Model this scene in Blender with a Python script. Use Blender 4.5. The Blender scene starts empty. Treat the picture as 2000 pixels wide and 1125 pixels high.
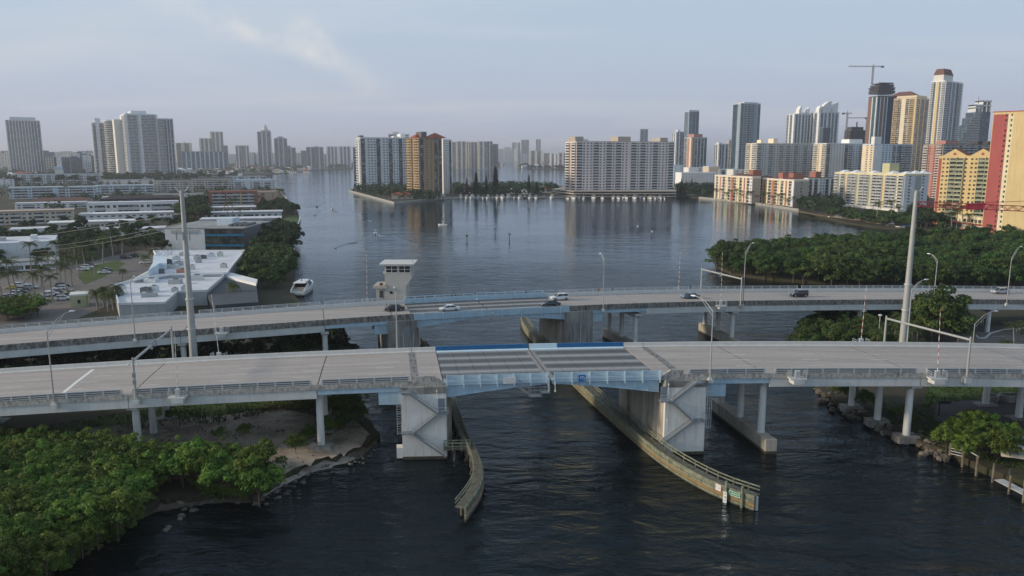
import bpy, math, random
from mathutils import Vector
from mathutils.geometry import tessellate_polygon
R = math.radians
rng = random.Random(11)
SC = bpy.context.scene
COL = SC.collection

# ------------------------------------------------------------------ camera
F = 1480.0            # focal length in pixels of the 2000 px wide photograph
PITCH = R(9.74)       # downward tilt
H = 47.0              # camera height above the water
cam_d = bpy.data.cameras.new('camera')
cam_d.sensor_width = 36.0
cam_d.lens = 36.0 * F / 2000.0
cam_d.clip_start = 1.0
cam_d.clip_end = 60000.0
cam = bpy.data.objects.new('camera', cam_d)
COL.objects.link(cam)
cam.location = (0, 0, H)
cam.rotation_euler = (R(90) - PITCH, 0, 0)
SC.camera = cam

# ------------------------------------------------------------------ light
SUN_EL, SUN_AZ = R(17), R(188)     # azimuth measured from +X, counter-clockwise
sd = Vector((math.cos(SUN_EL) * math.cos(SUN_AZ), math.cos(SUN_EL) * math.sin(SUN_AZ), math.sin(SUN_EL)))
sl = bpy.data.lights.new('sun', 'SUN')
sl.energy = 3.2
sl.angle = R(5)
sl.color = (1.0, 0.83, 0.62)
so = bpy.data.objects.new('sun', sl)
COL.objects.link(so)
so.rotation_euler = sd.to_track_quat('Z', 'Y').to_euler()

W = bpy.data.worlds.new('World')
SC.world = W
W.use_nodes = True
nt = W.node_tree
for n in list(nt.nodes):
    nt.nodes.remove(n)
def WN(t, **k):
    n = nt.nodes.new(t)
    for a, b in k.items():
        setattr(n, a, b)
    return n
wo = WN('ShaderNodeOutputWorld')
bg = WN('ShaderNodeBackground')
bg.inputs[1].default_value = 0.114
sky = WN('ShaderNodeTexSky', sky_type='NISHITA', sun_disc=False, sun_elevation=SUN_EL,
         sun_rotation=R(90) - SUN_AZ, altitude=0, air_density=1.0, dust_density=2.5, ozone_density=2.0)
# thin high cloud veil over the whole sky, with a few brighter streaks
tc = WN('ShaderNodeTexCoord')
sep = WN('ShaderNodeSeparateXYZ')
nt.links.new(tc.outputs['Generated'], sep.inputs[0])
addz = WN('ShaderNodeMath', operation='ADD')
addz.inputs[1].default_value = 0.12
nt.links.new(sep.outputs[2], addz.inputs[0])
mx_ = WN('ShaderNodeMath', operation='MAXIMUM')
mx_.inputs[1].default_value = 0.05
nt.links.new(addz.outputs[0], mx_.inputs[0])
du = WN('ShaderNodeMath', operation='DIVIDE')
dv = WN('ShaderNodeMath', operation='DIVIDE')
nt.links.new(sep.outputs[0], du.inputs[0]); nt.links.new(mx_.outputs[0], du.inputs[1])
nt.links.new(sep.outputs[1], dv.inputs[0]); nt.links.new(mx_.outputs[0], dv.inputs[1])
cmb = WN('ShaderNodeCombineXYZ')
nt.links.new(du.outputs[0], cmb.inputs[0]); nt.links.new(dv.outputs[0], cmb.inputs[1])
mp = WN('ShaderNodeMapping')
mp.inputs['Rotation'].default_value = (0, 0, R(-28))
mp.inputs['Scale'].default_value = (0.45, 1.1, 1)
mp.inputs['Location'].default_value = (3.1, 1.7, 0)
nt.links.new(cmb.outputs[0], mp.inputs[0])
nz = WN('ShaderNodeTexNoise')
nz.inputs['Scale'].default_value = 0.8
nz.inputs['Detail'].default_value = 7
nz.inputs['Roughness'].default_value = 0.52
nt.links.new(mp.outputs[0], nz.inputs['Vector'])
rp = WN('ShaderNodeValToRGB')
rp.color_ramp.elements[0].position = 0.50
rp.color_ramp.elements[0].color = (0, 0, 0, 1)
rp.color_ramp.elements[1].position = 0.78
rp.color_ramp.elements[1].color = (1, 1, 1, 1)
nt.links.new(nz.outputs['Fac'], rp.inputs[0])
veil = WN('ShaderNodeMix', data_type='RGBA')
vf = WN('ShaderNodeMapRange')
vf.inputs['From Min'].default_value, vf.inputs['From Max'].default_value = 0.0, 0.7
vf.inputs['To Min'].default_value, vf.inputs['To Max'].default_value = 0.94, 0.40
nt.links.new(sep.outputs[2], vf.inputs['Value'])
nt.links.new(vf.outputs[0], veil.inputs[0])
nt.links.new(sky.outputs[0], veil.inputs['A'])
vr = WN('ShaderNodeValToRGB')
vr.color_ramp.elements[0].position, vr.color_ramp.elements[0].color = 0.0, (.455, .485, .60, 1)
vr.color_ramp.elements[1].position, vr.color_ramp.elements[1].color = 0.26, (.49, .635, .775, 1)
nt.links.new(sep.outputs[2], vr.inputs[0])
vs = WN('ShaderNodeVectorMath', operation='SCALE')
vs.inputs['Scale'].default_value = 10.0
nt.links.new(vr.outputs[0], vs.inputs[0])
nt.links.new(vs.outputs[0], veil.inputs['B'])
cl = WN('ShaderNodeMix', data_type='RGBA')
cf = WN('ShaderNodeMath', operation='MULTIPLY')
cf.inputs[1].default_value = 0.38
nt.links.new(rp.outputs[0], cf.inputs[0])
nt.links.new(cf.outputs[0], cl.inputs[0])
nt.links.new(veil.outputs['Result'], cl.inputs['A'])
cl.inputs['B'].default_value = (7.2, 7.0, 6.8, 1)
# one long lit cumulus streak high on the left, with a grey underside
def wm(op, a, b=None):
    n = WN('ShaderNodeMath', operation=op)
    for i, x in enumerate((a, b)):
        if x is None: continue
        if isinstance(x, (int, float)): n.inputs[i].default_value = x
        else: nt.links.new(x, n.inputs[i])
    return n.outputs[0]
yc = wm('MAXIMUM', sep.outputs[1], 0.05)
cu, cv = wm('DIVIDE', sep.outputs[0], yc), wm('DIVIDE', sep.outputs[2], yc)
n2 = WN('ShaderNodeTexNoise')
n2.inputs['Scale'].default_value = 9.0
n2.inputs['Detail'].default_value = 8
n2.inputs['Roughness'].default_value = 0.6
nt.links.new(tc.outputs['Generated'], n2.inputs['Vector'])
wob = wm('MULTIPLY', wm('SUBTRACT', n2.outputs['Fac'], 0.5), 0.12)
du_ = wm('ADD', cu, 0.315)
line = wm('SUBTRACT', wm('ADD', cv, wob), wm('ADD', wm('MULTIPLY', du_, -0.36), 0.156))
across = wm('POWER', 2.718, wm('MULTIPLY', wm('POWER', wm('DIVIDE', line, 0.021), 2), -1))
along = wm('POWER', 2.718, wm('MULTIPLY', wm('POWER', wm('ABSOLUTE', wm('DIVIDE', du_, 0.14)), 4), -1))
n3 = WN('ShaderNodeTexNoise')
n3.inputs['Scale'].default_value = 16.0
n3.inputs['Detail'].default_value = 6
nt.links.new(tc.outputs['Generated'], n3.inputs['Vector'])
puff = WN('ShaderNodeMapRange')
puff.inputs['From Min'].default_value, puff.inputs['From Max'].default_value = 0.36, 0.62
puff.inputs['To Min'].default_value, puff.inputs['To Max'].default_value = 0.12, 1.0
nt.links.new(n3.outputs['Fac'], puff.inputs['Value'])
strk = wm('MULTIPLY', wm('MULTIPLY', wm('MULTIPLY', across, along), puff.outputs[0]), 1.0)
c2 = WN('ShaderNodeMix', data_type='RGBA')
nt.links.new(strk, c2.inputs[0])
nt.links.new(cl.outputs['Result'], c2.inputs['A'])
c2.inputs['B'].default_value = (6.7, 6.75, 6.85, 1)
nt.links.new(c2.outputs['Result'], bg.inputs[0])
nt.links.new(bg.outputs[0], wo.inputs[0])

SC.view_settings.view_transform = 'Standard'
SC.view_settings.look = 'None'
SC.view_settings.exposure = 0.0
SC.view_settings.gamma = 1.0
SC.cycles.use_denoising = True
SC.cycles.max_bounces = 6
SC.cycles.diffuse_bounces = 2
SC.cycles.glossy_bounces = 3
SC.cycles.transmission_bounces = 3
SC.cycles.volume_bounces = 0
SC.cycles.use_adaptive_sampling = True
SC.cycles.adaptive_threshold = 0.015
SC.cycles.transparent_max_bounces = 6
SC.cycles.caustics_reflective = False
SC.cycles.caustics_refractive = False

# ------------------------------------------------------------------ pixel helpers (photograph pixels -> world points)
SP, CP = math.sin(PITCH), math.cos(PITCH)
def ray(px, py):
    u, v = (px - 1000.0) / F, (py - 562.5) / F
    return Vector((u, CP - v * SP, -SP - v * CP))
def gp(px, py, z=0.0):
    d = ray(px, py)
    k = (z - H) / d.z
    return Vector((d.x * k, d.y * k, z))
def yp(px, py, Y):
    d = ray(px, py)
    k = Y / d.y
    return Vector((d.x * k, Y, H + d.z * k))
def pix(p):
    dy, dz = p[1], p[2] - H
    dep = dy * CP - dz * SP
    up = dy * SP + dz * CP
    return (1000 + F * p[0] / dep, 562.5 - F * up / dep)

# ------------------------------------------------------------------ mesh builder
ORG = {}
class MB:
    def __init__(s):
        s.v, s.f, s.m = [], [], []
    def face(s, pts, m=0):
        b = len(s.v)
        s.v += [tuple(p) for p in pts]
        s.f.append(tuple(range(b, b + len(pts))))
        s.m.append(m)
    def obox(s, o, ex, ey, ez, m=0):
        o, ex, ey, ez = Vector(o), Vector(ex), Vector(ey), Vector(ez)
        b = len(s.v)
        for k in (o, o + ex, o + ex + ey, o + ey):
            s.v.append(tuple(k))
        for k in (o, o + ex, o + ex + ey, o + ey):
            s.v.append(tuple(k + ez))
        for q in ((3, 2, 1, 0), (4, 5, 6, 7), (0, 1, 5, 4), (1, 2, 6, 5), (2, 3, 7, 6), (3, 0, 4, 7)):
            s.f.append(tuple(b + i for i in q)); s.m.append(m)
    def box(s, x0, x1, y0, y1, z0, z1, m=0):
        s.obox((x0, y0, z0), (x1 - x0, 0, 0), (0, y1 - y0, 0), (0, 0, z1 - z0), m)
    def cbox(s, c, sx, sy, sz, rz=0.0, m=0):       # centre of the bottom face
        ca, sa = math.cos(rz), math.sin(rz)
        ex, ey = Vector((ca, sa, 0)) * sx, Vector((-sa, ca, 0)) * sy
        s.obox(Vector(c) - ex / 2 - ey / 2, ex, ey, (0, 0, sz), m)
    def beam(s, p, q, w, h, m=0):                  # bar from p to q, w wide, h high
        p, q = Vector(p), Vector(q)
        d = q - p
        side = d.cross(Vector((0, 0, 1)))
        if side.length < 1e-5:
            side = Vector((1, 0, 0))
        side.normalize()
        up = side.cross(d).normalized()
        s.obox(p - side * w / 2 - up * h / 2, d, side * w, up * h, m)
    def tube(s, p, q, r0, r1=None, n=8, m=0, caps=True):
        p, q = Vector(p), Vector(q)
        r1 = r0 if r1 is None else r1
        d = (q - p).normalized()
        a = d.orthogonal().normalized()
        c = d.cross(a)
        b = len(s.v)
        for ctr, r in ((p, r0), (q, r1)):
            for i in range(n):
                t = 2 * math.pi * i / n
                s.v.append(tuple(ctr + a * math.cos(t) * r + c * math.sin(t) * r))
        for i in range(n):
            j = (i + 1) % n
            s.f.append((b + i, b + j, b + n + j, b + n + i)); s.m.append(m)
        if caps:
            s.f.append(tuple(b + n - 1 - i for i in range(n))); s.m.append(m)
            s.f.append(tuple(b + n + i for i in range(n))); s.m.append(m)
    def path(s, pts, radii, n=8, m=0):
        for i in range(len(pts) - 1):
            s.tube(pts[i], pts[i + 1], radii[i], radii[i + 1], n, m, True)
    def prism(s, poly, z0, z1, m=0, mtop=None):    # poly: list of (x, y), any simple polygon
        n = len(poly)
        area = sum(poly[i][0] * poly[(i + 1) % n][1] - poly[(i + 1) % n][0] * poly[i][1] for i in range(n))
        if area < 0:
            poly = poly[::-1]
        b = len(s.v)
        s.v += [(p[0], p[1], z0) for p in poly] + [(p[0], p[1], z1) for p in poly]
        for i in range(n):
            j = (i + 1) % n
            s.f.append((b + i, b + j, b + n + j, b + n + i)); s.m.append(m)
        for t in tessellate_polygon([[Vector((p[0], p[1], 0)) for p in poly]]):
            t = list(t)
            a, c, e = (poly[i] for i in t)
            if (c[0] - a[0]) * (e[1] - a[1]) - (c[1] - a[1]) * (e[0] - a[0]) < 0:
                t = t[::-1]
            s.f.append(tuple(b + n + i for i in t)); s.m.append(m if mtop is None else mtop)
            s.f.append(tuple(b + i for i in reversed(t))); s.m.append(m)
    def loft(s, rings, m=0, caps=True):            # rings of equal length, closed
        n = len(rings[0])
        b = len(s.v)
        for r in rings:
            s.v += [tuple(p) for p in r]
        for k in range(len(rings) - 1):
            for i in range(n):
                j = (i + 1) % n
                s.f.append((b + k * n + i, b + k * n + j, b + (k + 1) * n + j, b + (k + 1) * n + i)); s.m.append(m)
        if caps:
            s.f.append(tuple(b + n - 1 - i for i in range(n))); s.m.append(m)
            e = b + (len(rings) - 1) * n
            s.f.append(tuple(e + i for i in range(n))); s.m.append(m)
    def sweep(s, prof, fn, s0, s1, step=4.0, m=0):  # prof: list of (t, z); fn(s, t, z) -> point
        k = max(1, int(math.ceil(abs(s1 - s0) / step)))
        s.loft([[fn(s0 + (s1 - s0) * i / k, t, z) for t, z in prof] for i in range(k + 1)], m)
    def mesh(s, name, mats, off=None, smooth=False):
        me = bpy.data.meshes.new(name)
        v = s.v if off is None else [(p[0] - off[0], p[1] - off[1], p[2] - off[2]) for p in s.v]
        me.from_pydata(v, [], s.f)
        if not isinstance(mats, (list, tuple)):
            mats = [mats]
        for x in mats:
            me.materials.append(x)
        if len(mats) > 1:
            me.polygons.foreach_set('material_index', s.m)
        if smooth:
            me.polygons.foreach_set('use_smooth', [True] * len(s.f))
        me.update()
        return me
    def build(s, name, mats, parent=None, smooth=False, kind=None):
        off = ORG[parent.name] if parent is not None else None
        o = bpy.data.objects.new(name, s.mesh(name, mats, off, smooth))
        COL.objects.link(o)
        if parent is not None:
            o.parent = parent
            ORG[o.name] = off
        else:
            ORG[o.name] = (0, 0, 0)
        if kind:
            o['kind'] = kind
        return o
def tag(o, label, cat, group=None):
    o['label'] = label; o['category'] = cat
    if group:
        o['group'] = group
    return o
def thing(name, label, cat, loc=(0, 0, 0), group=None):
    o = bpy.data.objects.new(name, None)
    COL.objects.link(o)
    o.location = loc
    o.empty_display_size = 0.3
    ORG[o.name] = tuple(loc)
    return tag(o, label, cat, group)
def inst(name, me, parent, loc, rz=0.0, scale=None):    # one more part that shares its mesh
    o = bpy.data.objects.new(name, me)
    COL.objects.link(o)
    o.parent = parent
    g = ORG[parent.name]
    o.location = (loc[0] - g[0], loc[1] - g[1], loc[2] - g[2])
    o.rotation_euler = (0, 0, rz)
    if scale:
        o.scale = scale
    return o
KIDS = {}
def kids(o):
    if o.name not in KIDS:
        KIDS[o.name] = list(o.children)
    return KIDS[o.name]
def copy_tree(src, loc, rz=0.0, scale=1.0, label=None, group=None, parent=None, name=None):
    c = src.copy()
    COL.objects.link(c)
    if parent is not None:
        c.parent = parent
    if loc is not None:
        c.location = loc; c.rotation_euler = (0, 0, rz)
        c.scale = scale if isinstance(scale, tuple) else (scale,) * 3
    if label:
        c['label'] = label
    if group:
        c['group'] = group
    for k in kids(src):
        copy_tree(k, None, parent=c)
    return c
class Proto:                                  # first use moves the original, later uses copy it
    def __init__(s, root):
        s.root, s.used = root, False
        for k in kids(root):
            kids(k)
    def put(s, loc, rz=0.0, scale=1.0, label=None, group=None):
        if not s.used:
            s.used = True
            o = s.root
            s.base = None
            o.location = loc; o.rotation_euler = (0, 0, rz)
            o.scale = scale if isinstance(scale, tuple) else (scale,) * 3
            if label:
                o['label'] = label
            if group:
                o['group'] = group
            elif 'group' in o:
                del o['group']
            return o
        c = copy_tree(s.root, loc, rz, scale, label, group)
        if not group and 'group' in c:
            del c['group']
        return c
def struct(o):
    o['kind'] = 'structure'
    return o

# ------------------------------------------------------------------ materials
def mat(name, rgb, rough=0.8, var=0.12, scale=0.4, rgb2=None, mixpos=(0.45, 0.65), streak=0.0, metal=0.0,
        bump=0.0, bscale=4.0, stretch=(1, 1, 1), rot=0.0, coord='pos', spec=0.3, objvar=0.0, detail=5, alpha=1.0):
    m = bpy.data.materials.new(name)
    m.use_nodes = True
    t = m.node_tree
    b = t.nodes['Principled BSDF']
    b.inputs['Roughness'].default_value = rough
    b.inputs['Metallic'].default_value = metal
    b.inputs['Specular IOR Level'].default_value = spec
    def N(k, **kw):
        n = t.nodes.new(k)
        for a, c in kw.items():
            setattr(n, a, c)
        return n
    if coord == 'pos':
        g = N('ShaderNodeNewGeometry'); src = g.outputs['Position']
    else:
        g = N('ShaderNodeTexCoord'); src = g.outputs['Object']
    mp = N('ShaderNodeMapping')
    mp.inputs['Rotation'].default_value = (0, 0, rot)
    mp.inputs['Scale'].default_value = stretch
    t.links.new(src, mp.inputs[0])
    nz = N('ShaderNodeTexNoise')
    nz.inputs['Scale'].default_value = scale
    nz.inputs['Detail'].default_value = detail
    nz.inputs['Roughness'].default_value = 0.62
    t.links.new(mp.outputs[0], nz.inputs['Vector'])
    rp = N('ShaderNodeValToRGB')
    e = rp.color_ramp.elements
    if rgb2 is None:
        e[0].position, e[1].position = 0.3, 0.7
        e[0].color = tuple(c * (1 - var) for c in rgb) + (1,)
        e[1].color = tuple(min(1, c * (1 + var)) for c in rgb) + (1,)
    else:
        e[0].position, e[1].position = mixpos
        e[0].color = tuple(rgb) + (1,)
        e[1].color = tuple(rgb2) + (1,)
    t.links.new(nz.outputs['Fac'], rp.inputs[0])
    out = rp.outputs[0]
    if streak:
        m2 = N('ShaderNodeMapping')
        m2.inputs['Scale'].default_value = (1.3, 1.3, 0.12)
        t.links.new(src, m2.inputs[0])
        n2 = N('ShaderNodeTexNoise')
        n2.inputs['Scale'].default_value = 0.9
        n2.inputs['Detail'].default_value = 6
        n2.inputs['Roughness'].default_value = 0.7
        t.links.new(m2.outputs[0], n2.inputs['Vector'])
        r2 = N('ShaderNodeValToRGB')
        r2.color_ramp.elements[0].position = 0.50
        r2.color_ramp.elements[0].color = (1, 1, 1, 1)
        r2.color_ramp.elements[1].position = 0.72
        r2.color_ramp.elements[1].color = (1 - streak,) * 3 + (1,)
        t.links.new(n2.outputs['Fac'], r2.inputs[0])
        mu = N('ShaderNodeMix', data_type='RGBA', blend_type='MULTIPLY')
        mu.inputs[0].default_value = 1.0
        t.links.new(out, mu.inputs['A']); t.links.new(r2.outputs[0], mu.inputs['B'])
        out = mu.outputs['Result']
    if objvar:
        oi = N('ShaderNodeObjectInfo')
        hs = N('ShaderNodeHueSaturation')
        mr = N('ShaderNodeMapRange')
        mr.inputs['To Min'].default_value = 1 - objvar
        mr.inputs['To Max'].default_value = 1 + objvar
        t.links.new(oi.outputs['Random'], mr.inputs['Value'])
        t.links.new(mr.outputs[0], hs.inputs['Value'])
        mh = N('ShaderNodeMapRange')
        mh.inputs['To Min'].default_value = 0.5 - objvar * 0.09
        mh.inputs['To Max'].default_value = 0.5 + objvar * 0.06
        ml = N('ShaderNodeMath', operation='MULTIPLY')
        ml.inputs[1].default_value = 7.31
        fr = N('ShaderNodeMath', operation='FRACT')
        t.links.new(oi.outputs['Random'], ml.inputs[0]); t.links.new(ml.outputs[0], fr.inputs[0])
        t.links.new(fr.outputs[0], mh.inputs['Value'])
        t.links.new(mh.outputs[0], hs.inputs['Hue'])
        t.links.new(out, hs.inputs['Color'])
        out = hs.outputs[0]
    t.links.new(out, b.inputs['Base Color'])
    if bump:
        n3 = N('ShaderNodeTexNoise')
        n3.inputs['Scale'].default_value = bscale
        n3.inputs['Detail'].default_value = 4
        t.links.new(mp.outputs[0], n3.inputs['Vector'])
        bm = N('ShaderNodeBump')
        bm.inputs['Strength'].default_value = bump
        bm.inputs['Distance'].default_value = 0.1
        t.links.new(n3.outputs['Fac'], bm.inputs['Height'])
        t.links.new(bm.outputs[0], b.inputs['Normal'])
    return m

def glass_mat(name, dark=(0.02, 0.028, 0.035), light=(0.22, 0.22, 0.2), frac=0.75, cell=3.0, rough=0.12):
    # window panes: dark glass, some with blinds drawn; one tone per pane sized cell
    m = bpy.data.materials.new(name)
    m.use_nodes = True
    t = m.node_tree
    b = t.nodes['Principled BSDF']
    g = t.nodes.new('ShaderNodeNewGeometry')
    mp = t.nodes.new('ShaderNodeMapping')
    mp.inputs['Scale'].default_value = (1 / cell,) * 3
    t.links.new(g.outputs['Position'], mp.inputs[0])
    fl = t.nodes.new('ShaderNodeVectorMath'); fl.operation = 'FLOOR'
    t.links.new(mp.outputs[0], fl.inputs[0])
    wn = t.nodes.new('ShaderNodeTexWhiteNoise')
    t.links.new(fl.outputs[0], wn.inputs['Vector'])
    rp = t.nodes.new('ShaderNodeValToRGB')
    e = rp.color_ramp.elements
    e[0].position, e[0].color = 0.0, tuple(dark) + (1,)
    e[1].position, e[1].color = 1.0, tuple(light) + (1,)
    k = e.new(frac); k.color = tuple(c * 1.4 for c in dark) + (1,)
    t.links.new(wn.outputs['Value'], rp.inputs[0])
    t.links.new(rp.outputs[0], b.inputs['Base Color'])
    b.inputs['Roughness'].default_value = rough
    b.inputs['Specular IOR Level'].default_value = 0.5
    return m

M = {}
M['deck'] = mat('deck_concrete', (0.395, 0.36, 0.335), 0.9, streak=0.14, var=0.17, scale=0.5, stretch=(0.09, 1.3, 1), rot=R(-2.7), bump=0.15, bscale=6)
M['deck_far'] = mat('deck_concrete_far', (0.385, 0.352, 0.328), 0.9, var=0.18, scale=0.5, stretch=(0.06, 1.6, 1), rot=R(-14), bump=0.1, bscale=6)
M['conc'] = mat('pale_concrete', (0.60, 0.62, 0.61), 0.85, var=0.08, scale=0.5, streak=0.16)
M['conc_barrier'] = mat('barrier_concrete', (0.56, 0.57, 0.56), 0.85, var=0.07, scale=0.8)
M['conc_stain'] = mat('stained_concrete', (0.46, 0.45, 0.42), 0.9, rgb2=(0.12, 0.12, 0.11), mixpos=(0.46, 0.74), scale=2.4, streak=0.40, stretch=(1, 1, .55))
M['conc_grime'] = mat('grimy_concrete', (0.30, 0.29, 0.27), 0.9, rgb2=(0.075, 0.075, 0.07), mixpos=(0.38, 0.66), scale=2.0, streak=0.45, stretch=(1, 1, .45))
M['conc_weather'] = mat('weathered_concrete', (0.33, 0.33, 0.31), 0.9, rgb2=(0.13, 0.125, 0.11), mixpos=(0.42, 0.72), scale=0.35, streak=0.55, stretch=(1, 1, 0.35))
M['pier'] = mat('pier_concrete', (0.72, 0.73, 0.71), 0.85, var=0.10, scale=0.35, streak=0.34)
M['pier_side'] = mat('pier_side_concrete', (0.42, 0.38, 0.32), 0.9, var=0.16, scale=0.3, streak=0.5)
M['algae'] = mat('waterline_growth', (0.07, 0.065, 0.045), 0.9, var=0.4, scale=2.0)
M['steel_blue'] = mat('light_blue_steel', (0.41, 0.56, 0.66), 0.55, var=0.10, scale=0.7, streak=0.18)
M['steel_pale'] = mat('pale_blue_steel', (0.53, 0.69, 0.79), 0.5, var=0.08, scale=0.8)
M['steel_deep'] = mat('deep_blue_panel', (0.018, 0.12, 0.29), 0.45, var=0.14, scale=0.8)
M['grate'] = mat('steel_grating', (0.075, 0.08, 0.083), 0.6, rgb2=(0.12, 0.12, 0.12), mixpos=(0.42, 0.6), scale=0.55, stretch=(0.02, 0.52, 1), rot=R(-2.7), metal=0.2, spec=0.5)
M['grate_far'] = mat('steel_grating_far', (0.085, 0.085, 0.085), 0.6, rgb2=(0.15, 0.15, 0.15), mixpos=(0.45, 0.62), scale=0.55, stretch=(0.02, 0.5, 1), rot=R(-14), metal=0.2)
for k_, an in (('grate', -2.7), ('grate_far', -14)):
    t_ = M[k_].node_tree
    b_ = t_.nodes['Principled BSDF']
    g_ = t_.nodes.new('ShaderNodeNewGeometry'); q_ = t_.nodes.new('ShaderNodeMapping')
    q_.inputs['Rotation'].default_value = (0, 0, R(an))
    t_.links.new(g_.outputs['Position'], q_.inputs[0])
    w_ = t_.nodes.new('ShaderNodeTexWave')       # polished wheel tracks, their sheen painted in as lighter bands
    w_.bands_direction = 'Y'; w_.inputs['Scale'].default_value = .0715; w_.inputs['Distortion'].default_value = .6
    w_.inputs['Detail'].default_value = 2; w_.inputs['Detail Scale'].default_value = .3
    t_.links.new(q_.outputs[0], w_.inputs['Vector'])
    x_ = t_.nodes.new('ShaderNodeMix'); x_.data_type = 'RGBA'
    p_ = t_.nodes.new('ShaderNodeMath'); p_.operation = 'POWER'; p_.inputs[1].default_value = 2.2
    t_.links.new(w_.outputs['Fac'], p_.inputs[0]); t_.links.new(p_.outputs[0], x_.inputs[0])
    t_.links.new(b_.inputs['Base Color'].links[0].from_socket, x_.inputs['A'])
    x_.inputs['B'].default_value = (.36, .365, .365, 1)
    t_.links.new(x_.outputs['Result'], b_.inputs['Base Color'])
M['galv'] = mat('galvanised_steel', (0.52, 0.55, 0.57), 0.5, var=0.07, scale=2, metal=0.3)
M['galv_dk'] = mat('grey_stair_steel', (0.24, 0.28, 0.31), 0.6, var=0.10, scale=1, metal=0.2)
M['rail_shade'] = mat('painted_rail_shade', (.15, .155, .155), .8, var=.15, scale=.8)  # dark grey that paints in the shade behind the rails
M['pole'] = mat('pole_steel', (0.40, 0.41, 0.40), 0.55, var=0.08, scale=0.6, metal=0.2)
M['rubber'] = mat('black_rubber', (0.018, 0.018, 0.018), 0.85)
M['joint'] = mat('expansion_joint', (0.05, 0.048, 0.045), 0.9, var=0.3, scale=3)
M['joint_plate'] = mat('joint_finger_plate', (0.27, 0.26, 0.25), 0.7, rgb2=(0.09, 0.09, 0.088), mixpos=(0.45, 0.6), scale=2.0)
M['lock'] = mat('lock_plate_steel', (.27, .26, .25), .7, var=.15, scale=1.5)
M['white'] = mat('white_paint', (0.75, 0.76, 0.75), 0.6, var=0.05, scale=1)
M['red'] = mat('red_paint', (0.45, 0.16, 0.14), 0.5, var=0.1)
M['lane'] = mat('road_paint', (0.62, 0.61, 0.58), 0.8, rgb2=(0.42, 0.39, 0.36), mixpos=(0.5, 0.75), scale=2.5)
M['timber_green'] = mat('green_weathered_timber', (0.26, 0.275, 0.20), 0.9, rgb2=(0.11, 0.12, 0.09), mixpos=(0.4, 0.7), scale=1.1)
M['timber_deck'] = mat('grey_timber_walk', (0.17, 0.165, 0.13), 0.9, rgb2=(0.07, 0.07, 0.05), mixpos=(0.4, 0.7), scale=1.6)
M['timber_rust'] = mat('orange_timber', (0.29, 0.19, 0.085), 0.85, rgb2=(0.17, 0.15, 0.08), mixpos=(0.45, 0.7), scale=1.5)
M['timber_old'] = mat('old_pile_timber', (0.22, 0.19, 0.15), 0.9, rgb2=(0.09, 0.07, 0.05), mixpos=(0.42, 0.7), scale=2.2, streak=0.3)
M['sign_blue'] = mat('sign_blue', (0.01, 0.17, 0.48), 0.4, var=0.05)
M['sign_green'] = mat('sign_green', (0.0, 0.24, 0.12), 0.4, var=0.08)
M['asphalt'] = mat('asphalt', (0.085, 0.078, 0.078), 0.95, var=0.22, scale=0.25, bump=0.2, bscale=9)
M['asphalt_lt'] = mat('worn_asphalt', (0.17, 0.155, 0.145), 0.95, var=0.18, scale=0.3)
M['soil'] = mat('land_soil', (0.060, 0.050, 0.036), 0.95, rgb2=(0.038, 0.045, 0.018), mixpos=(0.4, 0.62), scale=0.08, bump=0.3, bscale=2)
M['sand'] = mat('sandy_dirt', (0.40, 0.335, 0.27), 0.95, rgb2=(0.15, 0.125, 0.10), mixpos=(0.42, 0.66), scale=0.22, bump=0.3, bscale=3)
M['mud'] = mat('wet_shore_mud', (0.15, 0.125, 0.10), 0.8, rgb2=(0.07, 0.06, 0.048), mixpos=(0.4, 0.66), scale=0.6, bump=0.5, bscale=4)
M['sand_pale'] = mat('pale_shell_beach', (0.36, 0.335, 0.30), 0.95, rgb2=(0.19, 0.165, 0.14), mixpos=(0.42, 0.7), scale=0.5, bump=0.3, bscale=5)
M['grass'] = mat('mown_grass', (0.055, 0.105, 0.020), 0.95, rgb2=(0.085, 0.10, 0.035), mixpos=(0.4, 0.7), scale=0.35, bump=0.4, bscale=8)
M['seawall'] = mat('seawall_concrete', (0.36, 0.35, 0.32), 0.9, var=0.2, scale=0.6, streak=0.4)
M['rock'] = mat('shore_rock', (0.17, 0.15, 0.125), 0.95, rgb2=(0.06, 0.055, 0.045), mixpos=(0.4, 0.65), scale=1.4, objvar=0.35, coord='obj', bump=0.5, bscale=3)
M['bark'] = mat('bark', (0.11, 0.09, 0.07), 0.95, var=0.3, scale=3, coord='obj')
M['deadwood'] = mat('bleached_wood', (0.36, 0.33, 0.28), 0.9, var=0.2, scale=3)
M['palm_bark'] = mat('palm_bark', (0.26, 0.24, 0.21), 0.95, var=0.2, scale=2.5, coord='obj')
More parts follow.
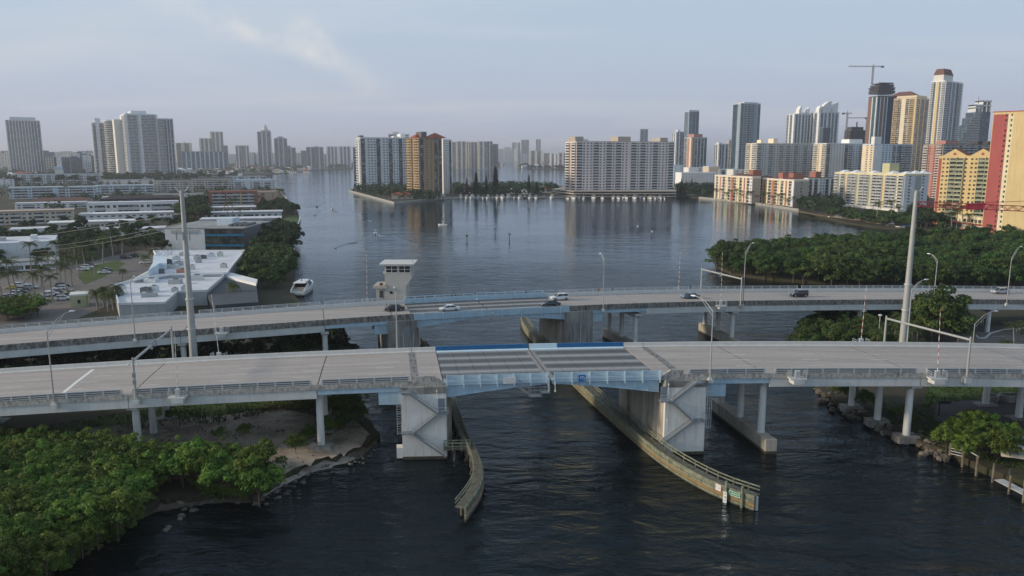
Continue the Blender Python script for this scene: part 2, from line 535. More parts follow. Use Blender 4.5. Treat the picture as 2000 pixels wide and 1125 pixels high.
# ================================================================== setting: water, land, haze
def water_mat():
    m = bpy.data.materials.new('bay_water')
    m.use_nodes = True
    t = m.node_tree
    b = t.nodes['Principled BSDF']
    def N(k, **kw):
        n = t.nodes.new(k)
        for a, c in kw.items():
            setattr(n, a, c)
        return n
    g = N('ShaderNodeNewGeometry')
    # body colour: dark tannin water
    nz = N('ShaderNodeTexNoise')
    nz.inputs['Scale'].default_value = 0.02
    nz.inputs['Detail'].default_value = 3
    t.links.new(g.outputs['Position'], nz.inputs['Vector'])
    rp = N('ShaderNodeValToRGB')
    rp.color_ramp.elements[0].position, rp.color_ramp.elements[0].color = 0.35, (0.002, 0.005, 0.006, 1)
    rp.color_ramp.elements[1].position, rp.color_ramp.elements[1].color = 0.7, (0.004, 0.009, 0.010, 1)
    t.links.new(nz.outputs['Fac'], rp.inputs[0])
    def wave(scale, sx, sy, rot, detail, rough=0.55, dist=0.0):
        mp = N('ShaderNodeMapping')
        mp.inputs['Rotation'].default_value = (0, 0, rot)
        mp.inputs['Scale'].default_value = (sx, sy, 1)
        t.links.new(g.outputs['Position'], mp.inputs[0])
        n = N('ShaderNodeTexNoise')
        n.inputs['Scale'].default_value = scale
        n.inputs['Detail'].default_value = detail
        n.inputs['Roughness'].default_value = rough
        n.inputs['Distortion'].default_value = dist
        t.links.new(mp.outputs[0], n.inputs['Vector'])
        return n.outputs['Fac']
    # large patches where the wind ruffles the surface more or less
    pw = N('ShaderNodeMapRange')
    pw.inputs['From Min'].default_value, pw.inputs['From Max'].default_value = 0.36, 0.62
    pw.inputs['To Min'].default_value, pw.inputs['To Max'].default_value = 0.35, 1.0
    t.links.new(wave(0.009, 0.7, 1.0, 0.3, 4), pw.inputs['Value'])
    h1 = wave(0.30, 0.42, 1.0, 0.25, 5, 0.58, 0.6)      # metre-long wavelets
    h2 = wave(0.085, 0.55, 1.0, -0.2, 3, 0.5, 0.3)      # slow swell and old wakes
    h3 = wave(1.5, 0.6, 1.0, 0.1, 3, 0.6)               # fine ripple
    a1 = N('ShaderNodeMath', operation='MULTIPLY'); a1.inputs[1].default_value = 1.0
    t.links.new(h1, a1.inputs[0])
    a2 = N('ShaderNodeMath', operation='MULTIPLY_ADD'); a2.inputs[1].default_value = 2.0
    t.links.new(h2, a2.inputs[0]); t.links.new(a1.outputs[0], a2.inputs[2])
    a3 = N('ShaderNodeMath', operation='MULTIPLY_ADD'); a3.inputs[1].default_value = 0.16
    t.links.new(h3, a3.inputs[0]); t.links.new(a2.outputs[0], a3.inputs[2])
    # ripples shrink below the eye's resolution with distance: keep the far bay calmer
    cd = N('ShaderNodeVectorMath', operation='LENGTH')
    t.links.new(g.outputs['Position'], cd.inputs[0])
    fr = N('ShaderNodeMapRange')
    fr.inputs['From Min'].default_value, fr.inputs['From Max'].default_value = 100, 400
    fr.inputs['To Min'].default_value, fr.inputs['To Max'].default_value = 1.0, 0.13
    t.links.new(cd.outputs['Value'], fr.inputs['Value'])
    st = N('ShaderNodeMath', operation='MULTIPLY')
    t.links.new(pw.outputs[0], st.inputs[0]); t.links.new(fr.outputs[0], st.inputs[1])
    bm = N('ShaderNodeBump')
    bm.inputs['Distance'].default_value = 1.55
    t.links.new(st.outputs[0], bm.inputs['Strength'])
    t.links.new(a3.outputs[0], bm.inputs['Height'])
    t.nodes.remove(b)
    fz_ = N('ShaderNodeFresnel'); fz_.inputs['IOR'].default_value = 1.31
    df = N('ShaderNodeBsdfDiffuse'); gl = N('ShaderNodeBsdfGlossy'); mx = N('ShaderNodeMixShader')
    gl.inputs['Color'].default_value = (.80, .89, .98, 1)
    gl.inputs['Roughness'].default_value = 0.05
    t.links.new(rp.outputs[0], df.inputs['Color'])
    for n_ in (fz_, gl):
        t.links.new(bm.outputs[0], n_.inputs['Normal'])
    t.links.new(fz_.outputs[0], mx.inputs[0]); t.links.new(df.outputs[0], mx.inputs[1]); t.links.new(gl.outputs[0], mx.inputs[2])
    t.links.new(mx.outputs[0], t.nodes['Material Output'].inputs['Surface'])
    return m
M['water'] = water_mat()
w = MB()
w.face([(-26000, -400, 0), (26000, -400, 0), (26000, 42000, 0), (-26000, 42000, 0)])
struct(w.build('water', M['water']))

def rough(pp, step=9, amp=2.2, seed=4):           # break a smooth pixel outline into a ragged one
    r = random.Random(seed)
    out = []
    for (x0, y0), (x1, y1) in zip(pp[:-1], pp[1:]):
        n = max(1, int(math.hypot(x1 - x0, y1 - y0) / step))
        for i in range(n):
            out.append((x0 + (x1 - x0) * i / n + r.gauss(0, amp), y0 + (y1 - y0) * i / n + r.gauss(0, amp)))
    return out + [pp[-1]]
def G(*pp):                                       # pixel list -> ground points (x, y)
    return [tuple(gp(px, py))[:2] for px, py in pp]
def land(name, pts, mt, z=1.1, z0=-2.0, side=None):
    b = MB()
    b.prism(pts, z0, z, 0 if side is None else 1, 0)
    return struct(b.build(name, [mt] if side is None else [mt, side]))
shoreA = [(-60, 1180), (60, 1125), (130, 1088), (215, 1040), (262, 1012), (335, 985), (420, 978), (505, 975), (545, 945), (590, 918),
          (645, 903), (700, 884), (736, 858), (727, 838), (700, 815), (694, 770), (694, 700), (672, 662), (645, 636), (600, 606), (575, 583)]
wallA = [(575, 583), (576, 522), (573, 472), (586, 430), (582, 415), (563, 395), (545, 372), (524, 347)]
polyA = [(-900, 20), (-200, 20)] + G(*rough(shoreA[:-2], 10, 2.6)) + G(*shoreA[-2:]) + G(*wallA[1:]) + [(-760, 1960), (-3000, 1960)]
land('ground_west_shore', polyA, M['soil'], 1.0)
land('ground_far_west', [(-9000, 1985)] + [(-900, 1985)] + G((520, 341.5), (560, 338.6), (612, 334.3), (606, 329.5), (580, 326.5)) +
     [(-1900, 9000), (-9000, 9000)], M['soil'], 1.2)
land('ground_spit', G((618, 332.6), (660, 331.8), (705, 330.8), (705, 326), (675, 327.5), (645, 329.5)), M['soil'], 1.0)
polyB = G((682, 374.5), (770, 399), (872, 389), (925, 386.2), (1100, 385.4), (1322, 384.8)) + G((1322, 366), (1100, 364.5), (905, 366), (880, 358), (760, 354), (704, 362))
land('ground_island', polyB, M['soil'], 1.4, side=M['seawall'])
polyC = G((1318, 383), (1365, 388), (1470, 399), (1560, 413), (1600, 424), (1645, 436), (1720, 447), (1795, 452), (1760, 459), (1700, 464),
          (1600, 470), (1500, 478), (1425, 487), (1392, 500), (1400, 524), (1430, 538), (1510, 549), (1640, 558), (1612, 600), (1572, 632),
          (1556, 665), (1562, 700), (1588, 748), (1606, 775), (1645, 800), (1692, 822), (1745, 848), (1800, 876), (1842, 890), (1880, 905),
          (1922, 926), (2000, 955), (2150, 1010)) + [(700, 60), (2600, 60), (2600, 2500), (500, 2500)]
land('ground_east_shore', polyC, M['soil'], 1.1)
land('ground_far_centre', G((700, 326.3), (880, 327.5), (960, 328.2), (985, 324.5), (984, 318.5)) + [(-300, 12000), (-2400, 12000)], M['soil'], 1.2)
land('ground_far_east', G((1013, 329.5), (1105, 332), (1320, 332)) + [(1200, 4800), (1100, 7000), (250, 12000), (60, 12000)] + G((1020, 319.5)), M['soil'], 1.2)

def patch(name, pts, mt, z):                      # a thin ground sheet, pts in pixels at that height
    b = MB()
    poly = [tuple(gp(px, py, z))[:2] for px, py in pts]
    n = len(poly)
    b.v = [(p[0], p[1], z) for p in poly]
    for t in tessellate_polygon([[Vector((p[0], p[1], 0)) for p in poly]]):
        a, c, e = (poly[i] for i in t)
        up = (c[0] - a[0]) * (e[1] - a[1]) - (c[1] - a[1]) * (e[0] - a[0]) > 0
        b.f.append(tuple(t) if up else tuple(reversed(t))); b.m.append(0)
    return struct(b.build(name, mt))
# under the near bridge, left: dirt, grass, pale beach sloping into the water
patch('dirt_clearing', rough([(60, 842), (250, 812), (440, 800), (560, 800), (620, 812), (690, 822), (722, 842), (700, 876), (640, 895), (585, 910), (540, 932), (505, 955), (440, 940), (300, 900), (120, 870), (60, 842)], 10, 3), M['sand'], 1.03)
patch('grass_strip', [(0, 845), (120, 830), (330, 790), (420, 776), (560, 758), (690, 752), (692, 770), (560, 790), (430, 812), (330, 818), (180, 836), (60, 856)], M['grass'], 1.06)
b = MB()
beach = [((505, 930), (512, 985)), ((530, 905), (556, 962)), ((565, 893), (600, 938)), ((610, 882), (655, 922)), ((650, 868), (712, 904)), ((680, 850), (752, 872)), ((690, 832), (744, 836)), ((684, 815), (728, 806)), ((676, 795), (716, 782)), ((676, 765), (708, 758))]
def strip(b, beach, zt, amp=1.0):
    up = rough([(x[0][0] - 10, x[0][1] - 20) for x in beach], 8, amp, 3); dn = rough([(x[1][0] + 3, x[1][1] + 5) for x in beach], 8, amp, 8)
    n = 40
    at_ = lambda L, f: Vector(L[min(len(L) - 1, int(f * (len(L) - 1)))]).lerp(Vector(L[min(len(L) - 1, int(f * (len(L) - 1)) + 1)]), f * (len(L) - 1) % 1)
    for i in range(n):
        f0, f1 = i / n, (i + 1) / n
        for g0, g1 in ((0, .35), (.35, .7), (.7, 1)):
            z_ = lambda g: zt + .03 - (zt + .45) * g ** 1.4
            c_ = lambda f, g: (lambda q: gp(q.x, q.y, z_(g)))(at_(up, f).lerp(at_(dn, f), g))
            b.face([c_(f0, g0), c_(f0, g1), c_(f1, g1), c_(f1, g0)])
strip(b, beach[:5], 1.04)
struct(b.build('beach', M['sand_pale']))
b = MB()
strip(b, beach[4:], 1.035)
struct(b.build('shore_mud', M['mud']))
b = MB()
beach = [((255, 985), (235, 1040)), ((300, 962), (300, 1012)), ((350, 952), (360, 1000)), ((400, 955), (420, 990)), ((470, 962), (500, 988)), ((508, 950), (520, 985))]
strip(b, beach, 1.02)
struct(b.build('shore_bank', M['mud']))
# left: car park and street; right: ramp road, turning area, lawn
patch('car_park', [(-60, 640), (-60, 560), (60, 528), (170, 515), (215, 500), (330, 478), (345, 492), (300, 520), (262, 545), (228, 590), (150, 622)], M['asphalt_lt'], 1.04)
patch('verge_grass', [(150, 536), (185, 518), (230, 508), (245, 515), (205, 540), (165, 556)], M['grass'], 1.07)
patch('access_road', [(1840, 722), (1830, 690), (1880, 660), (1905, 640), (2080, 630), (2080, 720)], M['asphalt_lt'], 1.16)
patch('underpass_road', [(1720, 700), (1745, 655), (1800, 640), (2080, 628), (2080, 640), (1905, 648), (1870, 668), (1840, 700)], M['asphalt'], 1.14)
patch('turning_area', [(1822, 822), (1830, 790), (1880, 782), (2100, 770), (2150, 822), (2100, 850), (1960, 838)], M['asphalt'], 1.14)
patch('roadside_lawn', [(1800, 790), (1815, 752), (1900, 745), (2150, 745), (2150, 766), (1890, 780)], M['grass'], 1.17)
patch('lawn_point', [(553, 432), (560, 421), (581, 420), (584, 431), (572, 437)], M['grass'], 1.06)
# kerb of the curved access road
b = MB()
kp = [gp(px, py, 1.16) for px, py in ((1905, 655), (1912, 661), (1925, 660), (1935, 651), (1960, 644), (2010, 640))]
for p, q in zip(kp[:-1], kp[1:]):
    b.beam(p + Vector((0, 0, .07)), q + Vector((0, 0, .07)), 0.5, 0.16)
struct(b.build('kerb', M['conc']))
# sea walls
def seawall(name, label, pxs, h=1.35, wd=0.6, mt='seawall'):
    pts = [gp(*p) for p in pxs]
    t = thing(name, label, 'sea wall', pts[0])
    for p, q in zip(pts[:-1], pts[1:]):
        n = max(1, int((q - p).length / 25))
        for i in range(n):
            b = MB()
            a, c = p.lerp(q, i / n), p.lerp(q, (i + 1) / n)
            a.z = c.z = h / 2 - 0.4
            b.beam(a, c, wd, h + 0.8)
            b.build('wall_panel', M[mt], t)
            b = MB()
            a.z = c.z = h + 0.1
            b.beam(a, c, wd + 0.35, 0.22)
            b.build('coping', M['conc'], t)
seawall('sea_wall', 'concrete sea wall along the west bank beside the docked yacht', wallA[1:], 1.5, .4, 'conc_weather')
seawall('sea_wall', 'long pale sea wall round the tip of the condo island', [(682, 374.5), (770, 399), (872, 389), (925, 386.2)], 2.0)
seawall('sea_wall', 'pale sea wall in front of the orange and cream waterside flats', [(1365, 388), (1470, 399), (1560, 413)], 2.0)

# hazy air
hz = MB()
hz.box(-27000, 27000, -450, 42500, -4.0, 300)
hzm = bpy.data.materials.new('haze_air')
hzm.use_nodes = True
ht = hzm.node_tree
ht.nodes.remove(ht.nodes['Principled BSDF'])
pv = ht.nodes.new('ShaderNodeVolumePrincipled')
pv.inputs['Color'].default_value = (0.86, 0.89, 1.0, 1)
pv.inputs['Density'].default_value = 0.00010
pv.inputs['Anisotropy'].default_value = 0.2
ht.links.new(pv.outputs[0], ht.nodes['Material Output'].inputs['Volume'])
ho = hz.build('haze', hzm)
ho['kind'] = 'stuff'
# ================================================================== the two bridges
NY0, NSL, NSK, NW = 115.0, 0.048, -0.16, 20.0
def ndz(s):
    return 12.6 - 2.5e-4 * (s - 30.0) ** 2
def NB(s, t, z):                      # near bridge: station, across (0 near edge .. 20 far edge), height above deck
    return Vector((s + NSK * t, NY0 + NSL * s + t, ndz(s) + z))
def NBa(s, t, z):                     # absolute height
    return Vector((s + NSK * t, NY0 + NSL * s + t, z))
def hitN(px, py, t):                  # pixel -> (s, z) on the vertical sheet at offset t
    d = ray(px, py)
    # x = s + NSK t ; y = NY0 + NSL s + t ; x/y = d.x/d.y
    k = d.x / d.y
    s = (k * (NY0 + t) - NSK * t) / (1 - k * NSL)
    y = NY0 + NSL * s + t
    return s, H + d.z * y / d.y
FP = [(-190, 116, 6.5), (-140, 132, 8.3), (-100, 143.9, 10.0), (-53.6, 155.0, 11.6), (-21.4, 163.6, 12.2), (12.5, 172.4, 12.2), (50.5, 183.2, 11.3), (105.6, 192.6, 10.0), (140, 197.2, 9.0), (200, 203, 7.5)]
FL = [0.0]
for a_, b_ in zip(FP[:-1], FP[1:]):
    FL.append(FL[-1] + math.hypot(b_[0] - a_[0], b_[1] - a_[1]))
def fcr(s):
    s = max(FL[0] + 1e-3, min(FL[-1] - 1e-3, s))
    i = max(k for k in range(len(FL) - 1) if FL[k] <= s)
    t = (s - FL[i]) / (FL[i + 1] - FL[i])
    g = lambda j: Vector(FP[max(0, min(len(FP) - 1, j))])
    p0, p1, p2, p3 = g(i - 1), g(i), g(i + 1), g(i + 2)
    f = lambda t: 0.5 * (2 * p1 + (p2 - p0) * t + (2 * p0 - 5 * p1 + 4 * p2 - p3) * t * t + (3 * p1 - p0 - 3 * p2 + p3) * t ** 3)
    p = f(t)
    d = f(min(1, t + .02)) - f(max(0, t - .02))
    d.z = 0
    return p, d.normalized()
def FB(s, t, z):
    p, d = fcr(s)
    return Vector((p.x - d.y * t, p.y + d.x * t, p.z + z))
def FBa(s, t, z):
    p = FB(s, t, 0)
    p.z = z
    return p
def fs(px, t=0.0, z=0.0):             # station on the far bridge seen at pixel column px
    lo, hi = 1.0, FL[-1] - 1
    for _ in range(50):
        m = (lo + hi) / 2
        if pix(FB(m, t, z))[0] < px:
            lo = m
        else:
            hi = m
    return lo
def fz(s):
    return fcr(s)[0].z
FW = 19.6

def rail_run(parent, fn, s0, s1, t, zb, zt, rails, gap, mt, post=(0.12, 0.12), rw=0.07, rh=0.10):
    n = max(1, int(round(abs(s1 - s0) / gap)))
    pb = MB()
    pb.box(-post[0] / 2, post[0] / 2, -post[1] / 2, post[1] / 2, 0, zt - zb)
    me = pb.mesh('post', M[mt])
    for i in range(n + 1):
        inst('post', me, parent, fn(s0 + (s1 - s0) * i / n, t, zb))
    for z in rails:
        b = MB()
        b.sweep([(t - rw / 2 - .05, z - rh / 2), (t + rw / 2 - .05, z - rh / 2), (t + rw / 2 - .05, z + rh / 2), (t - rw / 2 - .05, z + rh / 2)], fn, s0, s1, 5)
        b.build('rail', M[mt], parent)
    return n

near = thing('road_bridge', 'nearer of the two concrete road bridges with a grey steel grid drawbridge span', 'bridge', NBa(6, 10, 0))
far_b = far = thing('road_bridge', 'farther curving concrete road bridge carrying the cars and the tender house', 'bridge', FBa(fs(930), 8, 0))

def slab_run(br, fn, joints, W_, deckmat, near_par, far_par):
    # deck, barriers and edge beams of one run of approach spans; joints: stations between spans
    for a, c in zip(joints[:-1], joints[1:]):
        g = 0.085
        b = MB()
        b.sweep([(0.45, -0.28), (W_ - 0.45, -0.28), (W_ - 0.45, 0.0), (W_ / 2, 0.12), (0.45, 0.0)], fn, a + g, c - g)
        b.build('deck_slab', deckmat, br)
        b = MB()
        b.sweep([(0.45, -0.24), (W_ - .45, -0.24), (W_ - .45, -.012), (W_ / 2, .1), (0.45, -.012)], fn, c - g, c + g, 1)
        b.build('joint', M['joint'], br)
        near_par(a, c); far_par(a, c)
def edge_girder(br, fn, a, c, t0, t1, z0, z1, mt, name='girder', inner=(), W_=20):
    b = MB()
    b.sweep([(t0, z0), (t1, z0), (t1, z1), (t0, z1)], fn, a + .05, c - .05)
    b.build(name, M[mt], br)
    for t in inner:
        b = MB()
        b.sweep([(t - .35, z0 + .02), (t + .35, z0 + .02), (t + .35, -0.29), (t - .35, -0.29)], fn, a + .3, c - .3, 8)
        b.build(name, M[mt], br)

# ---------------- near bridge
LJ = [-118, -88.5, -59.2, -30.4, -15.2]
RJ = [27.4, 41.3, 66.2, 92.0, 120]
def n_near_par(a, c):
    n = max(1, int(round((c - a) / 5.4)))
    for i in range(n):
        u, v = a + (c - a) * i / n, a + (c - a) * (i + 1) / n
        b = MB()
        b.sweep([(0, -0.32), (0.42, -0.32), (0.42, 0.02), (0.36, 0.48), (0.04, 0.48)], NB, u + .012, v - .012)
        b.build('parapet_panel', M['conc_stain'], near)
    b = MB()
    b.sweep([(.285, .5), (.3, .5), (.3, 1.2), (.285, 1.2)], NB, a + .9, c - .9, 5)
    b.build('rail_shade_strip', M['rail_shade'], near)  # added solid strip, coloured dark as the shade seen between the rails
    rail_run(near, NB, a + .9, c - .9, 0.2, 0.48, 1.32, (0.66, 0.96, 1.26), 2.7, 'galv', post=(.24, .24), rw=.14, rh=.13)
def n_far_par(a, c):
    n = max(1, int(round((c - a) / 9)))
    for i in range(n):
        u, v = a + (c - a) * i / n, a + (c - a) * (i + 1) / n
        b = MB()
        b.sweep([(NW - 0.55, -0.3), (NW, -0.3), (NW, 0.86), (NW - 0.3, 0.86), (NW - 0.36, 0.3), (NW - 0.55, 0.12)], NB, u + .012, v - .012)
        b.build('barrier_panel', M['conc_barrier'], near)
INN = (3.6, 7.0, 10.4, 13.8, 17.0)
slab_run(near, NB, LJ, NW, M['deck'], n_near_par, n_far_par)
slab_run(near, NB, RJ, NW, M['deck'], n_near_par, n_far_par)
for a, c in ((-118, -88.5), (-88.5, -59.2), (-59.2, -30.4), (41.3, 66.2), (66.2, 92.0), (92, 120)):
    edge_girder(near, NB, a, c, 0.12, 0.75, -1.75, -0.32, 'conc', 'girder', INN)
    edge_girder(near, NB, a, c, NW - .75, NW - .1, -1.75, -0.3, 'conc')
for a, c in ((-30.4, -17.4), (30.6, 41.3)):
    edge_girder(near, NB, a, c, 0.15, 0.5, -1.15, -0.32, 'steel_blue', 'steel_girder', INN)
    edge_girder(near, NB, a, c, NW - .5, NW - .15, -1.15, -0.3, 'steel_blue', 'steel_girder')
# deck between the last joint and the moving leaf, on top of each bascule pier
for a, c in ((-15.1, -10.8), (23.7, 27.3)):
    b = MB()
    b.sweep([(0.45, -0.4), (NW - .45, -0.4), (NW - .45, 0), (NW / 2, 0.12), (0.45, 0)], NB, a, c, 2)
    b.build('deck_slab', M['deck'], near)
    b = MB()
    b.sweep([(NW - 0.55, -0.3), (NW, -0.3), (NW, 0.86), (NW - 0.3, 0.86), (NW - 0.36, 0.3), (NW - 0.55, 0.12)], NB, a, c, 2)
    b.build('barrier_panel', M['conc_barrier'], near)
for s_, w_ in ((-15.15, 0.55), (27.35, 0.55)):
    b = MB()
    b.sweep([(0.5, -.02), (NW - .6, -.02), (NW - .6, .045), (NW / 2, .165), (0.5, .045)], NB, s_ - w_, s_ + w_, 1)
    b.build('finger_joint', M['joint_plate'], near)
# near parapet over the piers: solid and stained, chamfered towards the leaf
for a, c, e in ((-15.1, -12.2, -10.6), (27.3, 25.2, 23.6)):
    b = MB()
    P = lambda s, z, t: NB(s, t, z)
    ring = lambda t: [P(a, -0.35, t), P(e, -0.35, t), P(e, 0.1, t), P(c, 1.25, t), P(a, 1.25, t)]
    b.loft([ring(0.02), ring(0.45)])
    b.build('parapet_end', M['conc_stain'], near)
# lane paint: one stop bar on the left approach, faint lane dashes
b = MB()
p0, z0 = hitN(103, 772, 1.4)
s0_, s1_ = hitN(107, 775, 1.2)[0], hitN(182, 722, 18.4)[0]
k = 12
def nroad(s, t, dz):
    return NB(s, t, 0.12 * (1 - abs(t - NW / 2) / (NW / 2 - .45)) + dz)
for i in range(k):
    t0, t1 = 1.2 + 17.2 * i / k, 1.2 + 17.2 * (i + 1) / k
    u0, u1 = s0_ + (s1_ - s0_) * i / k, s0_ + (s1_ - s0_) * (i + 1) / k
    b.face([nroad(u0 - .3, t0, .008), nroad(u0 + .3, t0, .008), nroad(u1 + .3, t1, .008), nroad(u1 - .3, t1, .008)])
b.build('stop_line', M['white'], near)
dash = MB()
for t in (6.2, 9.8, 13.4):
    for i in range(-9, 10):
        u = i * 12.2 + t * .3
        if -10 - 6 < u < 28 or u > 112:
            continue
        dash.face([nroad(u, t - .1, .008), nroad(u + 3, t - .1, .008), nroad(u + 3, t + .1, .008), nroad(u, t + .1, .008)])
dash.build('lane_dashes', M['lane'], near)['kind'] = 'stuff'

# moving leaves: grating panels, barrier, railing, haunched girders
def leaf(a, c, root):                # a..c stations, root = station at the pier
    n = 6
    for i in range(n):
        u, v = a + (c - a) * i / n, a + (c - a) * (i + 1) / n
        for j in range(4):
            t0, t1 = 0.9 + 4.6 * j, 0.9 + 4.6 * (j + 1)
            b = MB()
            g = 0.025
            b.sweep([(t0 + g, -.2), (t1 - g, -.2), (t1 - g, -0.005 + .03 * (j in (1, 2))), (t0 + g, -0.005 + .03 * (j in (1, 2)))], NB, u + g, v - g)
            b.build('grating_panel', M['grate'], near)
    b = MB()
    b.sweep([(NW - 1.0, -.3), (NW - .45, -.3), (NW - .45, .22), (NW - 1.0, .05)], NB, a + .05, c - .05)
    b.build('kerb', M['steel_pale'], near)
    b = MB()
    b.sweep([(0.3, -.3), (0.86, -.3), (0.86, .03), (0.3, .06)], NB, a + .05, c - .05)
    b.build('kerb', M['steel_pale'], near)
    # haunched main girders with stiffeners, deep at the pier
    for t0 in (0.35, 6.6, 13.0, 19.2):
        k = 10
        tip = c if root == a else a
        top, bot = [], []
        for i in range(k + 1):
            s = a + .1 + (c - a - .2) * i / k
            f = abs(s - tip) / abs(c - a)
            d = -0.60 - 1.8 * f ** 1.25
            bot.append((s, d)); top.append((s, -.3))
        b = MB()
        rings = [[NB(s, t0, zt), NB(s, t0 + .3, zt), NB(s, t0 + .3, d), NB(s, t0, d)] for (s, zt), (_, d) in zip(top, bot)]
        b.loft(rings)
        g_ = b.build('leaf_girder', M['steel_blue'], near)
        b = MB()
        rings = [[NB(s, t0 - .12, d - .06), NB(s, t0 + .42, d - .06), NB(s, t0 + .42, d + .02), NB(s, t0 - .12, d + .02)] for s, d in bot]
        b.loft(rings)
        b.build('flange', M['steel_blue'], g_)
        if t0 < 1:
            nst = 9
            for i in range(1, nst):
                s = a + (c - a) * i / nst
                f = abs(s - tip) / abs(c - a)
                d = -0.60 - 1.8 * f ** 1.25
                b = MB()
                b.sweep([(t0 - .11, d + .03), (t0 - .005, d + .03), (t0 - .005, -.42), (t0 - .11, -.42)], NB, s - .03, s + .03, 1)
                b.build('stiffener', M['steel_pale'], g_)
# centre gap at 6.15
leaf(-10.7, 6.12, -10.7)
leaf(6.28, 23.6, 23.6)
for a, c in ((5.5, 6.12), (6.28, 6.9)):
    b = MB()
    b.sweep([(0.9, 0.0), (NW - 1.0, 0.0), (NW - 1.0, .03), (NW / 2, .04), (0.9, .03)], NB, a, c, 1)
    b.build('centre_lock_plate', M['lock'], near)
# far-side barrier of the leaves: deep blue panels, one pale panel at the centre
def bar_panel(a, c, mt):
    b = MB()
    b.sweep([(NW - .42, -.3), (NW, -.3), (NW, 0.95), (NW - .3, 0.95), (NW - .36, .25)], NB, a, c)
    b.build('barrier_panel', M[mt], near)
for a, c, mt in ((-10.75, -5, 'steel_deep'), (-4.97, .6, 'steel_deep'), (.63, 6.0, 'steel_deep'), (6.3, 11.4, 'steel_pale'), (11.43, 17.4, 'steel_deep'), (17.43, 23.6, 'steel_deep')):
    bar_panel(a, c, mt)
# near-side footway and railing of the leaves: pale blue sheet panels between posts
def leaf_rail(a, c):
    n = max(1, int(round(abs(c - a) / 2.75)))
    pb = MB(); pb.box(-.09, .09, -.09, .09, -0.75, 1.28)
    me = pb.mesh('post', M['steel_pale'])
    for i in range(n + 1):
        s = a + (c - a) * i / n
        inst('post', me, near, NB(s, -.12, 0))
    for z0, z1 in ((0.42, 1.12), (1.16, 1.24), (0.16, 0.32), (-.02, .1), (-.34, -.12)):
        for i in range(n):
            u, v = a + (c - a) * i / n, a + (c - a) * (i + 1) / n
            b = MB()
            b.sweep([(-.02, z0), (.05, z0), (.05, z1), (-.02, z1)], NB, u + .02, v - .02, 3)
            b.build('railing_panel' if z1 - z0 > .5 else 'rail', M['steel_pale'], near)
leaf_rail(-10.2, 5.6)
leaf_rail(6.7, 23.5)
# maintenance platform hanging below the tip of the left leaf
b = MB()
s0, s1 = 1.0, 5.2
for (u0, u1, t0, t1, z) in ((2.6, 4.4, -1.5, -.2, -2.15), (4.4, 5.7, -1.5, -.2, -1.6)):
    b.sweep([(t0, z - .08), (t1, z - .08), (t1, z), (t0, z)], NB, u0, u1, 1)
    for u in (u0, (u0 + u1) / 2, u1):
        for t in (t0, t1):
            b.beam(NB(u, t, z), NB(u, t, z + 1.1), .06, .06)
    for zz in (.55, 1.1):
        b.beam(NB(u0, t0, z + zz), NB(u1, t0, z + zz), .06, .06)
        b.beam(NB(u0, t1, z + zz), NB(u1, t1, z + zz), .06, .06)
for t in (-1.5, -.2):
    b.beam(NB(0.6, t, -.35), NB(2.7, t, -2.1), .09, .18)
    b.beam(NB(0.6, t, .65), NB(2.7, t, -1.05), .06, .06)
    b.beam(NB(5.6, t, -1.6), NB(5.6, t, -.2), .08, .08)
    b.beam(NB(2.6, t, -2.1), NB(2.6, t, -.2), .08, .08)
b.build('maintenance_platform', M['galv_dk'], near)
for u in (5.75, 6.75):
    b = MB()
    b.tube(NB(u, -.35, -1.5), NB(u, -.35, -.2), .05, .05, 8)
    b.tube(NB(u, -.35, -1.8), NB(u, -.35, -1.5), .12, .12, 8)
    b.build('navigation_lamp', M['white'], near)

# bents
def column_bent(name, label, fn, zfun, s, ts, r, capw, zcap, base, W_, capz=0.95, square=False):
    p = fn(s, W_ / 2, 0); p.z = base
    t = thing(name, label, 'bridge pier', p)
    zt = zfun(s) + zcap
    b = MB()
    ring = lambda t_: [None]
    u0, u1 = s - capw / 2, s + capw / 2
    top = zt
    A = lambda s_, t_, z_: (lambda q: Vector((q.x, q.y, z_)))(fn(s_, t_, 0))
    t0, t1 = ts[0], ts[-1]
    prof = [(t0 - 1.5, top), (t1 + 1.5, top), (t1 + 1.5, top - .55), (t1 + .4, top - capz), (t0 - .4, top - capz), (t0 - 1.5, top - .55)]
    b.loft([[A(u0, tt, zz) for tt, zz in prof], [A(u1, tt, zz) for tt, zz in prof]])
    b.build('pier_cap', M['conc'], t)
    for tt in ts:
        q = A(s, tt, 0)
        b = MB()
        b.tube((q.x, q.y, base - 1.2), (q.x, q.y, top - capz + .05), r * 1.06, r, 20)
        b.build('column', M['pier'], t, smooth=False)
    return t
G3 = 'three-column bents of the near bridge'
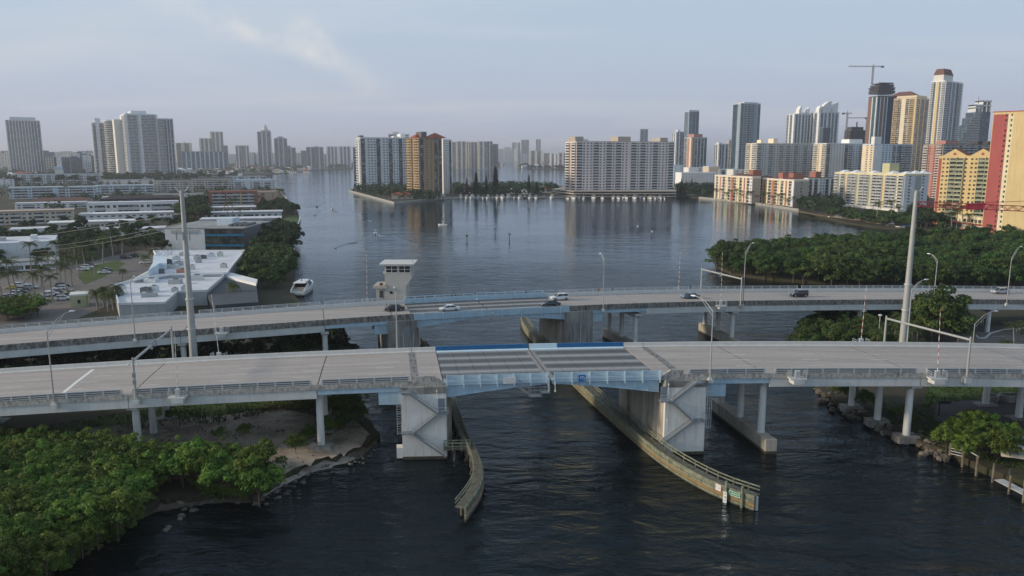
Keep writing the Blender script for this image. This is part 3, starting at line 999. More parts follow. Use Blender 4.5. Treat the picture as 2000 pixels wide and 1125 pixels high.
for s_, base, lab in ((-88.5, 1.0, 'three-column bent at the left end of the near bridge'), (-59.0, 1.0, 'three-column bent above the sandy clearing behind the thicket'),
                      (-30.3, 1.35, 'three-column bent beside the sandy spit at the water'), (41.5, 3.0, 'three-column bent on a long footing wall in open water'),
                      (66.2, 1.2, 'three-column bent among the riprap stones on the right bank'), (92, 1.2, 'three-column bent at the right frame edge by the turning area')):
    t = column_bent('bridge_bent', lab, NB, ndz, s_, (2.4, 10.0, 17.6), 0.56, 1.7, -1.78 if abs(s_) > 42 else -1.2, base, NW)
    if s_ == 41.5:
        b = MB()
        A = lambda s, tt, z: NBa(s, tt, z)
        b.loft([[A(s_ - .9, -1.2, z), A(s_ + .9, -1.2, z), A(s_ + .9, 19.6, z), A(s_ + .4, 20.4, z), A(s_ - .4, 20.4, z), A(s_ - .9, 19.6, z)] for z in (-3, 2.4)])
        b.build('footing_wall', M['pier_side'], t)
        b = MB()
        b.loft([[A(s_ - .92, -1.22, z), A(s_ + .92, -1.22, z), A(s_ + .92, 19.6, z), A(s_ + .4, 20.43, z), A(s_ - .4, 20.43, z), A(s_ - .92, 19.6, z)] for z in (-3, .45)])
        b.build('waterline_band', M['algae'], t)
    else:
        for k_, tt in enumerate((2.4, 10, 17.6)):
            p = NBa(s_, tt, base - .9)
            b = MB()
            b.cbox(p, 3.6, 2.4, 1.15, NSL)
            b.build('footing', M['conc_weather'], t)

# bascule piers with their zigzag stairs
def npier(label, a, c, flip):
    t = thing('bascule_pier', label, 'bridge pier', NBa((a + c) / 2, 10, 0))
    zt = lambda s: ndz(s) - 0.42
    A = NBa
    b = MB()
    T0, T1 = -.75, 20.6
    b.loft([[A(a, T0, -3), A(c, T0, -3), A(c, T1, -3), A(a, T1, -3)], [A(a, T0, zt(a)), A(c, T0, zt(c)), A(c, T1, zt(c)), A(a, T1, zt(a))]])
    b.build('pier_shaft', M['pier'], t)
    b = MB()
    b.loft([[A(a - .03, T0 - .03, z), A(c + .03, T0 - .03, z), A(c + .03, T1 + .03, z), A(a - .03, T1 + .03, z)] for z in (-3, .5)])
    b.build('waterline_band', M['algae'], t)
    # channel face: weathered buttress panels either side of the machinery recess
    e = a if flip else c
    sg = -1 if flip else 1
    for t0, t1, d in ((-.1, 2.2, .12), (2.5, 5.4, .55), (5.7, 11.8, 1.3), (12.1, 15.0, .55), (15.2, 20.2, 1.0)):
        b = MB()
        b.loft([[A(e, t0, z), A(e + sg * d, t0 + .1, z), A(e + sg * d, t1 - .1, z), A(e, t1, z)] for z in (-3, zt(e) - 2.6 if d > .3 else zt(e) - .4)])
        b.build('buttress', M['pier_side'], t)
    # stained cap under the parapet
    b = MB()
    b.loft([[A(a - .05, T0 - .05, zt(a) - .95), A(c + .05, T0 - .05, zt(c) - .95), A(c + .05, T0 + 1, zt(c) - .95), A(a - .05, T0 + 1, zt(a) - .95)],
            [A(a - .05, T0 - .05, zt(a) + .12), A(c + .05, T0 - .05, zt(c) + .12), A(c + .05, T0 + 1, zt(c) + .12), A(a - .05, T0 + 1, zt(a) + .12)]])
    b.build('pier_cap', M['conc_weather'], t)
    # counterweight girder stub on the land side
    o = a - 3.6 if not flip else c
    for tt in (.3, 6.6, 13, 19):
        q = ndz(a) - 3.3
        b = MB()
        b.loft([[A(o, tt, q), A(o + 3.6, tt, q), A(o + 3.6, tt + .4, q), A(o, tt + .4, q)], [A(o, tt, q + 2.05), A(o + 3.6, tt, q + 2.05), A(o + 3.6, tt + .4, q + 2.05), A(o, tt + .4, q + 2.05)]])
        b.build('counterweight_girder', M['steel_blue'], t)
    return t
def stair(t, pts, z_of):              # pts: (s, z) of flight ends on the near face, alternating flights and landings
    TA, TB = -1.95, -.85
    for i in range(0, len(pts) - 1, 2):
        (sa, za), (sb, zb) = pts[i], pts[i + 1]
        n = max(6, int(abs(za - zb) / .19))
        fl = thing_part('stair_flight', t)
        for tt in (TA, TB):
            b = MB()
            b.beam(NBa(sa, tt, za - .1), NBa(sb, tt, zb - .1), .07, .32)
            b.build('stringer', M['galv_dk'], fl)
        tm = MB()
        q0 = NBa(0, TA + .05, 0)
        tm.obox((-.14, 0, -.03), (.28, 0, 0), (NSK * 1.0, 1.0, 0), (0, 0, .045))
        me = tm.mesh('tread', M['galv'])
        for k in range(n):
            f = (k + .5) / n
            inst('tread', me, fl, NBa(sa + (sb - sa) * f, TA + .05, za + (zb - za) * f))
        b = MB()
        for hz_ in (.5, .98):
            b.beam(NBa(sa, TA, za + hz_), NBa(sb, TA, zb + hz_), .05, .05)
        for k in range(6):
            f = k / 5
            p = NBa(sa + (sb - sa) * f, TA, za + (zb - za) * f)
            b.beam(p, p + Vector((0, 0, .98)), .045, .045)
        b.build('handrail', M['galv'], fl)
def thing_part(name, parent):
    o = bpy.data.objects.new(name, None)
    COL.objects.link(o)
    o.parent = parent
    ORG[o.name] = ORG[parent.name]
    return o
def landing(t, s0, s1, z, rail_end=0):
    TA, TB = -2.0, -.8
    b = MB()
    b.loft([[NBa(s0, TA, zz), NBa(s1, TA, zz), NBa(s1, TB, zz), NBa(s0, TB, zz)] for zz in (z - .14, z)])
    l = b.build('stair_landing', M['galv_dk'], t)
    b = MB()
    for hz_ in (.5, 1.0):
        b.beam(NBa(s0, TA, z + hz_), NBa(s1, TA, z + hz_), .05, .05)
        if rail_end:
            e = s0 if rail_end < 0 else s1
            b.beam(NBa(e, TA, z + hz_), NBa(e, TB, z + hz_), .05, .05)
    k = max(1, int((s1 - s0) / .9))
    for i in range(k + 1):
        p = NBa(s0 + (s1 - s0) * i / k, TA, z)
        b.beam(p, p + Vector((0, 0, 1.0)), .045, .045)
    b.build('handrail', M['galv'], l)
    for s in (s0 + .3, s1 - .3):
        b = MB()
        b.beam(NBa(s, TA, z - .2), NBa(s, TB, z - .2), .12, .16)
        b.build('bracket', M['galv_dk'], l)
PL = npier('white left bascule pier of the near bridge with zigzag grey stair', -17.3, -10.4, False)
PR = npier('right bascule pier of the near bridge with stained tan channel face', 24.2, 30.7, True)
def H2(px, py):
    return hitN(px, py, -1.4)
# left stair
a0, a1 = H2(799, 766), H2(856, 806)
b0, b1 = H2(853, 808), H2(806, 845)
c0, c1 = H2(808, 846), H2(871, 889)
stair(PL, [a0, a1, b0, b1, c0, c1], ndz)
landing(PL, H2(783, 760)[0], a0[0], a0[1], -1)
landing(PL, b0[0] - .1, H2(875, 800)[0], a1[1])
landing(PL, H2(784, 840)[0], c0[0], b1[1], -1)
b = MB(); s_ = H2(862, 790)[0]
b.loft([[NBa(s_ - .45, -.84, z), NBa(s_ + .55, -.84, z), NBa(s_ + .55, -.74, z), NBa(s_ - .45, -.74, z)] for z in (a1[1], a1[1] + 2.1)])
b.build('access_door', M['galv_dk'], PL)
# right stair
a0, a1 = H2(1358, 746), H2(1311, 782)
b0, b1 = H2(1312, 783), H2(1352, 820)
c0, c1 = H2(1350, 822), H2(1290, 866)
stair(PR, [a0, a1, b0, b1, c0, c1], ndz)
landing(PR, a0[0], H2(1372, 746)[0], a0[1], 1)
landing(PR, H2(1288, 782)[0], a1[0] + .1, a1[1])
landing(PR, b1[0] - .2, H2(1375, 820)[0], b1[1], 1)
b = MB(); s_ = H2(1300, 770)[0]
b.loft([[NBa(s_ - .55, -.84, z), NBa(s_ + .45, -.84, z), NBa(s_ + .45, -.74, z), NBa(s_ - .55, -.74, z)] for z in (a1[1], a1[1] + 2.1)])
b.build('access_door', M['galv_dk'], PR)
# caged ladder on the landward edge of each pier
for t, s_ in ((PL, -17.75), (PR, 31.15)):
    b = MB()
    for ds in (-.35, .35):
        b.beam(NBa(s_ + ds, -.4, 4.0), NBa(s_ + ds, -.4, ndz(s_) - 1.4), .06, .06)
        b.beam(NBa(s_ + ds, -1.1, 4.5), NBa(s_ + ds, -1.1, ndz(s_) - 1.6), .05, .05)
    z = 4.2
    while z < ndz(s_) - 1.6:
        b.beam(NBa(s_ - .35, -.4, z), NBa(s_ + .35, -.4, z), .04, .04)
        if int(z * 2) % 3 == 0:
            b.beam(NBa(s_ - .35, -1.1, z), NBa(s_ + .35, -1.1, z), .04, .04)
        z += .4
    b.build('caged_ladder', M['galv'], t)
b = MB(); b.loft([[NBa(-18.3, -.6, z), NBa(-17.34, -.6, z), NBa(-17.34, 1, z), NBa(-18.3, 1, z)] for z in (.2, 1.9)])
b.build('concrete_ledge', M['pier'], PL)
for t, px, py in ((PL, 853, 765), (PL, 853, 840), (PR, 1306, 752), (PR, 1303, 822)):
    s, z = hitN(px, py, -1.0)
    b = MB()
    b.tube(NBa(s, -1.0, z - 1.5), NBa(s, -1.0, z), .035, .035, 6)
    b.tube(NBa(s, -1.0, z), NBa(s, -1.0, z + .22), .1, .1, 8)
    b.build('pier_lamp', M['white'], t)

# ---------------- far bridge
f1, f2 = fs(612), fs(760)
L0, L1 = fs(808, .2, .9), fs(1112, .2, .9)       # moving leaf
fpl = (fs(757), fs(813)); fpr = (fs(1104), fs(1156))
FLJ = [8, 40, 72, fs(352), fs(634), fpl[0] + 1.5]
FRJ = [fpr[1] - 1.5, fs(1262), fs(1415), fs(1640), fs(1930), FL[-1] - 8]
def f_near_par(a, c):
    n = max(1, int(round((c - a) / 6)))
    for i in range(n):
        u, v = a + (c - a) * i / n, a + (c - a) * (i + 1) / n
        b = MB()
        b.sweep([(0, -.3), (.45, -.3), (.45, .05), (.34, .95), (.05, .95)], FB, u + .012, v - .012)
        b.build('parapet_panel', M['conc_grime'], far)
def f_far_par(a, c):
    n = max(1, int(round((c - a) / 9)))
    for i in range(n):
        u, v = a + (c - a) * i / n, a + (c - a) * (i + 1) / n
        b = MB()
        b.sweep([(FW - 2.4, -.3), (FW - 2.0, -.3), (FW - 2.0, .92), (FW - 2.26, .92), (FW - 2.4, .15)], FB, u + .012, v - .012)
        b.build('barrier_panel', M['conc_barrier'], far)
        b = MB()
        b.sweep([(FW - 2.0, -.3), (FW, -.3), (FW, .12), (FW - 2.0, .12)], FB, u + .01, v - .01)
        b.build('footway_slab', M['conc'], far)
    rail_run(far, FB, a + .6, c - .6, FW - .15, .12, 1.4, (.45, .8, 1.1, 1.36), 2.5, 'galv', post=(.16, .16), rw=.08, rh=.09)
slab_run(far, FB, FLJ, FW - 2.0, M['deck_far'], f_near_par, f_far_par)
slab_run(far, FB, FRJ, FW - 2.0, M['deck_far'], f_near_par, f_far_par)
INF = (4, 7.5, 11, 14)
for js, steel in ((FLJ, 4), (FRJ, 0)):
    for i, (a, c) in enumerate(zip(js[:-1], js[1:])):
        st = (js is FLJ and i == len(js) - 2) or (js is FRJ and i == 0)
        edge_girder(far, FB, a, c, .1, .6, -1.1 if st else -1.75, -.3, 'steel_blue' if st else 'conc', 'steel_girder' if st else 'girder', INF, FW)
        edge_girder(far, FB, a, c, FW - .7, FW - .1, -1.1 if st else -1.75, -.31, 'steel_blue' if st else 'conc', 'steel_girder' if st else 'girder')
for a, c in ((FLJ[-1] + .1, L0 - .05), (L1 + .05, FRJ[0] - .1)):
    b = MB()
    b.sweep([(.02, -.4), (FW, -.4), (FW, 0), (FW / 2, .1), (.02, 0)], FB, a, c, 2)
    b.build('deck_slab', M['deck_far'], far)
    f_near_par(a, c)
    b = MB()
    b.sweep([(FW - 2.4, -.05), (FW - 2.0, -.05), (FW - 2.0, .92), (FW - 2.26, .92), (FW - 2.4, .15)], FB, a, c)
    b.build('barrier_panel', M['conc_barrier'], far)
mid = (L0 + L1) / 2
for a, c, root in ((L0, mid - .12, L0), (mid + .12, L1, L1)):
    n = 5
    for i in range(n):
        u, v = a + (c - a) * i / n, a + (c - a) * (i + 1) / n
        for j in range(4):
            w_ = (FW - 3.2) / 4
            t0, t1 = .7 + w_ * j, .7 + w_ * (j + 1)
            b = MB()
            b.sweep([(t0 + .04, -.2), (t1 - .04, -.2), (t1 - .04, .0), (t0 + .04, .0)], FB, u + .04, v - .04)
            b.build('grating_panel', M['grate_far'], far)
    b = MB()
    b.sweep([(0, -.55), (.3, -.55), (.68, .02), (.3, .02), (.16, .95), (0, .95)], FB, a + .04, c - .04)
    b.build('leaf_barrier', M['steel_blue'], far)
    for k_ in range(4):
        s = a + (c - a) * (k_ + .5) / 4
        b = MB()
        b.sweep([(-.16, -.95), (-.01, -.95), (-.01, .9), (-.16, .9)], FB, s - .08, s + .08, 1)
        b.build('post', M['steel_pale'], far)
    b = MB()
    b.sweep([(FW - 2.5, -.3), (FW - 2.2, -.3), (FW - 2.2, 1.15), (FW - 2.4, 1.15)], FB, a + .04, c - .04)
    b.build('leaf_barrier', M['steel_blue'], far)
    b = MB()
    b.sweep([(FW - 2.2, -.3), (FW, -.3), (FW, .05), (FW - 2.2, .05)], FB, a + .04, c - .04)
    b.build('footway_slab', M['steel_pale'], far)
    rail_run(far, FB, a + .3, c - .3, FW - .15, .05, 1.3, (.7, 1.28), 2.6, 'steel_pale')
    tip = c if root == a else a
    for t0 in (.35, 6, 11.5, 16.6):
        k = 8
        ss = [a + .1 + (c - a - .2) * i / k for i in range(k + 1)]
        dd = [-.65 - 1.8 * (abs(s - tip) / (c - a)) ** 1.25 for s in ss]
        b = MB()
        b.loft([[FB(s, t0, -.3), FB(s, t0 + .3, -.3), FB(s, t0 + .3, d), FB(s, t0, d)] for s, d in zip(ss, dd)])
        g_ = b.build('leaf_girder', M['steel_blue'], far)
        if t0 < 1:
            for i in range(1, 9):
                s = a + (c - a) * i / 9
                d = -.65 - 1.8 * (abs(s - tip) / (c - a)) ** 1.25
                b = MB()
                b.sweep([(t0 - .1, d), (t0 - .005, d), (t0 - .005, -.5), (t0 - .1, -.5)], FB, s - .03, s + .03, 1)
                b.build('stiffener', M['steel_pale'], g_)
b = MB()
for t in (-1.2, -.2):
    b.beam(FB(mid - 3.2, t, -.4), FB(mid - 1.9, t, -1.7), .08, .12)
    b.beam(FB(mid - 1.9, t, -1.7), FB(mid - .6, t, -1.7), .08, .12)
    b.beam(FB(mid - .6, t, -1.7), FB(mid - .6, t, -.3), .08, .08)
    b.beam(FB(mid - 1.9, t, -.7), FB(mid - .6, t, -.7), .05, .05)
b.sweep([(-1.2, -1.74), (-.2, -1.74), (-.2, -1.68), (-1.2, -1.68)], FB, mid - 1.9, mid - .6)
b.build('maintenance_platform', M['galv_dk'], far)
def fpier(label, a, c, flip):
    t = thing('bascule_pier', label, 'bridge pier', FBa((a + c) / 2, 8, 0))
    zt = fz((a + c) / 2) - .36
    b = MB()
    b.loft([[FBa(a, -.7, z), FBa(c, -.7, z), FBa(c, FW + .6, z), FBa(a, FW + .6, z)] for z in (-3, zt)])
    b.build('pier_shaft', M['conc_weather'], t)
    b = MB()
    b.loft([[FBa(a - .03, -.73, z), FBa(c + .03, -.73, z), FBa(c + .03, FW + .63, z), FBa(a - .03, FW + .63, z)] for z in (-3, .5)])
    b.build('waterline_band', M['algae'], t)
    e, sg = (a, -1) if flip else (c, 1)
    for t0, t1, d in ((2, 5, .5), (5.3, 11, 1.2), (11.3, 16, .7)):
        b = MB()
        b.loft([[FBa(e, t0, z), FBa(e + sg * d, t0, z), FBa(e + sg * d, t1, z), FBa(e, t1, z)] for z in (-3, zt - 2.4)])
        b.build('buttress', M['pier_side'], t)
    o = c if flip else a - 3.0
    for tt in (.3, 6, 12, 17):
        b = MB()
        b.loft([[FBa(o, tt, z), FBa(o + 3, tt, z), FBa(o + 3, tt + .4, z), FBa(o, tt + .4, z)] for z in (zt - 2.9, zt - .9)])
        b.build('counterweight_girder', M['steel_blue'], t)
    s0 = a + (c - a) * .62
    b = MB()
    b.loft([[FBa(s0, -.76, z), FBa(s0 + 1, -.76, z), FBa(s0 + 1, -.69, z), FBa(s0, -.69, z)] for z in (zt - 3.4, zt - 1.3)])
    b.build('access_door', M['galv_dk'], t)
    for ds in (-.6, 1.6):
        b = MB()
        b.tube(FBa(s0 + ds, -.85, 1), FBa(s0 + ds, -.85, zt - 3.0), .09, .09, 8)
        b.build('drain_pipe', M['galv'], t)
    return t
fpier('grey left bascule pier of the far bridge below the tender house', *fpl, False)
fpier('grey right bascule pier of the far bridge with tall stained walls', *fpr, True)
for s_, base, lab in ((72, 1, 'bent of the far bridge at the left frame edge'), (fs(352), 1, 'bent of the far bridge beside the tall left steel pole'), (fs(634), 1, 'bent of the far bridge by the feathery shore tree'),
                      (fs(1250), 2.6, 'far bridge bent on the shorter footing wall in open water'), (fs(1440), 2.6, 'far bridge bent on the long pale footing wall in open water'),
                      (fs(1690), 1.2, 'far bridge bent standing at the edge of the mangroves'), (fs(1945), 1.2, 'far bridge bent beside the curving access road')):
    t = column_bent('bridge_bent', lab, FB, fz, s_, (2.0, 9.8, 17.4), .56, 1.7, -1.78, base, FW)
    if base > 2:
        b = MB()
        b.loft([[FBa(s_ - .9, -1, z), FBa(s_ + .9, -1, z), FBa(s_ + .9, 19.4, z), FBa(s_ - .9, 19.4, z)] for z in (-3, 2.5)])
        b.build('footing_wall', M['pier_side'], t)
        b = MB()
        b.loft([[FBa(s_ - .92, -1.02, z), FBa(s_ + .92, -1.02, z), FBa(s_ + .92, 19.42, z), FBa(s_ - .92, 19.42, z)] for z in (-3, .45)])
        b.build('waterline_band', M['algae'], t)
# faint lane dashes on the far bridge
dash = MB()
for t in (4.2, 7.8, 11.4):
    s = 10
    while s < FL[-1] - 12:
        if not (L0 - 4 < s < L1 + 1):
            dash.face([FB(s, t - .07, .13), FB(s + 3, t - .07, .13), FB(s + 3, t + .07, .13), FB(s, t + .07, .13)])
        s += 12.2
dash.build('lane_dashes', M['lane'], far)['kind'] = 'stuff'
# ================================================================== buildings
FOOT = []                                         # footprints, to keep trees out of walls
def wallmat(name, rgb, var=.06, streak=.18):
    return mat(name, rgb, .85, var=var, scale=.08, streak=streak)
K = {}
for nm, c in dict(white=(.68, .69, .69), offwhite=(.62, .61, .57), mauve=(.70, .585, .56), mauvegrey=(.68, .60, .59), cream=(.66, .57, .42), tan=(.37, .265, .165), peach=(.44, .335, .27),
                  grey=(.33, .35, .36), lgrey=(.54, .57, .59), dgrey=(.13, .14, .15), brown=(.20, .12, .09), brick=(.31, .13, .095), red=(.39, .105, .095), salmon=(.44, .22, .18),
                  yellow=(.57, .45, .235), paleyel=(.66, .60, .40), teal=(.22, .42, .42), blue=(.40, .54, .62), paleblue=(.52, .60, .66), navy=(.03, .05, .08), taupe=(.36, .32, .28),
                  olive=(.42, .41, .25), orange=(.45, .21, .14), beige=(.52, .46, .38), stone=(.50, .50, .48), dark=(.06, .06, .065), bluegrey=(.25, .32, .38)).items():
    k_ = 1.22 if min(c) > .2 else 1.1
    K[nm] = wallmat(nm + '_render', tuple(min(.82, x * k_) for x in c))
K['roofwhite'] = mat('white_roof_membrane', (.66, .68, .72), .8, rgb2=(.50, .52, .55), mixpos=(.45, .75), scale=.18)
K['roofgrey'] = mat('grey_roof', (.30, .31, .31), .9, var=.2, scale=.2)
K['roofdark'] = mat('dark_shingle_roof', (.055, .048, .048), .9, var=.3, scale=.6, stretch=(1, 1, 3))
K['rooftile'] = mat('red_clay_tile', (.30, .085, .05), .85, var=.25, scale=.8)
K['roofbrown'] = mat('brown_tile', (.17, .09, .07), .85, var=.25, scale=.5)
K['roofblue'] = mat('blue_roof', (.03, .12, .30), .7, var=.15, scale=.5)
GL = glass_mat('window_glass', (.035, .042, .05), (.34, .34, .32), .6, 3.1)
GLB = glass_mat('blue_curtain_glass', (.03, .055, .075), (.10, .16, .20), .8, 3.5, .1)
GLT = glass_mat('teal_curtain_glass', (.03, .085, .11), (.07, .17, .20), .8, 3.5, .1)
GLD = glass_mat('dark_void_glass', (.014, .014, .016), (.05, .05, .05), .8, 3.5, .35)
RAILG = mat('balcony_rail_glass', (.36, .40, .42), .3, var=.15, scale=.3)
RAILW = mat('balcony_rail_white', (.56, .57, .56), .7, var=.08, scale=.3)
RAILT = mat('balcony_rail_tan', (.46, .33, .18), .8, var=.08, scale=.3)
RAILY = mat('balcony_rail_green', (.30, .36, .26), .7, var=.1, scale=.3)
BW = dict(w=.7, o=1.0, b=1.7, g=1.3, t=.35, n=.7, s=1.5)
def parse(sp):
    out = []
    i = 0
    while i < len(sp):
        c = sp[i]; k = 0
        if i + 1 < len(sp) and sp[i + 1].isdigit():
            k = int(sp[i + 1]); i += 1
        out.append((c, k)); i += 1
    return out
def facade(wb, bb, P, d, n, Lf, z0, z1, floors, spec, nrail, bal=1.5, depth=.45):
    bays = parse(spec)
    tot = sum(BW[c] for c, _ in bays)
    fh = (z1 - z0) / floors
    u = 0.0
    d, n, P = Vector((d[0], d[1], 0)), Vector((n[0], n[1], 0)), Vector((P[0], P[1], 0))
    def bx(m_, u0, u1, za, zb, dep, k, mbld=None, n0=0.0):
        (mbld or wb).obox(P + d * u0 + n * n0 + Vector((0, 0, za)), d * (u1 - u0), n * (dep - n0), (0, 0, zb - za), k)
    for c, k in bays:
        w = BW[c] / tot * Lf
        u0, u1 = u, u + w
        u = u1
        if c in 'wts':
            bx(0, u0, u1, z0, z1, depth, k)
        elif c in 'on':
            p = .25 * w
            bx(0, u0, u0 + p, z0, z1, depth, k)
            bx(0, u1 - p, u1, z0, z1, depth, k)
            for i in range(floors):
                a = z0 + i * fh
                bx(0, u0 + p, u1 - p, a, a + fh * .34, depth, k)
                bx(0, u0 + p, u1 - p, a + fh * .78, a + fh, depth, k)
        elif c == 'g':
            for i in range(floors):
                a = z0 + i * fh
                bx(0, u0, u1, a, a + fh * .16, depth * .45, k)
            bx(0, u0, u0 + .12 * w, z0, z1, depth * .7, k)
        elif c == 'b':
            bx(0, u0, u0 + .25, z0, z1, bal * .8, k)
            for i in range(floors):
                a = z0 + i * fh
                bx(0, u0, u1, a - .14, a + .14, bal, k)
                bx(0, u0 + .1, u1 - .1, a + .141, a + fh * .42, bal - .02, nrail, bb, bal - .12)
    bx(0, 0, Lf, z1 - .25 * fh, z1 + .5, depth + .02, 0)
def build_block(name, label, cat, C, a, Lr, Ll, h, floors, front, left, walls, glass=None, rail=None, z0=1.0, roof='roofgrey', ph=(), group=None, over=0.35, bal=1.5, overmat=None):
    t = thing(name, label, cat, (C[0], C[1], z0), group)
    dr, dl = Vector((math.cos(a), math.sin(a), 0)), Vector((-math.sin(a), math.cos(a), 0))
    nr, nl = -dl, -dr
    C = Vector((C[0], C[1], 0))
    z1 = z0 + h
    walls = [K[w] if isinstance(w, str) else w for w in walls]
    rail = rail or RAILW
    core = MB()
    core.obox(C + Vector((0, 0, z0)) + dr * .02 + dl * .02, dr * (Lr - .04), dl * (Ll - .04), (0, 0, h))
    core.build('window_glazing', glass or GL, t)
    wb, bb = MB(), MB()
    facade(wb, bb, C, dr, nr, Lr, z0, z1, floors, front, 0, bal)
    facade(wb, bb, C, dl, nl, Ll, z0, z1, floors, left, 0, bal)
    wb.obox(C + dr * Lr + Vector((0, 0, z0)), dr * .45, dl * Ll, (0, 0, h + .5), 0)
    wb.obox(C + dl * Ll + Vector((0, 0, z0)), dr * Lr, dl * .45, (0, 0, h + .5), 0)
    o = wb.build('wall', walls, t)
    o['kind'] = 'stuff'
    if bb.v:
        bb.build('balcony_rails', rail, t)['kind'] = 'stuff'
    rb = MB()
    rb.obox(C - dr * over - dl * over + Vector((0, 0, z1 + .5)), dr * (Lr + 2 * over), dl * (Ll + 2 * over), (0, 0, .55))
    rb.build('roof', K[overmat or roof] if isinstance(overmat or roof, str) else roof, t)
    for (u0, u1, v0, v1, hh, mt) in ph:
        b = MB()
        b.obox(C + dr * Lr * u0 + dl * Ll * v0 + Vector((0, 0, z1 + 1.05)), dr * Lr * (u1 - u0), dl * Ll * (v1 - v0), (0, 0, hh))
        b.build('penthouse', K[mt], t)
    FOOT.append((C, dr, dl, Lr, Ll))
    return t, C, dr, dl, z1
def solve(C, dv, px, z):
    k = (px - 1000.0) / F
    return (k * (C.y * CP + (H - z) * SP) - C.x) / (dv[0] - k * dv[1] * CP)
def cblock(name, label, cat, xl, xc, xr, Y, ytop, yaw, walls, front, left='w', depth=None, width=None, fh=3.2, zmid=None, z0=1.0, floors=None, **kw):
    a = R(yaw)
    zt = yp(xc, ytop, Y).z
    zm = zmid if zmid is not None else (zt + z0) / 2
    zm = min(zm, H)
    C = Vector(((xc - 1000.0) / F * (Y * CP + (H - zm) * SP), Y, 0))
    Lr = width or solve(C, (math.cos(a), math.sin(a)), xr, zm)
    Ll = depth or solve(C, (-math.sin(a), math.cos(a)), xl, zm)
    Lr, Ll = max(4, min(Lr, 400)), max(4, min(Ll, 260))
    h = max(3, zt - z0 - 1.0)
    return build_block(name, label, cat, C, a, Lr, Ll, h, floors or max(1, int(round(h / fh))), front, left, walls, z0=z0, **kw)
def hip(t, C, dr, dl, Lr, Ll, z, rise, mt, over=1.0, ridge=.25, name='hip_roof'):
    p = lambda u, v, zz: C + dr * u + dl * v + Vector((0, 0, zz))
    o = over
    A, Bq, Cq, D = p(-o, -o, z), p(Lr + o, -o, z), p(Lr + o, Ll + o, z), p(-o, Ll + o, z)
    if Lr >= Ll:
        E, G_ = p(Ll * .5 * (1 - ridge * 0) , Ll / 2, z + rise), p(Lr - Ll * .5, Ll / 2, z + rise)
    else:
        E, G_ = p(Lr / 2, Lr * .5, z + rise), p(Lr / 2, Ll - Lr * .5, z + rise)
    b = MB()
    if Lr >= Ll:
        b.face([A, Bq, G_, E]); b.face([Cq, D, E, G_]); b.face([D, A, E]); b.face([Bq, Cq, G_])
    else:
        b.face([A, Bq, E]); b.face([Bq, Cq, G_, E]); b.face([Cq, D, G_]); b.face([D, A, E, G_])
    b.face([D, Cq, Bq, A])
    return b.build(name, K[mt], t)

# ---- the island condos
t, C, dr, dl, z1 = cblock('apartment_block', 'wide mauve waterside slab of flats with salmon rooftop boxes', 'building', 1105, 1125, 1315, 935, 275.5, 17,
       ['mauve', 'peach', 'mauvegrey', 'cream'], 'b0o0o0o2b2o2o2b2o2b2o0o0w0b2o2b2o2o2b2o2o0o0b0', 'b1w1b1', rail=RAILW, roof='taupe', floors=18, glass=glass_mat('slab_glass', (.02, .025, .03), (.2, .2, .2), .85, 3.4),
       ph=((.01, .09, .2, .9, 5.5, 'taupe'), (.44, .57, .2, .9, 6, 'taupe'), (.88, .96, .2, .9, 5, 'taupe'), (.1, .15, .3, .8, 3, 'white')), z0=6)
# podium car deck under it
pod = thing('parking_podium', 'long low two-level parking deck at the foot of the mauve slab', 'building', yp(1075, 385, 915))
for z_, zz in ((.9, 1.9), (4.2, 5.6), (7.2, 8.0)):
    b = MB()
    p0, p1, p2, p3 = gp(1078, 381.5), gp(1120, 386.5), gp(1320, 386.3), gp(1322, 372)
    poly = [tuple(p0)[:2], tuple(p1)[:2], tuple(p2)[:2], tuple(p3)[:2], tuple(gp(1112, 372))[:2]]
    b.prism(poly, z_, zz)
    b.build('deck_level', K['taupe'], pod)
for px in range(1125, 1320, 15):
    b = MB()
    q = gp(px, 386.3)
    b.cbox((q.x, q.y + 1.2, -1), .9, .9, 6)
    b.build('column', K['taupe'], pod)
for px in (1215, 1262):
    b = MB(); q = gp(px, 380)
    b.cbox((q.x, q.y, 8.0), 24, 8, 2.4); b.build('red_awning', K['red'], pod)
cblock('apartment_block', 'pale grey island slab of flats left of the tan tower', 'building', 697, 706, 800, 1130, 268, 17, ['lgrey', 'dgrey', 'white'],
       'g1w0o0o0o0g1w0o0o0g1o0o0g1o0g1', 'b2w2b2', roof='offwhite', floors=19, ph=((0, .08, .2, .6, 3, 'dgrey'), (.85, .95, .2, .7, 6, 'white'), (.72, .8, .3, .7, 3, 'stone')), z0=1.4)
t, C, dr, dl, z1 = cblock('apartment_tower', 'tan tower with sunlit gold balconies and red tiled roof on the island', 'building', 796, 821, 863, 905, 268.5, 33, ['tan', 'dgrey', 'brown'],
       'g1w0o0w0o0w0g2t0g1', 'b0b0o0b0b0', rail=RAILT, roof='brick', floors=22, z0=1.4, over=1.2, bal=1.9, ph=((.25, .5, .3, .7, 7, 'dgrey'),))
hip(t, C + dr * 16 + dl * 3, dr, dl, 20, 18, z1 + 1.0, 6, 'rooftile')
hip(t, C + dr * 1 + dl * 14, dr, dl, 12, 14, z1 + 1.0, 5, 'rooftile')
cblock('apartment_tower', 'slim white tower just right of the tan island tower', 'building', 862, 866, 882, 985, 272, 25, ['white', 'bluegrey'], 'o0o0o0g1', 'w', roof='white', depth=22, floors=23)
cblock('apartment_tower', 'white tower whose top shows above the grey island slab', 'building', 758, 760, 800, 1420, 262, 9, ['white', 'lgrey'], 'g1w0g1o0', 'w', depth=26, ph=((.2, .5, .2, .8, 4, 'white'),))
cblock('apartment_tower', 'dark banded block at the left edge of the island', 'building', 688, 690, 702, 1500, 287, 12, ['lgrey', 'dgrey'], 'g0g0', 'w', depth=20, fh=4.5)
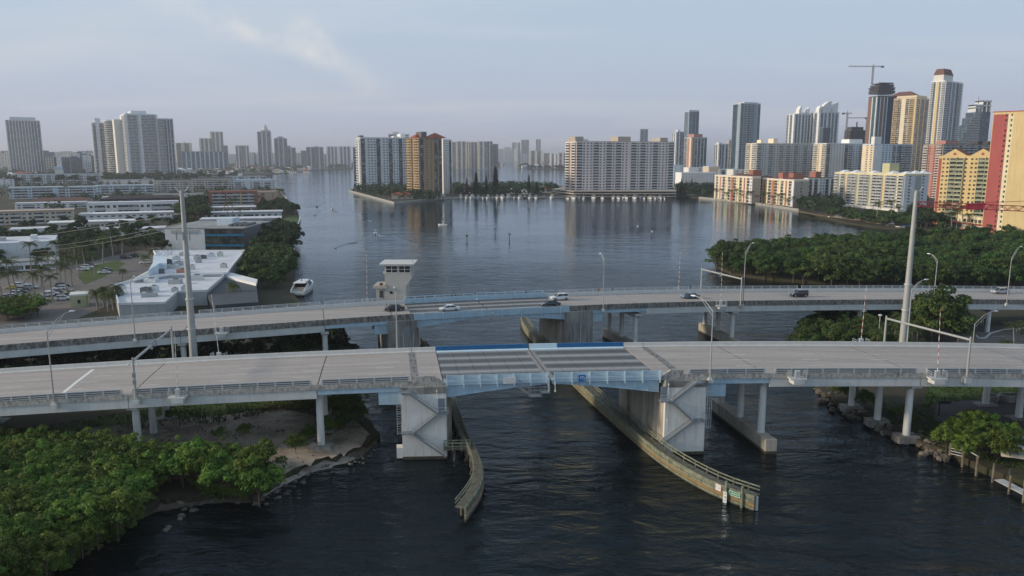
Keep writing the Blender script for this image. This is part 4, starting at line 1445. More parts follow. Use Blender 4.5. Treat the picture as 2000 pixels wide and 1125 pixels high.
# low club house on the island tip
for (xa, xb, yb, hh, lab) in ((822, 846, 386, 4.5, 'low cream clubhouse with red tile roof on the island tip'), (806, 822, 381, 6, 'small red tile pavilion behind the island clubhouse'), (766, 806, 391, 5.5, 'cream red-roofed house beside the island trees')):
    t, C, dr, dl, z1 = cblock('club_house', lab, 'house', xa - 2, xa, xb, gp(xa, yb).y, yb - 10, 8, ['beige'], 'woww', 'w', depth=14, z0=1.4, floors=1, over=.2)
    hip(t, C, dr, dl, solve(C, dr, xb, 5), 14, z1 + 1.05, 3.2, 'rooftile', 1.4)
t, C, dr, dl, z1 = cblock('parking_garage', 'white open garage at the foot of the tan tower', 'building', 843, 846, 828 + 40, 860, 381, 6, ['white'], 'ggg', 'w', depth=12, floors=3, width=13)

# ---- left skyline
cblock('apartment_tower', 'broad dark tower at the far left with many vertical ribs', 'building', 14, 18, 85, 2300, 234, 34, ['lgrey', 'mauve', 'grey'],
       't0g1t0g1t0g1t0g1t0g1t0g1t0g1t0g1t0g2t0g2t0g2t0', 'w', roof='lgrey', depth=30, fh=3.4, ph=((.13, .88, .1, .9, 9, 'lgrey'),))
cblock('apartment_tower', 'tall white balconied tower in the left cluster', 'building', 241, 251, 313, 1710, 222, 33, ['white', 'lgrey'],
       'w0b0b0n0w0b0b0b0w0', 'b0w0', roof='white', ph=((.22, .7, .2, .8, 8, 'lgrey'), (.02, .95, .05, .95, 1.5, 'white')), fh=3.3)
cblock('apartment_tower', 'grey ribbed tower attached right of the tallest white one', 'building', 311, 313, 343, 1735, 231, 26, ['lgrey', 'white', 'grey'], 'b1b0g2t0g2t0g2t0', 'w', depth=30, roof='stone', fh=3.3)
cblock('apartment_tower', 'white ribbed tower at the left end of the left cluster', 'building', 182, 186, 213, 1790, 239, 32, ['white', 'lgrey'], 'g0w0w0g0b0', 'b0', roof='white', depth=26, ph=((.2, .6, .2, .8, 10, 'lgrey'),))
cblock('apartment_tower', 'blank white slab tower in the middle of the left cluster', 'building', 224, 229, 246, 1750, 233, 34, ['offwhite'], 'ww', 'ww', roof='white', depth=30)
b = MB()
q = yp(221, 300, 1790)
t = thing('apartment_tower', 'round white tower between the ribbed tower and blank slab', 'building', (q.x, q.y, 1))
zt = yp(221, 237, 1790).z
b.tube((q.x, q.y, 1), (q.x, q.y, zt), 13, 13, 20); b.build('window_glazing', GL, t)
b = MB(); b.tube((q.x, q.y, zt), (q.x, q.y, zt + 3), 13.9, 13.9, 20); b.build('roof', K['offwhite'], t)
b = MB(); z = 4
while z < zt:
    b.tube((q.x, q.y, z - .5), (q.x, q.y, z + .9), 14.4, 14.4, 20); z += 4.2
b.build('balcony_rings', K['offwhite'], t)['kind'] = 'stuff'
def far(label, xl, xr, Y, ytop, walls, spec, yaw=8, cat='building', **kw):
    kw.setdefault('depth', 28)
    ph = math.degrees(math.atan((1000 - (xl + xr) / 2) / F))
    if xl > 1300 and xr - xl > 12:
        kw.pop('depth')
        return cblock('apartment_tower', label, cat, xl, xl + .3 * (xr - xl), xr, Y, ytop, ph + 36, walls, spec, spec if len(spec) < 9 else spec[:8], **kw)
    return cblock('apartment_tower', label, cat, xl - 1, xl, xr, Y, ytop, ph + 1, walls, spec, 'w', **kw)
far('cream block right behind the left tower cluster', 345, 376, 2975, 279, ['cream', 'offwhite'], 'g0w0g0w0', ph=((.5, .65, .2, .8, 4, 'cream'),))
far('long low bluish slab right of the left cluster', 356, 444, 2730, 295.5, ['bluegrey', 'paleblue'], 'g0t1g0t1g0t1g0t1g0t1g0t1g0t1g0t1g0t1g0')
far('stepped cream tower behind the bluish slab', 391, 416, 3412, 270, ['cream', 'lgrey'], 'w0g1w0g1w0g1')
far('taller three-ribbed cream tower behind the bluish slab', 413, 438, 3465, 257, ['lgrey', 'cream'], 'w1g0w1g0w1g0')
far('narrow grey block beside the three-ribbed tower', 438, 446, 3482, 284, ['grey'], 'gg')
far('mauve and white square tower alone on the left horizon', 461, 487, 3220, 284, ['mauve', 'white'], 'g0w1g0g0g0w1g0')
t, C, dr, dl, z1 = far('tall grey tower with a domed crown, left of centre', 505, 532, 3325, 257, ['grey', 'lgrey', 'mauve'], 'g0t1g2t1g0t1', ph=((.3, .95, .1, .9, 6, 'grey'),))
q = C + dr * 34 + dl * 14
b = MB(); b.tube((q.x, q.y, z1 + 6), (q.x, q.y, z1 + 20), 13, 9, 16); b.tube((q.x, q.y, z1 + 20), (q.x, q.y, z1 + 26), 9, 6, 16); b.tube((q.x, q.y, z1 + 26), (q.x, q.y, z1 + 34), 5, 2, 12)
b.build('crown', K['stone'], t)
t, C, dr, dl, z1 = far('grey tower with a stepped top right of the domed one', 537, 562, 3377, 270, ['grey', 'lgrey'], 'g0t1g0t1g0', ph=((.2, .8, .1, .9, 5, 'grey'), (.35, .65, .2, .8, 9, 'lgrey')))
far('shorter grey block at the end of the domed cluster', 560, 578, 3430, 288, ['grey', 'lgrey'], 'g0t1g0', ph=((.1, .5, .1, .9, 8, 'bluegrey'),))
far('small brown block low on the horizon', 588, 600, 3919, 294, ['grey'], 'gg')
far('grey slab with white ribs left of the white pair', 599, 632, 3500, 287, ['grey', 'lgrey'], 'g0t1g0g0t1g0', ph=((.5, .75, .2, .8, 5, 'white'),))
far('left one of two white twin slabs on the horizon', 638, 661, 3779, 286, ['white', 'lgrey'], 'w0g1w0g1w0g1w0')
far('right one of two white twin slabs on the horizon', 662, 686, 3779, 286, ['white', 'lgrey'], 'w0g1w0g1w0g1w0')
# ---- centre skyline across the bay
for lab, xl, xr, Y, yt, ws, sp in (
    ('hazy grey block right behind the slim white tower', 883, 893, 3300, 277, ['lgrey', 'grey'], 'g0g1'),
    ('cream and blue tower of the centre cluster, leftmost', 891, 912, 3150, 276, ['cream', 'paleblue'], 'w0g1w0g1w0'),
    ('blue ribbed tower second in the centre cluster', 910, 921, 3250, 277, ['paleblue', 'bluegrey'], 'g0t0g1'),
    ('broad mauve slab in the middle of the centre cluster', 920, 938, 3200, 277, ['mauve', 'lgrey'], 'g0t1g0t1g0'),
    ('cream crowned tower in the centre cluster', 934, 951, 3050, 276, ['cream', 'paleblue'], 'w0g1w0g1'),
    ('dark grey tower on the right of the centre cluster', 951, 962, 3150, 276, ['grey', 'lgrey'], 'g0t1g0'),
    ('lowest grey block at the right end of the centre cluster', 961, 973, 3250, 281, ['grey', 'dgrey'], 'g0g1g0'),
    ('faint far tower over the channel mouth, leftmost', 1000, 1009, 6500, 278, ['lgrey'], 'gg'),
    ('faint pale tower over the channel mouth', 1008, 1016, 5600, 278, ['offwhite'], 'wg'),
    ('faint wide dark tower over the channel mouth', 1018, 1033, 6000, 273, ['grey'], 'ggg'),
    ('lone hazy violet tower right of the channel mouth', 1046, 1056, 6200, 272, ['mauve'], 'gg'),
    ('cream and white block near the channel mouth', 1033, 1060, 3600, 294, ['offwhite', 'cream'], 'w0g1w0g1w0'),
    ('grey flat slab left of the pale horizon row', 1062, 1075, 3500, 299, ['grey'], 'gg'),
    ('pale low slab in the horizon row, left of the mauve slab', 1074, 1090, 3450, 299, ['white', 'lgrey'], 'w0g1w0g1'),
    ('second pale low slab touching the mauve slab', 1089, 1106, 3400, 298, ['white', 'lgrey'], 'w0g1w0g1')):
    far(lab, xl, xr, Y, yt, ws, sp, yaw=6, depth=50, fh=3.4)
# ---- right skyline
far('small dark tower peeping over the mauve slab', 1249, 1264, 3200, 252, ['bluegrey', 'grey'], 'g0g1', glass=GLB)
far('pair of pale ribbed towers behind the mauve slab right end', 1312, 1334, 1900, 257, ['lgrey', 'white', 'grey'], 'w1g0w1g2g0', ph=((.3, .6, .2, .8, 4, 'white'),))
far('pale glass tower with a slanting dark reflection', 1334, 1362, 2100, 217, ['paleblue', 'bluegrey'], 'g0g1g1', glass=GLB, ph=((0, 1, 0, .2, 3, 'lgrey'),))
t, C, dr, dl, z1 = far('pink topped ribbed tower right of the mauve slab', 1336, 1379, 1650, 268, ['lgrey', 'salmon', 'grey', 'cream'], 'w3t1w1g0t0g2t0g2t0g2', ph=((.2, .75, .1, .9, 7, 'salmon'),))
far('pale ribbed tower left of the tall slatted one', 1394, 1421, 1750, 281, ['lgrey', 'grey', 'white'], 'w2g1t0g1t0w2g1t0', ph=((.1, .4, .2, .8, 3, 'white'),))
far('narrow grey tower touching the tall slatted one', 1420, 1428, 1800, 272, ['mauve'], 'tg')
cblock('apartment_tower', 'tall tower with dark blank left wing and slatted grey right wing', 'building', 1427, 1442, 1480, 1500, 201, 20, ['lgrey', 'navy', 'bluegrey'], 'g0b0g0b0w2w2g0', 's2g1g1', glass=GLB, rail=RAILG, ph=((.2, .9, .1, .9, 2, 'lgrey'),), fh=3.3)
# twin white towers with sail crowns
for lab, xl, xr, Y, yt in (('left white twin tower with fin crowns', 1532, 1580, 1700, 222), ('right white twin tower with curved sail crown', 1578, 1633, 1690, 219)):
    t, C, dr, dl, z1 = far(lab, xl, xr, Y, yt, ['white', 'lgrey', 'lgrey'], 'w0g1t0g0w0g1t0g0t0g1w0', ph=((.3, .9, .2, .8, 3, 'white'),), glass=GLB)
    L = solve(C, dr, xr, 60)
    for u0, u1, hh in (((.30, .44, 17), (.78, .92, 14)) if xl < 1540 else ((.0, .12, 14), (.18, .62, 24), (.68, .97, 22))):
        b = MB()
        k = 8
        prof = [(u0, 0)] + [(u0 + (u1 - u0) * i / k, hh * (.45 + .55 * math.sin(math.pi / 2 * i / k))) for i in range(k + 1)] + [(u1, 0)]
        ring = lambda v: [C + dr * L * u + dl * v + Vector((0, 0, z1 + 1 + zz)) for u, zz in prof]
        b.loft([ring(2), ring(14)])
        b.build('sail_crown', K['white'], t)
far('low dark glass block in front of the right twin tower', 1598, 1618, 1650, 249, ['dgrey'], 'gg', glass=GLB)
# under construction
t, C, dr, dl, z1 = far('dark unfinished skyscraper with a tower crane on top', 1688, 1741, 1400, 187, ['dark', 'lgrey', 'navy', 'brown'], 't1g0t1s3t1g0t1s2s2g2', yaw=18, glass=GLT, depth=34)
L = solve(C, dr, 1741, 60)
for i, (u0, u1, hh) in enumerate(((.08, .98, 8), (.05, 1.0, 9.6), (.1, .95, 14), (.04, .99, 15.4), (.14, .9, 20), (.2, .86, 23))):
    b = MB(); b.obox(C + dr * L * u0 + dl * 2 + Vector((0, 0, z1 + 1 + hh - (1.2 if i % 2 else 3.6))), dr * L * (u1 - u0), dl * 28, (0, 0, 1.2 if i % 2 else 3.6)); b.build('raw_floor', K['dark'], t)
for i in range(9):
    b = MB(); p = C + dr * L * (.12 + .09 * i) + dl * 3; p.z = z1 + 1
    b.beam(p, p + Vector((0, 0, 24)), 1.2, 1.2); b.build('raw_column', K['dark'], t)
far('squat unfinished block left of the dark skyscraper', 1646, 1686, 1500, 254, ['dark', 'brown'], 'g0g1g0g0', ph=((.1, .9, .1, .9, 6, 'dark'), (.55, .6, .4, .5, 16, 'dark')), glass=GLD)
t, C, dr, dl, z1 = cblock('apartment_tower', 'sunlit tan tower with rounded tiled crown', 'building', 1737, 1780, 1805, 1240, 190, 42, ['cream', 'yellow', 'beige', 'tan'], 'g0t1g3t1g3t0', 'w1b1g0w0w0g0b1', roof='roofbrown', fh=3.3,
       ph=((.1, .9, .06, .94, 4, 'cream'),), rail=RAILT)
b = MB(); ctr = C + dr * 12 + dl * 24
hip(t, C + dr * 4 + dl * 4, dr, dl, 22, 40, z1 + 5, 7, 'roofbrown', 0)
t, C, dr, dl, z1 = cblock('apartment_tower', 'tallest white ribbed tower with brown mansard top', 'building', 1806, 1832, 1866, 1180, 157, 38, ['white', 'offwhite', 'yellow', 'grey'], 'b0g3t0g3t0g3b0', 'b0t1g0s2t1g0b0', roof='white', fh=3.3, glass=GLB, bal=2.0)
p = lambda u, v, z: C + dr * u + dl * v + Vector((0, 0, z))
L = solve(C, dr, 1866, 60); L2 = solve(C, (-math.sin(R(38)), math.cos(R(38))), 1806, 60)
b = MB()
b.obox(p(1, L2 * .15, z1 + 1), dr * L * .55, dl * L2 * .7, (0, 0, 9)); b.build('crown_storey', K['offwhite'], t)
b = MB()
z2 = z1 + 10
b.loft([[p(.5, L2 * .13, z2), p(1.5 + L * .55, L2 * .13, z2), p(1.5 + L * .55, L2 * .87, z2), p(.5, L2 * .87, z2)],
        [p(4, L2 * .25, z2 + 9), p(L * .5, L2 * .25, z2 + 9), p(L * .5, L2 * .75, z2 + 9), p(4, L2 * .75, z2 + 9)]])
b.build('mansard_roof', K['roofbrown'], t)
# stepped tower
q = yp(1912, 250, 1600)
t = thing('apartment_tower', 'grey stepped tower with open frame crown near the right edge', 'building', (q.x, q.y, 1))
for i, (xl, yt) in enumerate(((1870, 271), (1876, 258), (1882, 244), (1889, 230), (1895, 219))):
    za = yp(xl, yt, 1600).z
    xr = 1924 if i == 4 else (1876, 1882, 1889, 1895)[i]
    a0, a1 = yp(xl, 300, 1600), yp(xr, 300, 1600)
    b = MB(); b.box(a0.x, a1.x, 1600, 1630, 1, za); b.build('window_glazing', GLB, t)
    b = MB(); z = 2
    while z < za + .5:
        b.box(a0.x - .3, a1.x, 1598.6, 1600.2, z, z + 1.5); z += 3.3
    b.build('balcony_rails', K['grey'], t)['kind'] = 'stuff'
for xl, xr, y0_, y1_ in ((1897, 1910, 219, 204), (1910, 1926, 219, 196)):
    a0, a1 = yp(xl, 300, 1600), yp(xr, 300, 1600)
    b = MB(); zA, zB = yp(xl, y0_, 1600).z, yp(xl, y1_, 1600).z
    for xx in (a0.x, (a0.x + a1.x) / 2, a1.x - 1):
        b.box(xx, xx + 1.4, 1600, 1628, zA, zB)
    b.box(a0.x, a1.x, 1600, 1628, zB - 2.5, zB); b.box(a0.x, a1.x, 1600, 1628, (zA + zB) / 2, (zA + zB) / 2 + 2)
    b.build('frame_crown', K['lgrey'], t)
b = MB(); q = yp(1919, 196, 1600); b.tube((q.x, 1614, q.z - 6), (q.x, 1614, q.z + 10), .6, .3, 6); b.build('mast', K['dgrey'], t)
a0, a1 = yp(1908, 300, 1600), yp(1925, 300, 1600)
b = MB(); b.box(a0.x, a1.x, 1597.5, 1600.1, 1, yp(1908, 219, 1600).z); b.build('glass_corner', GLB, t)
# long beige slabs in the middle distance
cblock('apartment_block', 'long grey slab with cream sunlit end, left of the three', 'building', 1456, 1476, 1590, 1150, 279.5, 17, ['stone', 'cream', 'grey'], 'b0o0n0w0b0o0o0b0n0b0o0b0o0n0b0o0b0', 'b1w1b1', roof='cream', floors=21, ph=((.33, .4, .3, .8, 7, 'cream'), (.12, .15, .3, .7, 5, 'cream')))
cblock('apartment_block', 'long grey slab with white sunlit end, middle of the three', 'building', 1587, 1612, 1690, 1120, 279.5, 17, ['lgrey', 'cream', 'grey'], 'g2o0o0o0o0o0g2b0o0o0b0g2', 'b1w1o1b1', roof='offwhite', floors=21, ph=((.62, .95, .2, .8, 6, 'white'),))
cblock('apartment_block', 'long blue-grey slab with tall white shaft, right of the three', 'building', 1682, 1704, 1778, 1090, 281, 17, ['paleblue', 'cream', 'white', 'dgrey'], 's2w2o0o0o0g0g0b3b3', 'o1o1w1', roof='stone', floors=20, ph=((.0, .18, .0, .3, 10, 'white'),))
cblock('apartment_block', 'brown ribbed slab with salmon end behind the yellow flats', 'building', 1800, 1836, 1946, 880, 281, 30, ['taupe', 'salmon', 'dark', 'grey'], 'b0b2b2g3b0b2b2g3b0b2b2g3', 'b1o1w1o1b1', roof='roofbrown', floors=21, ph=((.08, .3, .1, .6, 4, 'salmon'), (.68, .76, .2, .6, 4, 'dark'), (.86, .97, .2, .6, 4, 'dark')))
# low white buildings between
for lab, xl, xr, Y, yb, yt, ws, sp in (('white low block with arched upper floor right of the mauve slab', 1331, 1402, 1080, 357, 337, ['white', 'offwhite'], 'oooooooooooo'),
        ('pale low flat block behind the arched one', 1345, 1400, 1300, 345, 327, ['white'], 'wwowow'), ('tan flat roofed block in front of the ribbed tower', 1384, 1405, 1250, 350, 325, ['beige'], 'wwww'),
        ('white and blue low block behind the trees', 1316, 1332, 1200, 345, 322, ['paleblue', 'white'], 'w0w1w0'), ('grey low block under the slatted tower', 1404, 1440, 1250, 345, 330, ['lgrey', 'taupe'], 'wgwgwg'), ('white low block beside the slatted tower', 1432, 1458, 1200, 350, 331, ['offwhite'], 'wowow')):
    far(lab, xl, xr, Y, yt, ws, sp, yaw=4, depth=30, name_=None) if False else cblock('low_building', lab, 'building', xl - 1, xl, xr, Y, yt, 4, ws, sp, 'w', depth=30, roof='roofwhite')
# orange and cream flats on the sea wall
def canal_flats(label, xl, xc, xr, Y, yt, yaw, spec, right):
    t, C, dr, dl, z1 = cblock('apartment_block', label, 'building', xl, xc, xr, Y, yt, yaw, ['cream', 'orange', 'paleyel', 'white', 'lgrey', 'taupe'], right, spec, roof='white', floors=8, z0=1.2, over=.6)
    return t, C, dr, dl, z1
t, C, dr, dl, z1 = canal_flats('seven-storey cream and orange flats, left one on the sea wall', 1396, 1469, 1484, 775, 345, 9, 'o3g3w0n1w0g0w2n2g0n1w1g3w2n2g0n3w1w0g3w0', 's5s5')
for u, v in ((.3, .2), (.1, .35), (.5, .05)):
    hip(t, C + dl * (90 * v + 4), dr, dl, 16, 16, z1 + 1.0, 2.6, 'roofbrown', .6)
b = MB(); b.obox(C + dl * 12 + dr * 6 + Vector((0, 0, z1 + 1)), dr * 9, dl * 9, (0, 0, 6.5)); b.build('roof_tower', K['brick'], t)
t, C, dr, dl, z1 = canal_flats('seven-storey cream and orange flats, right one on the sea wall', 1481, 1550, 1578, 725, 351, 9, 'w3g3w0n1w0g0w2n2g0n1w1g3w2n2w1w0g3w0', 's5o5s5')
for v in (.1, .5, .85):
    hip(t, C + dl * (75 * v), dr, dl, 16, 14, z1 + 1.0, 2.4, 'roofbrown', .6)
for v in (.15, .42):
    b = MB(); b.obox(C + dl * 75 * v + dr * 5 + Vector((0, 0, z1 + 1)), dr * 11, dl * 9, (0, 0, 6)); b.build('roof_tower', K['brick'], t)
t, C, dr, dl, z1 = cblock('apartment_block', 'shaded grey wing of the cream and orange flats', 'building', 1572, 1578, 1634, 790, 347, 12, ['lgrey', 'taupe', 'salmon', 'white'], 'g2w3g1w3o0o0g1w3g1o1', 's1', roof='roofbrown', floors=8, z0=1.2, depth=18, ph=((.3, .5, .2, .8, 6, 'brick'),))
# pale yellow balcony block
t, C, dr, dl, z1 = cblock('apartment_block', 'pale yellow ten-storey block with long white balconies by the marina', 'building', 1630, 1765, 1811, 665, 340, 11, ['paleyel', 'yellow', 'olive', 'lgrey', 'grey', 'white'],
       'w3o3w3s4o3w3', 'b5t0b5b5w1b5b5w2b5b5w2b5b5w1b5t0b5', roof='paleyel', floors=11, z0=2.0, rail=RAILG, over=.8, bal=1.8)
L2 = 96
for v in (.02, .2, .47, .75, .93):
    hip(t, C + dl * L2 * v + dr * 2, dr, dl, 9, 8, z1 + 1.0, 2.4, 'white', .8)
for u in (14, 22):
    hip(t, C + dr * u + dl * 6, dr, dl, 9, 9, z1 + 1.0, 3.0, 'white', .8)
b = MB(); b.obox(C + dl * 34 + dr * 10 + Vector((0, 0, z1 + 1)), dr * 10, dl * 10, (0, 0, 9)); b.build('penthouse', K['olive'], t)
b = MB(); b.obox(C + dl * (-6) + dr * (-9) + Vector((0, 0, 1.0)), dr * 8, dl * 118, (0, 0, 2.2)); b.build('terrace', K['offwhite'], t)
# yellow and red block with gables, and the tall red one
t, C, dr, dl, z1 = cblock('apartment_block', 'yellow sixteen-storey block with red end walls and twin gables', 'building', 1829, 1943, 1975, 500, 304, 47, ['yellow', 'red', 'paleyel', 'olive'], 'w1w1', 'o0b2b3o0o0t0o0b2b3o0o0w1', roof='yellow', floors=16, rail=RAILY, z0=2, over=.5, bal=1.7)
L2 = solve(C, (-math.sin(R(47)), math.cos(R(47))), 1829, 30)
for v0, v1 in ((.05, .46), (.52, .93)):
    b = MB()
    q = lambda v, z, o: C + dl * L2 * v - dr * o + Vector((0, 0, z))
    vm = (v0 + v1) / 2
    b.loft([[q(v0, z1 - .5, .55), q(v1, z1 - .5, .55), q(v1, z1 + 1.2, .55), q(vm, z1 + 5.6, .55), q(v0, z1 + 1.2, .55)], [q(v0, z1 - .5, -2), q(v1, z1 - .5, -2), q(v1, z1 + 1.2, -2), q(vm, z1 + 5.6, -2), q(v0, z1 + 1.2, -2)]])
    g_ = b.build('gable', K['yellow'], t)
    b = MB()
    b.tube(q(vm, z1 + 2.2, .7), q(vm, z1 + 2.2, .5), .9, .9, 12); b.build('gable_medallion', K['red'], g_)
    b = MB()
    b.face([q(v0, z1 + 1.3, .9), q(vm, z1 + 5.9, .9), q(vm, z1 + 5.9, -14), q(v0, z1 + 1.3, -14)])
    b.face([q(vm, z1 + 5.9, .9), q(v1, z1 + 1.3, .9), q(v1, z1 + 1.3, -14), q(vm, z1 + 5.9, -14)])
    b.build('gable_roof', K['rooftile'], t)
t, C, dr, dl, z1 = cblock('apartment_tower', 'tall red and yellow tower cut by the right frame edge', 'building', 1930, 2030, 2060, 440, 214, 42, ['yellow', 'red', 'paleyel', 'taupe'], 'w0o0', 's0s0s0s0n2t2n1s1w1', roof='red', floors=24, z0=2, over=.6)
p2_ = thing('podium_building', 'teal and cream podium with a white balustrade below the yellow block', 'building', gp(1890, 446))
q0, q1 = gp(1880, 449, 1), gp(2060, 470, 1)
for z0_, z1_, mt, ins in ((1, 4.2, 'teal', 3), (4.2, 5.2, 'rooftile', 0), (5.2, 9.5, 'paleyel', 5)):
    b = MB(); b.obox((q0.x + ins, q0.y + 6 + ins, z0_), (q1.x - q0.x - ins, (q1.y - q0.y), 0), (6, 26 - ins, 0), (0, 0, z1_ - z0_)); b.build('podium_wall', K[mt], p2_)
for i in range(18):
    b = MB(); p = q0.lerp(q1, .12 + i * .045); b.box(p.x, p.x + 1.6, p.y + 10.4, p.y + 10.9, 6.1, 8.1); b.build('window', GL, p2_)
bal_ = MB(); me_ = None
for i in range(34):
    p = q0.lerp(q1, i / 33)
    bb = MB(); bb.box(p.x - .25, p.x + .25, p.y - .2, p.y + .2, 3.2, 4.3); bb.build('baluster', K['offwhite'], p2_)
for z in (3.0, 4.3):
    b = MB(); b.beam((q0.x, q0.y, z), (q1.x, q1.y, z), .5, .3); b.build('balustrade_rail', K['offwhite'], p2_)
b = MB(); b.obox((q0.x, q0.y + .3, 1), tuple(q1 - q0), (2, 6, 0), (0, 0, 1.9)); b.build('terrace', K['salmon'], p2_)

# ---- west bank town
def low(label, xl, xr, yb, yt, walls, spec, yaw=4, depth=14, z0=1.0, roof='roofgrey', floors=None, ph=(), left='wow', name='low_building', hiproof=None, over=.5, rail=None, cat='building', fh=3.0, overmat=None):
    Y = gp((xl + xr) / 2, yb, 1.0).y
    yaw = math.degrees(math.atan((1000 - (xl + xr) / 2) / F)) * .85
    t, C, dr, dl, z1 = cblock(name, label, cat, xl - 1, xl, xr, Y, yt, yaw, walls, spec, left, depth=depth, roof=roof, floors=floors, z0=z0, ph=ph, over=over, rail=rail, fh=fh, overmat=overmat, bal=1.3)
    if hiproof:
        hip(t, C, dr, dl, solve(C, dr, xr, 4), depth, z1 + 1.0, 2.6, hiproof, .8)
    return t, C, dr, dl, z1
low('white four-storey flats with blue-grey roof edge, far left', 35, 194, 361, 340, ['white', 'paleblue'], 'o0b0o0b0o0b0o0b0o0b0o0b0o0b0o0b0o0b0o0b0', roof='bluegrey')
low('small blue roofed hut behind the white flats', 108, 123, 352, 330, ['offwhite'], 'ww', roof='roofblue', ph=((0, 1, 0, 1, 5, 'blue'),))
low('white hut group left of the white flats', 0, 26, 368, 350, ['white'], 'wowo')
low('pale blue four-storey flats with open galleries and blank panel', 18, 190, 389, 366, ['paleblue', 'white'], 'o0b1b1o0b0b0b0w0w0b0o0b1b1o0b0o0', roof='paleblue', rail=RAILW, over=1.2)
low('low flats with light blue roof right of the gallery flats', 188, 300, 379, 362, ['paleblue', 'white'], 'o0b0o0b0b0o0b0o0b0', roof='paleblue', over=1.0)
low('beige three-storey flats below the tall white tower, left wing', 300, 376, 376, 353, ['beige', 'mauve'], 'o0o0b1o0b1o0o0b1o0')
low('beige three-storey flats below the tall white tower, right wing', 376, 452, 371, 350, ['beige', 'mauve'], 'o0b1o0o0b1b1o0b1o0')
low('pale blue flats with grey hip roofs at the water corner', 450, 538, 370, 353, ['white', 'paleblue'], 'o0b1o0w1o0b1o0b0o0', hiproof='bluegrey')
low('long beige flat roofs behind the beige flats', 196, 300, 361, 351, ['mauve'], 'wowowowowo')
low('grey waterside block with white water tank', 455, 520, 356, 344, ['lgrey'], 'ogogog', ph=((.15, .28, .2, .8, 5, 'white'),))
t, C, dr, dl, z1 = low('white two-storey house row with black shingled mansard behind', 172, 348, 424, 396, ['white', 'lgrey'], 'o0b1o0o0b1b1o0o0b1b1o0', roof='roofwhite', fh=4.2)
low('dark shingled roof row cut by pale fire walls', 197, 356, 405, 389, ['dark', 'beige'], 'w0w0t1w0w0t1w0w0t1w0w0', roof='roofdark', hiproof='roofdark', depth=18)
low('long white motel wing below the white house row', 158, 336, 434, 418, ['white'], 'ooooooooooooo', roof='white', over=1.4)
low('low white gallery wing among the dark trees', 98, 262, 450, 435, ['offwhite'], 'wobobobobobo', roof='white', over=1.3)
low('tan-fronted two-storey motel at the far left', -40, 142, 441, 414, ['beige', 'peach'], 'o0o0b0o0b0o0o0b0o0o0b0o0', roof='peach', over=1.2)
low('brown roofed bungalow row behind the tan motel', 60, 180, 405, 393, ['beige'], 'wowwoww', roof='roofbrown', hiproof='roofbrown')
low('red brick framed three-storey block with open galleries', 409, 502, 408, 374, ['brick', 'taupe', 'yellow'], 'w0b1b1t0b1b1t2b1b1w0', roof='brick', glass=None) if False else low('red brick framed three-storey block with open galleries', 409, 502, 408, 374, ['brick', 'taupe', 'yellow'], 'w0b1b1t0b1b1t2b1b1w0', roof='brick')
low('peach block at the water end of the brick one', 503, 542, 403, 374, ['peach', 'salmon'], 'w0n1w0w0t1w0', roof='peach')
low('white covered walkway in front of the brick block', 398, 508, 416, 405, ['taupe', 'white'], 'g1g1g1g1g1g1', roof='white', over=1.0)
low('long white roofed motel row with turquoise end, upper', 402, 549, 428, 415, ['lgrey', 'white', 'teal'], 'o0o0b1o0o0b1o0o0o0o0t2', roof='roofwhite', over=1.5)
low('long white roofed motel row with turquoise end, lower', 395, 546, 446, 428, ['lgrey', 'white', 'teal'], 'b0b0b0b0b0b0b0b0b0t2', roof='roofwhite', over=1.5)
low('white flat roofed shop building left of the palms', -60, 106, 520, 478, ['lgrey', 'white'], 'wwwwwww', roof='roofwhite', fh=7, depth=30, yaw=10, ph=((.3, .4, .3, .5, 1.6, 'grey'), (.7, .78, .4, .6, 1.8, 'lgrey')))
low('low white arcade in front of the flat roofed shop', -60, 112, 535, 517, ['white'], 'ggggg', roof='roofgrey', fh=4, depth=10, yaw=8)
low('white two-storey row left of the shingled roofs', 30, 168, 409, 397, ['white', 'lgrey'], 'o0b1o0o0b1o0o0b1', roof='roofwhite', over=.8)
low('pale flat-roofed block between the motel and palms', 20, 95, 462, 448, ['offwhite'], 'owoowo', roof='roofwhite')
low('long white roofed wing above the office roof', 190, 320, 462, 449, ['white'], 'oowoowoo', roof='roofwhite', over=1.2)
low('cream block with white roof right of the gallery flats', 200, 300, 396, 385, ['cream', 'white'], 'o0b1o0o0b1o0', roof='roofwhite')
low('white flats behind the gallery flats roof', 60, 180, 377, 366.5, ['white'], 'oobooboo', roof='roofwhite')
low('white block left of the blue-roofed flats', 300, 396, 391, 379, ['offwhite', 'mauve'], 'o0o0b1o0o0b1', roof='roofgrey')
# office with glass front
Yo = gp(400, 493, 1).y
zt = yp(400, 447, Yo).z
o0, o1, o2 = yp(324, 480, Yo), yp(401, 480, Yo), yp(478, 480, Yo)
t = thing('office_block', 'grey office block with blank left wall and blue banded glass front', 'building', (o1.x, Yo, 1))
b = MB(); b.box(o0.x, o1.x, Yo, Yo + 42, 1, zt); b.build('blank_wall', K['lgrey'], t)
b = MB(); b.box(o1.x, o2.x, Yo + .4, Yo + 42, 1, zt); b.build('wall', K['dgrey'], t)
b = MB(); b.box(o1.x - .01, o2.x + .3, Yo - .2, Yo + 42.3, zt, zt + .5); b.build('roof', K['roofgrey'], t)
b = MB(); b.box(o0.x - .2, o1.x - .03, Yo - .2, Yo + 42.3, zt, zt + .6); b.build('roof', K['roofgrey'], t)
b = MB(); b.box(o0.x + 3, o1.x - 3, Yo - .25, Yo - .02, zt - 2.2, zt - .6); b.build('wall_band', K['grey'], t)
